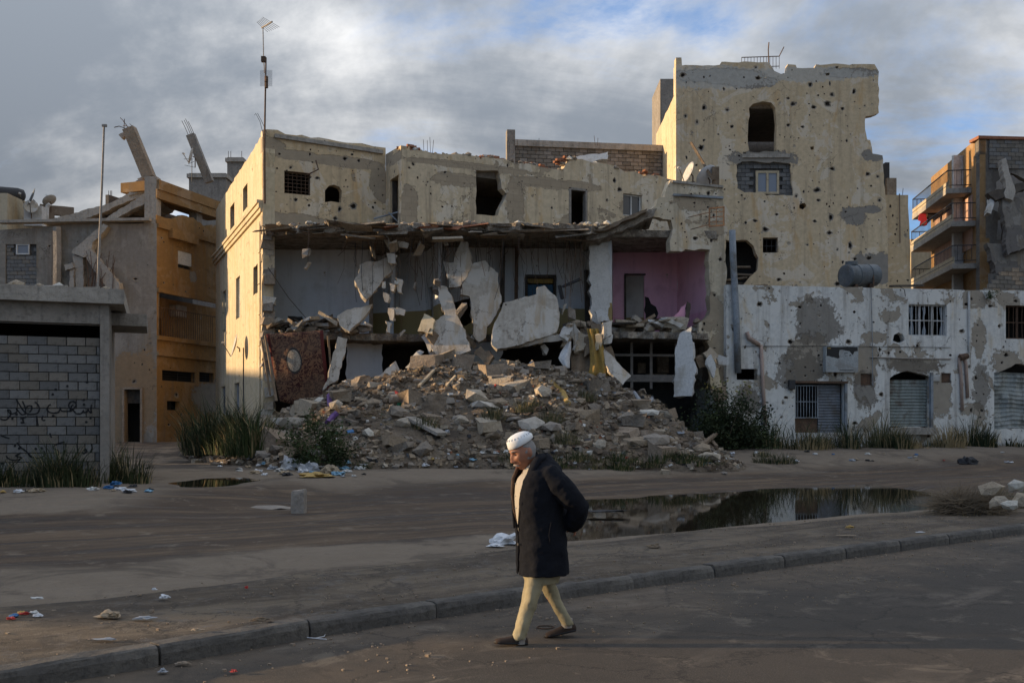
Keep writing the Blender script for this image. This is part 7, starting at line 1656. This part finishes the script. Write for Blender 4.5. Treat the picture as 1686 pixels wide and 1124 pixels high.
m.tube([hp @ Vector((.02, 0, -.05)), q3(876, 765), q3(885, 785)], [.056, .058, .075], 16)
m.loft(prof([(775, 862, 916, .16, 0, 0), (800, 850, 922, .17, 0, 0), (850, 856, 922, .16, 0, 0), (900, 862, 922, .165, 0, 0), (940, 866, 918, .16, 0, 0)]))
def limb(pts, rs, n=14): m.tube(pts, rs, n)
legF = [q3(880, 925, -.085), q3(866, 985, -.095), q3(850, 1043, -.10)]; legR = [q3(892, 925, .085), q3(915, 985, .09), q3(943, 1030, .095)]
limb(legF, [.07, .045, .034]); limb(legR, [.07, .045, .034])
armN = [q3(897, 786, -.185), q3(938, 832, -.235), q3(938, 862, -.07)]; armF = [q3(897, 786, .185), q3(938, 832, .235), q3(940, 866, .07)]
limb(armN, [.05, .04, .030]); limb(armF, [.05, .04, .030])
for sgn, wr in ((-1, armN[2]), (1, armF[2])):   # clasped hands behind the back
    pc = wr + Vector((.012, -sgn * .055 * 1.0, -.018)); m.tube([wr, pc, pc + Vector((.004, -sgn * .03 * 1.0, -.012))], [.028, .036, .030], 12)
    for k in range(4):
        b_ = pc + Vector((.012 - .0 * k, -sgn * .028, .024 - .019 * k)); L_ = (.07, .08, .075, .058)[k]
        m.tube([b_, b_ + Vector((.014, -sgn * L_ * .5, -.006)), b_ + Vector((.004, -sgn * L_ * .85, -.02)), b_ + Vector((-.012, -sgn * L_ * .8, -.03))], [.0095, .009, .0085, .007], 8)
    m.tube([pc + Vector((-.012, sgn * .01, .02)), pc + Vector((-.02, -sgn * .02, .045)), pc + Vector((-.015, -sgn * .048, .052))], [.012, .0105, .008], 8)
body = m.build('body', M['skin'], man, M=MR); remesh(body, .0052, 2, .4)
# eyes, brows, moustache, hair
for sgn in (-1, 1):
    e = MB(); c = hp @ Vector((-.0795, sgn * .031, .012)); rings = [[c + Vector((.009 * math.cos(t), .012 * math.sin(t) * math.cos(k * .6283), .006 * math.sin(t) * math.sin(k * .6283))) for k in range(10)] for t in (.1, .8, 1.57, 2.3, 3.0)]
    e.loft(rings); e.build('eye', M['eye'], man, M=MR)
    MB().tube([hp @ Vector((-.094, sgn * .013, .036)), hp @ Vector((-.090, sgn * .03, .041)), hp @ Vector((-.074, sgn * .05, .036))], [.004, .005, .002], 7).build('eyebrow', M['hair'], man, M=MR)
MB().tube([hp @ Vector((-.080, -.034, -.072)), hp @ Vector((-.094, -.019, -.061)), hp @ Vector((-.100, 0, -.056)), hp @ Vector((-.094, .019, -.061)), hp @ Vector((-.080, .034, -.072))], [.003, .008, .007, .008, .003], 8).build('moustache', M['whisker'], man, M=MR, smooth=True)
MB().tube([hp @ Vector((-.084, -.024, -.080)), hp @ Vector((-.094, 0, -.077)), hp @ Vector((-.084, .024, -.080))], [.002, .0055, .002], 7).build('lips', M['lips'], man, M=MR, smooth=True)
m = MB(); vs = []; nt2, np2 = 22, 34
for i in range(nt2 + 1):
    th = R(48) + (R(118) - R(48)) * i / nt2
    for k in range(np2 + 1):
        lim = R(96) - R(10) * math.sin(i * .9); ph = R(180) - lim + 2 * lim * k / np2
        g_ = .035 if 0 < i < nt2 and 0 < k < np2 else -.02
        vs.append(hp @ head_pt(th, ph, g_ + .01 * nz(i * .7, k * .7, 2)))
m.add(vs, [(i * (np2 + 1) + k, i * (np2 + 1) + k + 1, (i + 1) * (np2 + 1) + k + 1, (i + 1) * (np2 + 1) + k) for i in range(nt2) for k in range(np2)])
m.build('hair', M['hair'], man, M=MR, smooth=True)
# cap: a soft round cap with a stitched band
rows = [(.066, .98), (.069, 1.01), (.088, 1.0), (.106, .965), (.109, .93), (.124, .80), (.135, .57), (.141, .30), (.143, .04)]
m = MB(); m.loft([[hp @ Vector((.004 + .101 * s * math.cos(2 * math.pi * k / 40), .081 * s * math.sin(2 * math.pi * k / 40), z + .012 * math.cos(2 * math.pi * k / 40) * (z < .1))) for k in range(40)] for z, s in rows])
cap = m.build('cap', M['cap'], man, M=MR, smooth=True)
for k in range(22):       # open-work stitches round the crown
    t = 2 * math.pi * k / 22; d0 = Vector((.004 + .101 * .93 * math.cos(t), .081 * .93 * math.sin(t), .112)); d1 = Vector((.004 + .101 * .83 * math.cos(t + .05), .081 * .83 * math.sin(t + .05), .123))
    MB().tube([hp @ d0, hp @ d1], .0022, 4).build('stitch', M['lit_grey'], cap, M=MR)
# trousers
m = MB()
m.loft(prof([(918, 860, 926, .175, 0, 0), (940, 860, 924, .18, 0, 0), (958, 866, 918, .165, 0, 0)]))
def leg(rows): m.loft([ell(q3(u, v, y), a * KM, b, 20, tilt=tl) for u, v, y, a, b, tl in rows])
leg([(877, 938, -.085, 16, .094, 0), (871, 965, -.092, 14.5, .085, 0), (863, 995, -.097, 12.5, .075, 0), (854, 1020, -.10, 11.5, .068, .1), (848, 1038, -.10, 11.5, .064, .15), (847, 1045, -.10, 10.5, .060, .2)])
leg([(896, 938, .085, 16.5, .094, 0), (907, 965, .088, 14.5, .085, -.1), (921, 993, .092, 13, .075, -.25), (934, 1016, .095, 12, .068, -.2), (942, 1029, .096, 11.5, .064, -.1), (944, 1035, .096, 10.5, .060, 0)])
tr = m.build('trousers', M['trouser'], man, M=MR); remesh(tr, .009, 4, .5); crease(tr, .022, .085)
for vv, (u0, u1), y_ in ((985, (855, 884), -.16),): pass
# shoes
def shoe(heel, toe, y, lift):
    m = MB(); a = q3(*heel, y); b = q3(*toe, y); a.z = .0 + lift[0]; b.z = lift[1]; d = (b - a); L_ = d.length; rings = []
    for t, w, h in ((0, .030, .050), (.06, .036, .068), (.2, .038, .075), (.36, .038, .078), (.5, .042, .060), (.68, .047, .048), (.84, .045, .042), (.95, .032, .034), (1, .012, .02)):
        c = a + d * t; rings.append([c + Vector((0, w * math.cos(k * math.pi / 9 * 2 / 2 * 2 / 2), 0)) * 0 + Vector((0, w * math.cos(2 * math.pi * k / 18), max(0, h * .42 + h * .62 * math.sin(2 * math.pi * k / 18)))) for k in range(18)])
    m.loft(rings); s = m.build('shoe', M['shoe'], man, M=MR, smooth=True)
    m = MB(); m.loft([[a + d * t + Vector((0, w * math.cos(2 * math.pi * k / 14) * 1.08, .014 + .013 * math.sin(2 * math.pi * k / 14))) for k in range(14)] for t, w in ((-.01, .02), (.04, .036), (.35, .038), (.68, .047), (.9, .04), (1.01, .012))]); m.build('sole', M['lit_black'], s, M=MR, smooth=True)
shoe((861, 1050), (806, 1058), -.10, (.0, .025)); shoe((958, 1040), (904, 1050), .10, (.04, .0))
for pth, r_ in ((legF[2] + Vector((.0, 0, .03)), .046), (legR[2] + Vector((.0, 0, .03)), .046)): MB().tube([pth, pth - Vector((0, 0, .075))], r_, 12).build('sock', M['rust_pale'], man, M=MR)
# shirt and its collar
m = MB(); m.loft(prof([(768, 868, 900, .066, 0, .2), (778, 857, 905, .12, 0, .12), (795, 847, 905, .15, 0, 0), (830, 846, 905, .15, 0, 0), (865, 853, 905, .15, 0, 0), (925, 860, 915, .15, 0, 0)]))
sh = m.build('shirt', M['shirt'], man, M=MR, smooth=True); sh.modifiers.new('sub', 'SUBSURF').render_levels = 2; crease(sh, .014, .06)
for sgn in (-1, 1):
    m = MB(); a = [q3(861, 774, sgn * .012), q3(869, 764, sgn * .060), q3(884, 753, sgn * .080), q3(884, 761, sgn * .105), q3(867, 775, sgn * .088), q3(857, 787, sgn * .045)]
    m.add(a, [(0, 1, 4, 5), (1, 2, 3, 4)]); cl = m.build('shirt_collar', M['shirt'], sh, M=MR); cl.modifiers.new('t', 'SOLIDIFY').thickness = .008
for v in (795, 815, 835): MB().tube([q3(848.0, v, -.004), q3(846.3, v, -.004)], .0045, 8).build('shirt_button', M['white_paint'], sh, M=MR)
MB().tube([q3(868, 756, .075), q3(855, 770, .075), q3(847, 788, .072), q3(845, 812, .066), q3(847, 838, .05), q3(851, 858, .03)], [.010, .013, .013, .011, .008, .003], 8).build('scarf', M['rust'], man, M=MR, smooth=True)
# coat: body, shoulders and both sleeves, open down the front
m = MB(); n = 40
rows = [(747, 873, 900, .080, .25), (753, 868, 906, .10, .25), (763, 860, 914, .155, .2), (772, 853, 922, .205, .1), (788, 846, 927, .225, 0), (810, 843, 929, .228, 0), (835, 845, 927, .222, 0), (860, 850, 927, .218, 0), (885, 852, 931, .222, 0), (915, 852, 934, .228, 0), (944, 851, 936, .232, .02)]
rings = []
for v, f, b, w, tl in rows:
    t = max(0.0, min(1.0, (v - 745) / 135)); gap = R(44) * (1 - t) + R(2) if v < 885 else R(1.5)
    ring = []
    for k in range(n + 1):
        a = math.pi + gap + (2 * math.pi - 2 * gap) * k / n; ct, st = math.cos(a), math.sin(a)
        p_ = 2.35; x = (b - f) / 2 * KM * math.copysign(abs(ct) ** (2 / p_), ct); y = w * math.copysign(abs(st) ** (2 / p_), st)
        fold = 1 + (.018 * math.sin(a * 5 + v * .02) + .012 * math.sin(a * 11)) * sst((v - 850) / 80)
        c = q3((f + b) / 2, v); ring.append(Vector((c.x + x * fold, y * fold, c.z + x * tl)))
    rings.append(ring)
vs = [p for r_ in rings for p in r_]; m.add(vs, [(i * (n + 1) + k, i * (n + 1) + k + 1, (i + 1) * (n + 1) + k + 1, (i + 1) * (n + 1) + k) for i in range(len(rings) - 1) for k in range(n)])
for sgn in (-1, 1):
    m.tube([q3(884, 774, sgn * .08), q3(895, 780, sgn * .15), q3(908, 796, sgn * .205), q3(926, 818, sgn * .235), q3(940, 833, sgn * .222), q3(941, 845, sgn * .175), q3(939, 856, sgn * .125), q3(938, 863, sgn * .075)], [.056, .080, .084, .076, .071, .067, .063, .060], 18)
co = m.build('coat', M['coat'], man, M=MR, smooth=True)
so = co.modifiers.new('t', 'SOLIDIFY'); so.thickness = .018; so.offset = 1
remesh(co, .0075, 9, .5); crease(co, .016, .075); crease(co, .016, .2)
for sgn in (-1, 1):
    # lapels and turned-up collar
    m = MB(); a = [q3(893, 746, sgn * .080), q3(879, 749, sgn * .096), q3(868, 762, sgn * .115), q3(858, 788, sgn * .118), q3(851, 822, sgn * .085), q3(852, 868, sgn * .018)]
    b = [q3(897, 751, sgn * .105), q3(885, 758, sgn * .135), q3(873, 771, sgn * .165), q3(861, 793, sgn * .165), q3(853, 828, sgn * .125), q3(851, 870, sgn * .028)]
    off = Vector((-.014, sgn * .010, .006)); a = [p + off for p in a]; b = [p + off for p in b]
    m.add(a + b, [(i, i + 1, i + 7, i + 6) for i in range(5)]); lp_ = m.build('lapel', M['coat'], co, M=MR, smooth=True); lp_.modifiers.new('t', 'SOLIDIFY').thickness = .012
for (u, v) in ((852, 868), (851, 893)): MB().tube([q3(u, v, -.05) + Vector((-.002, 0, 0)), q3(u, v, -.05) + Vector((-.016, -.004, 0))], .011, 10).build('button', M['iron'], co, M=MR)
MB().tube([q3(893, 855, -.238), q3(889, 875, -.240), q3(891, 886, -.238)], .004, 6).build('pocket_welt', M['coat'], co, M=MR)
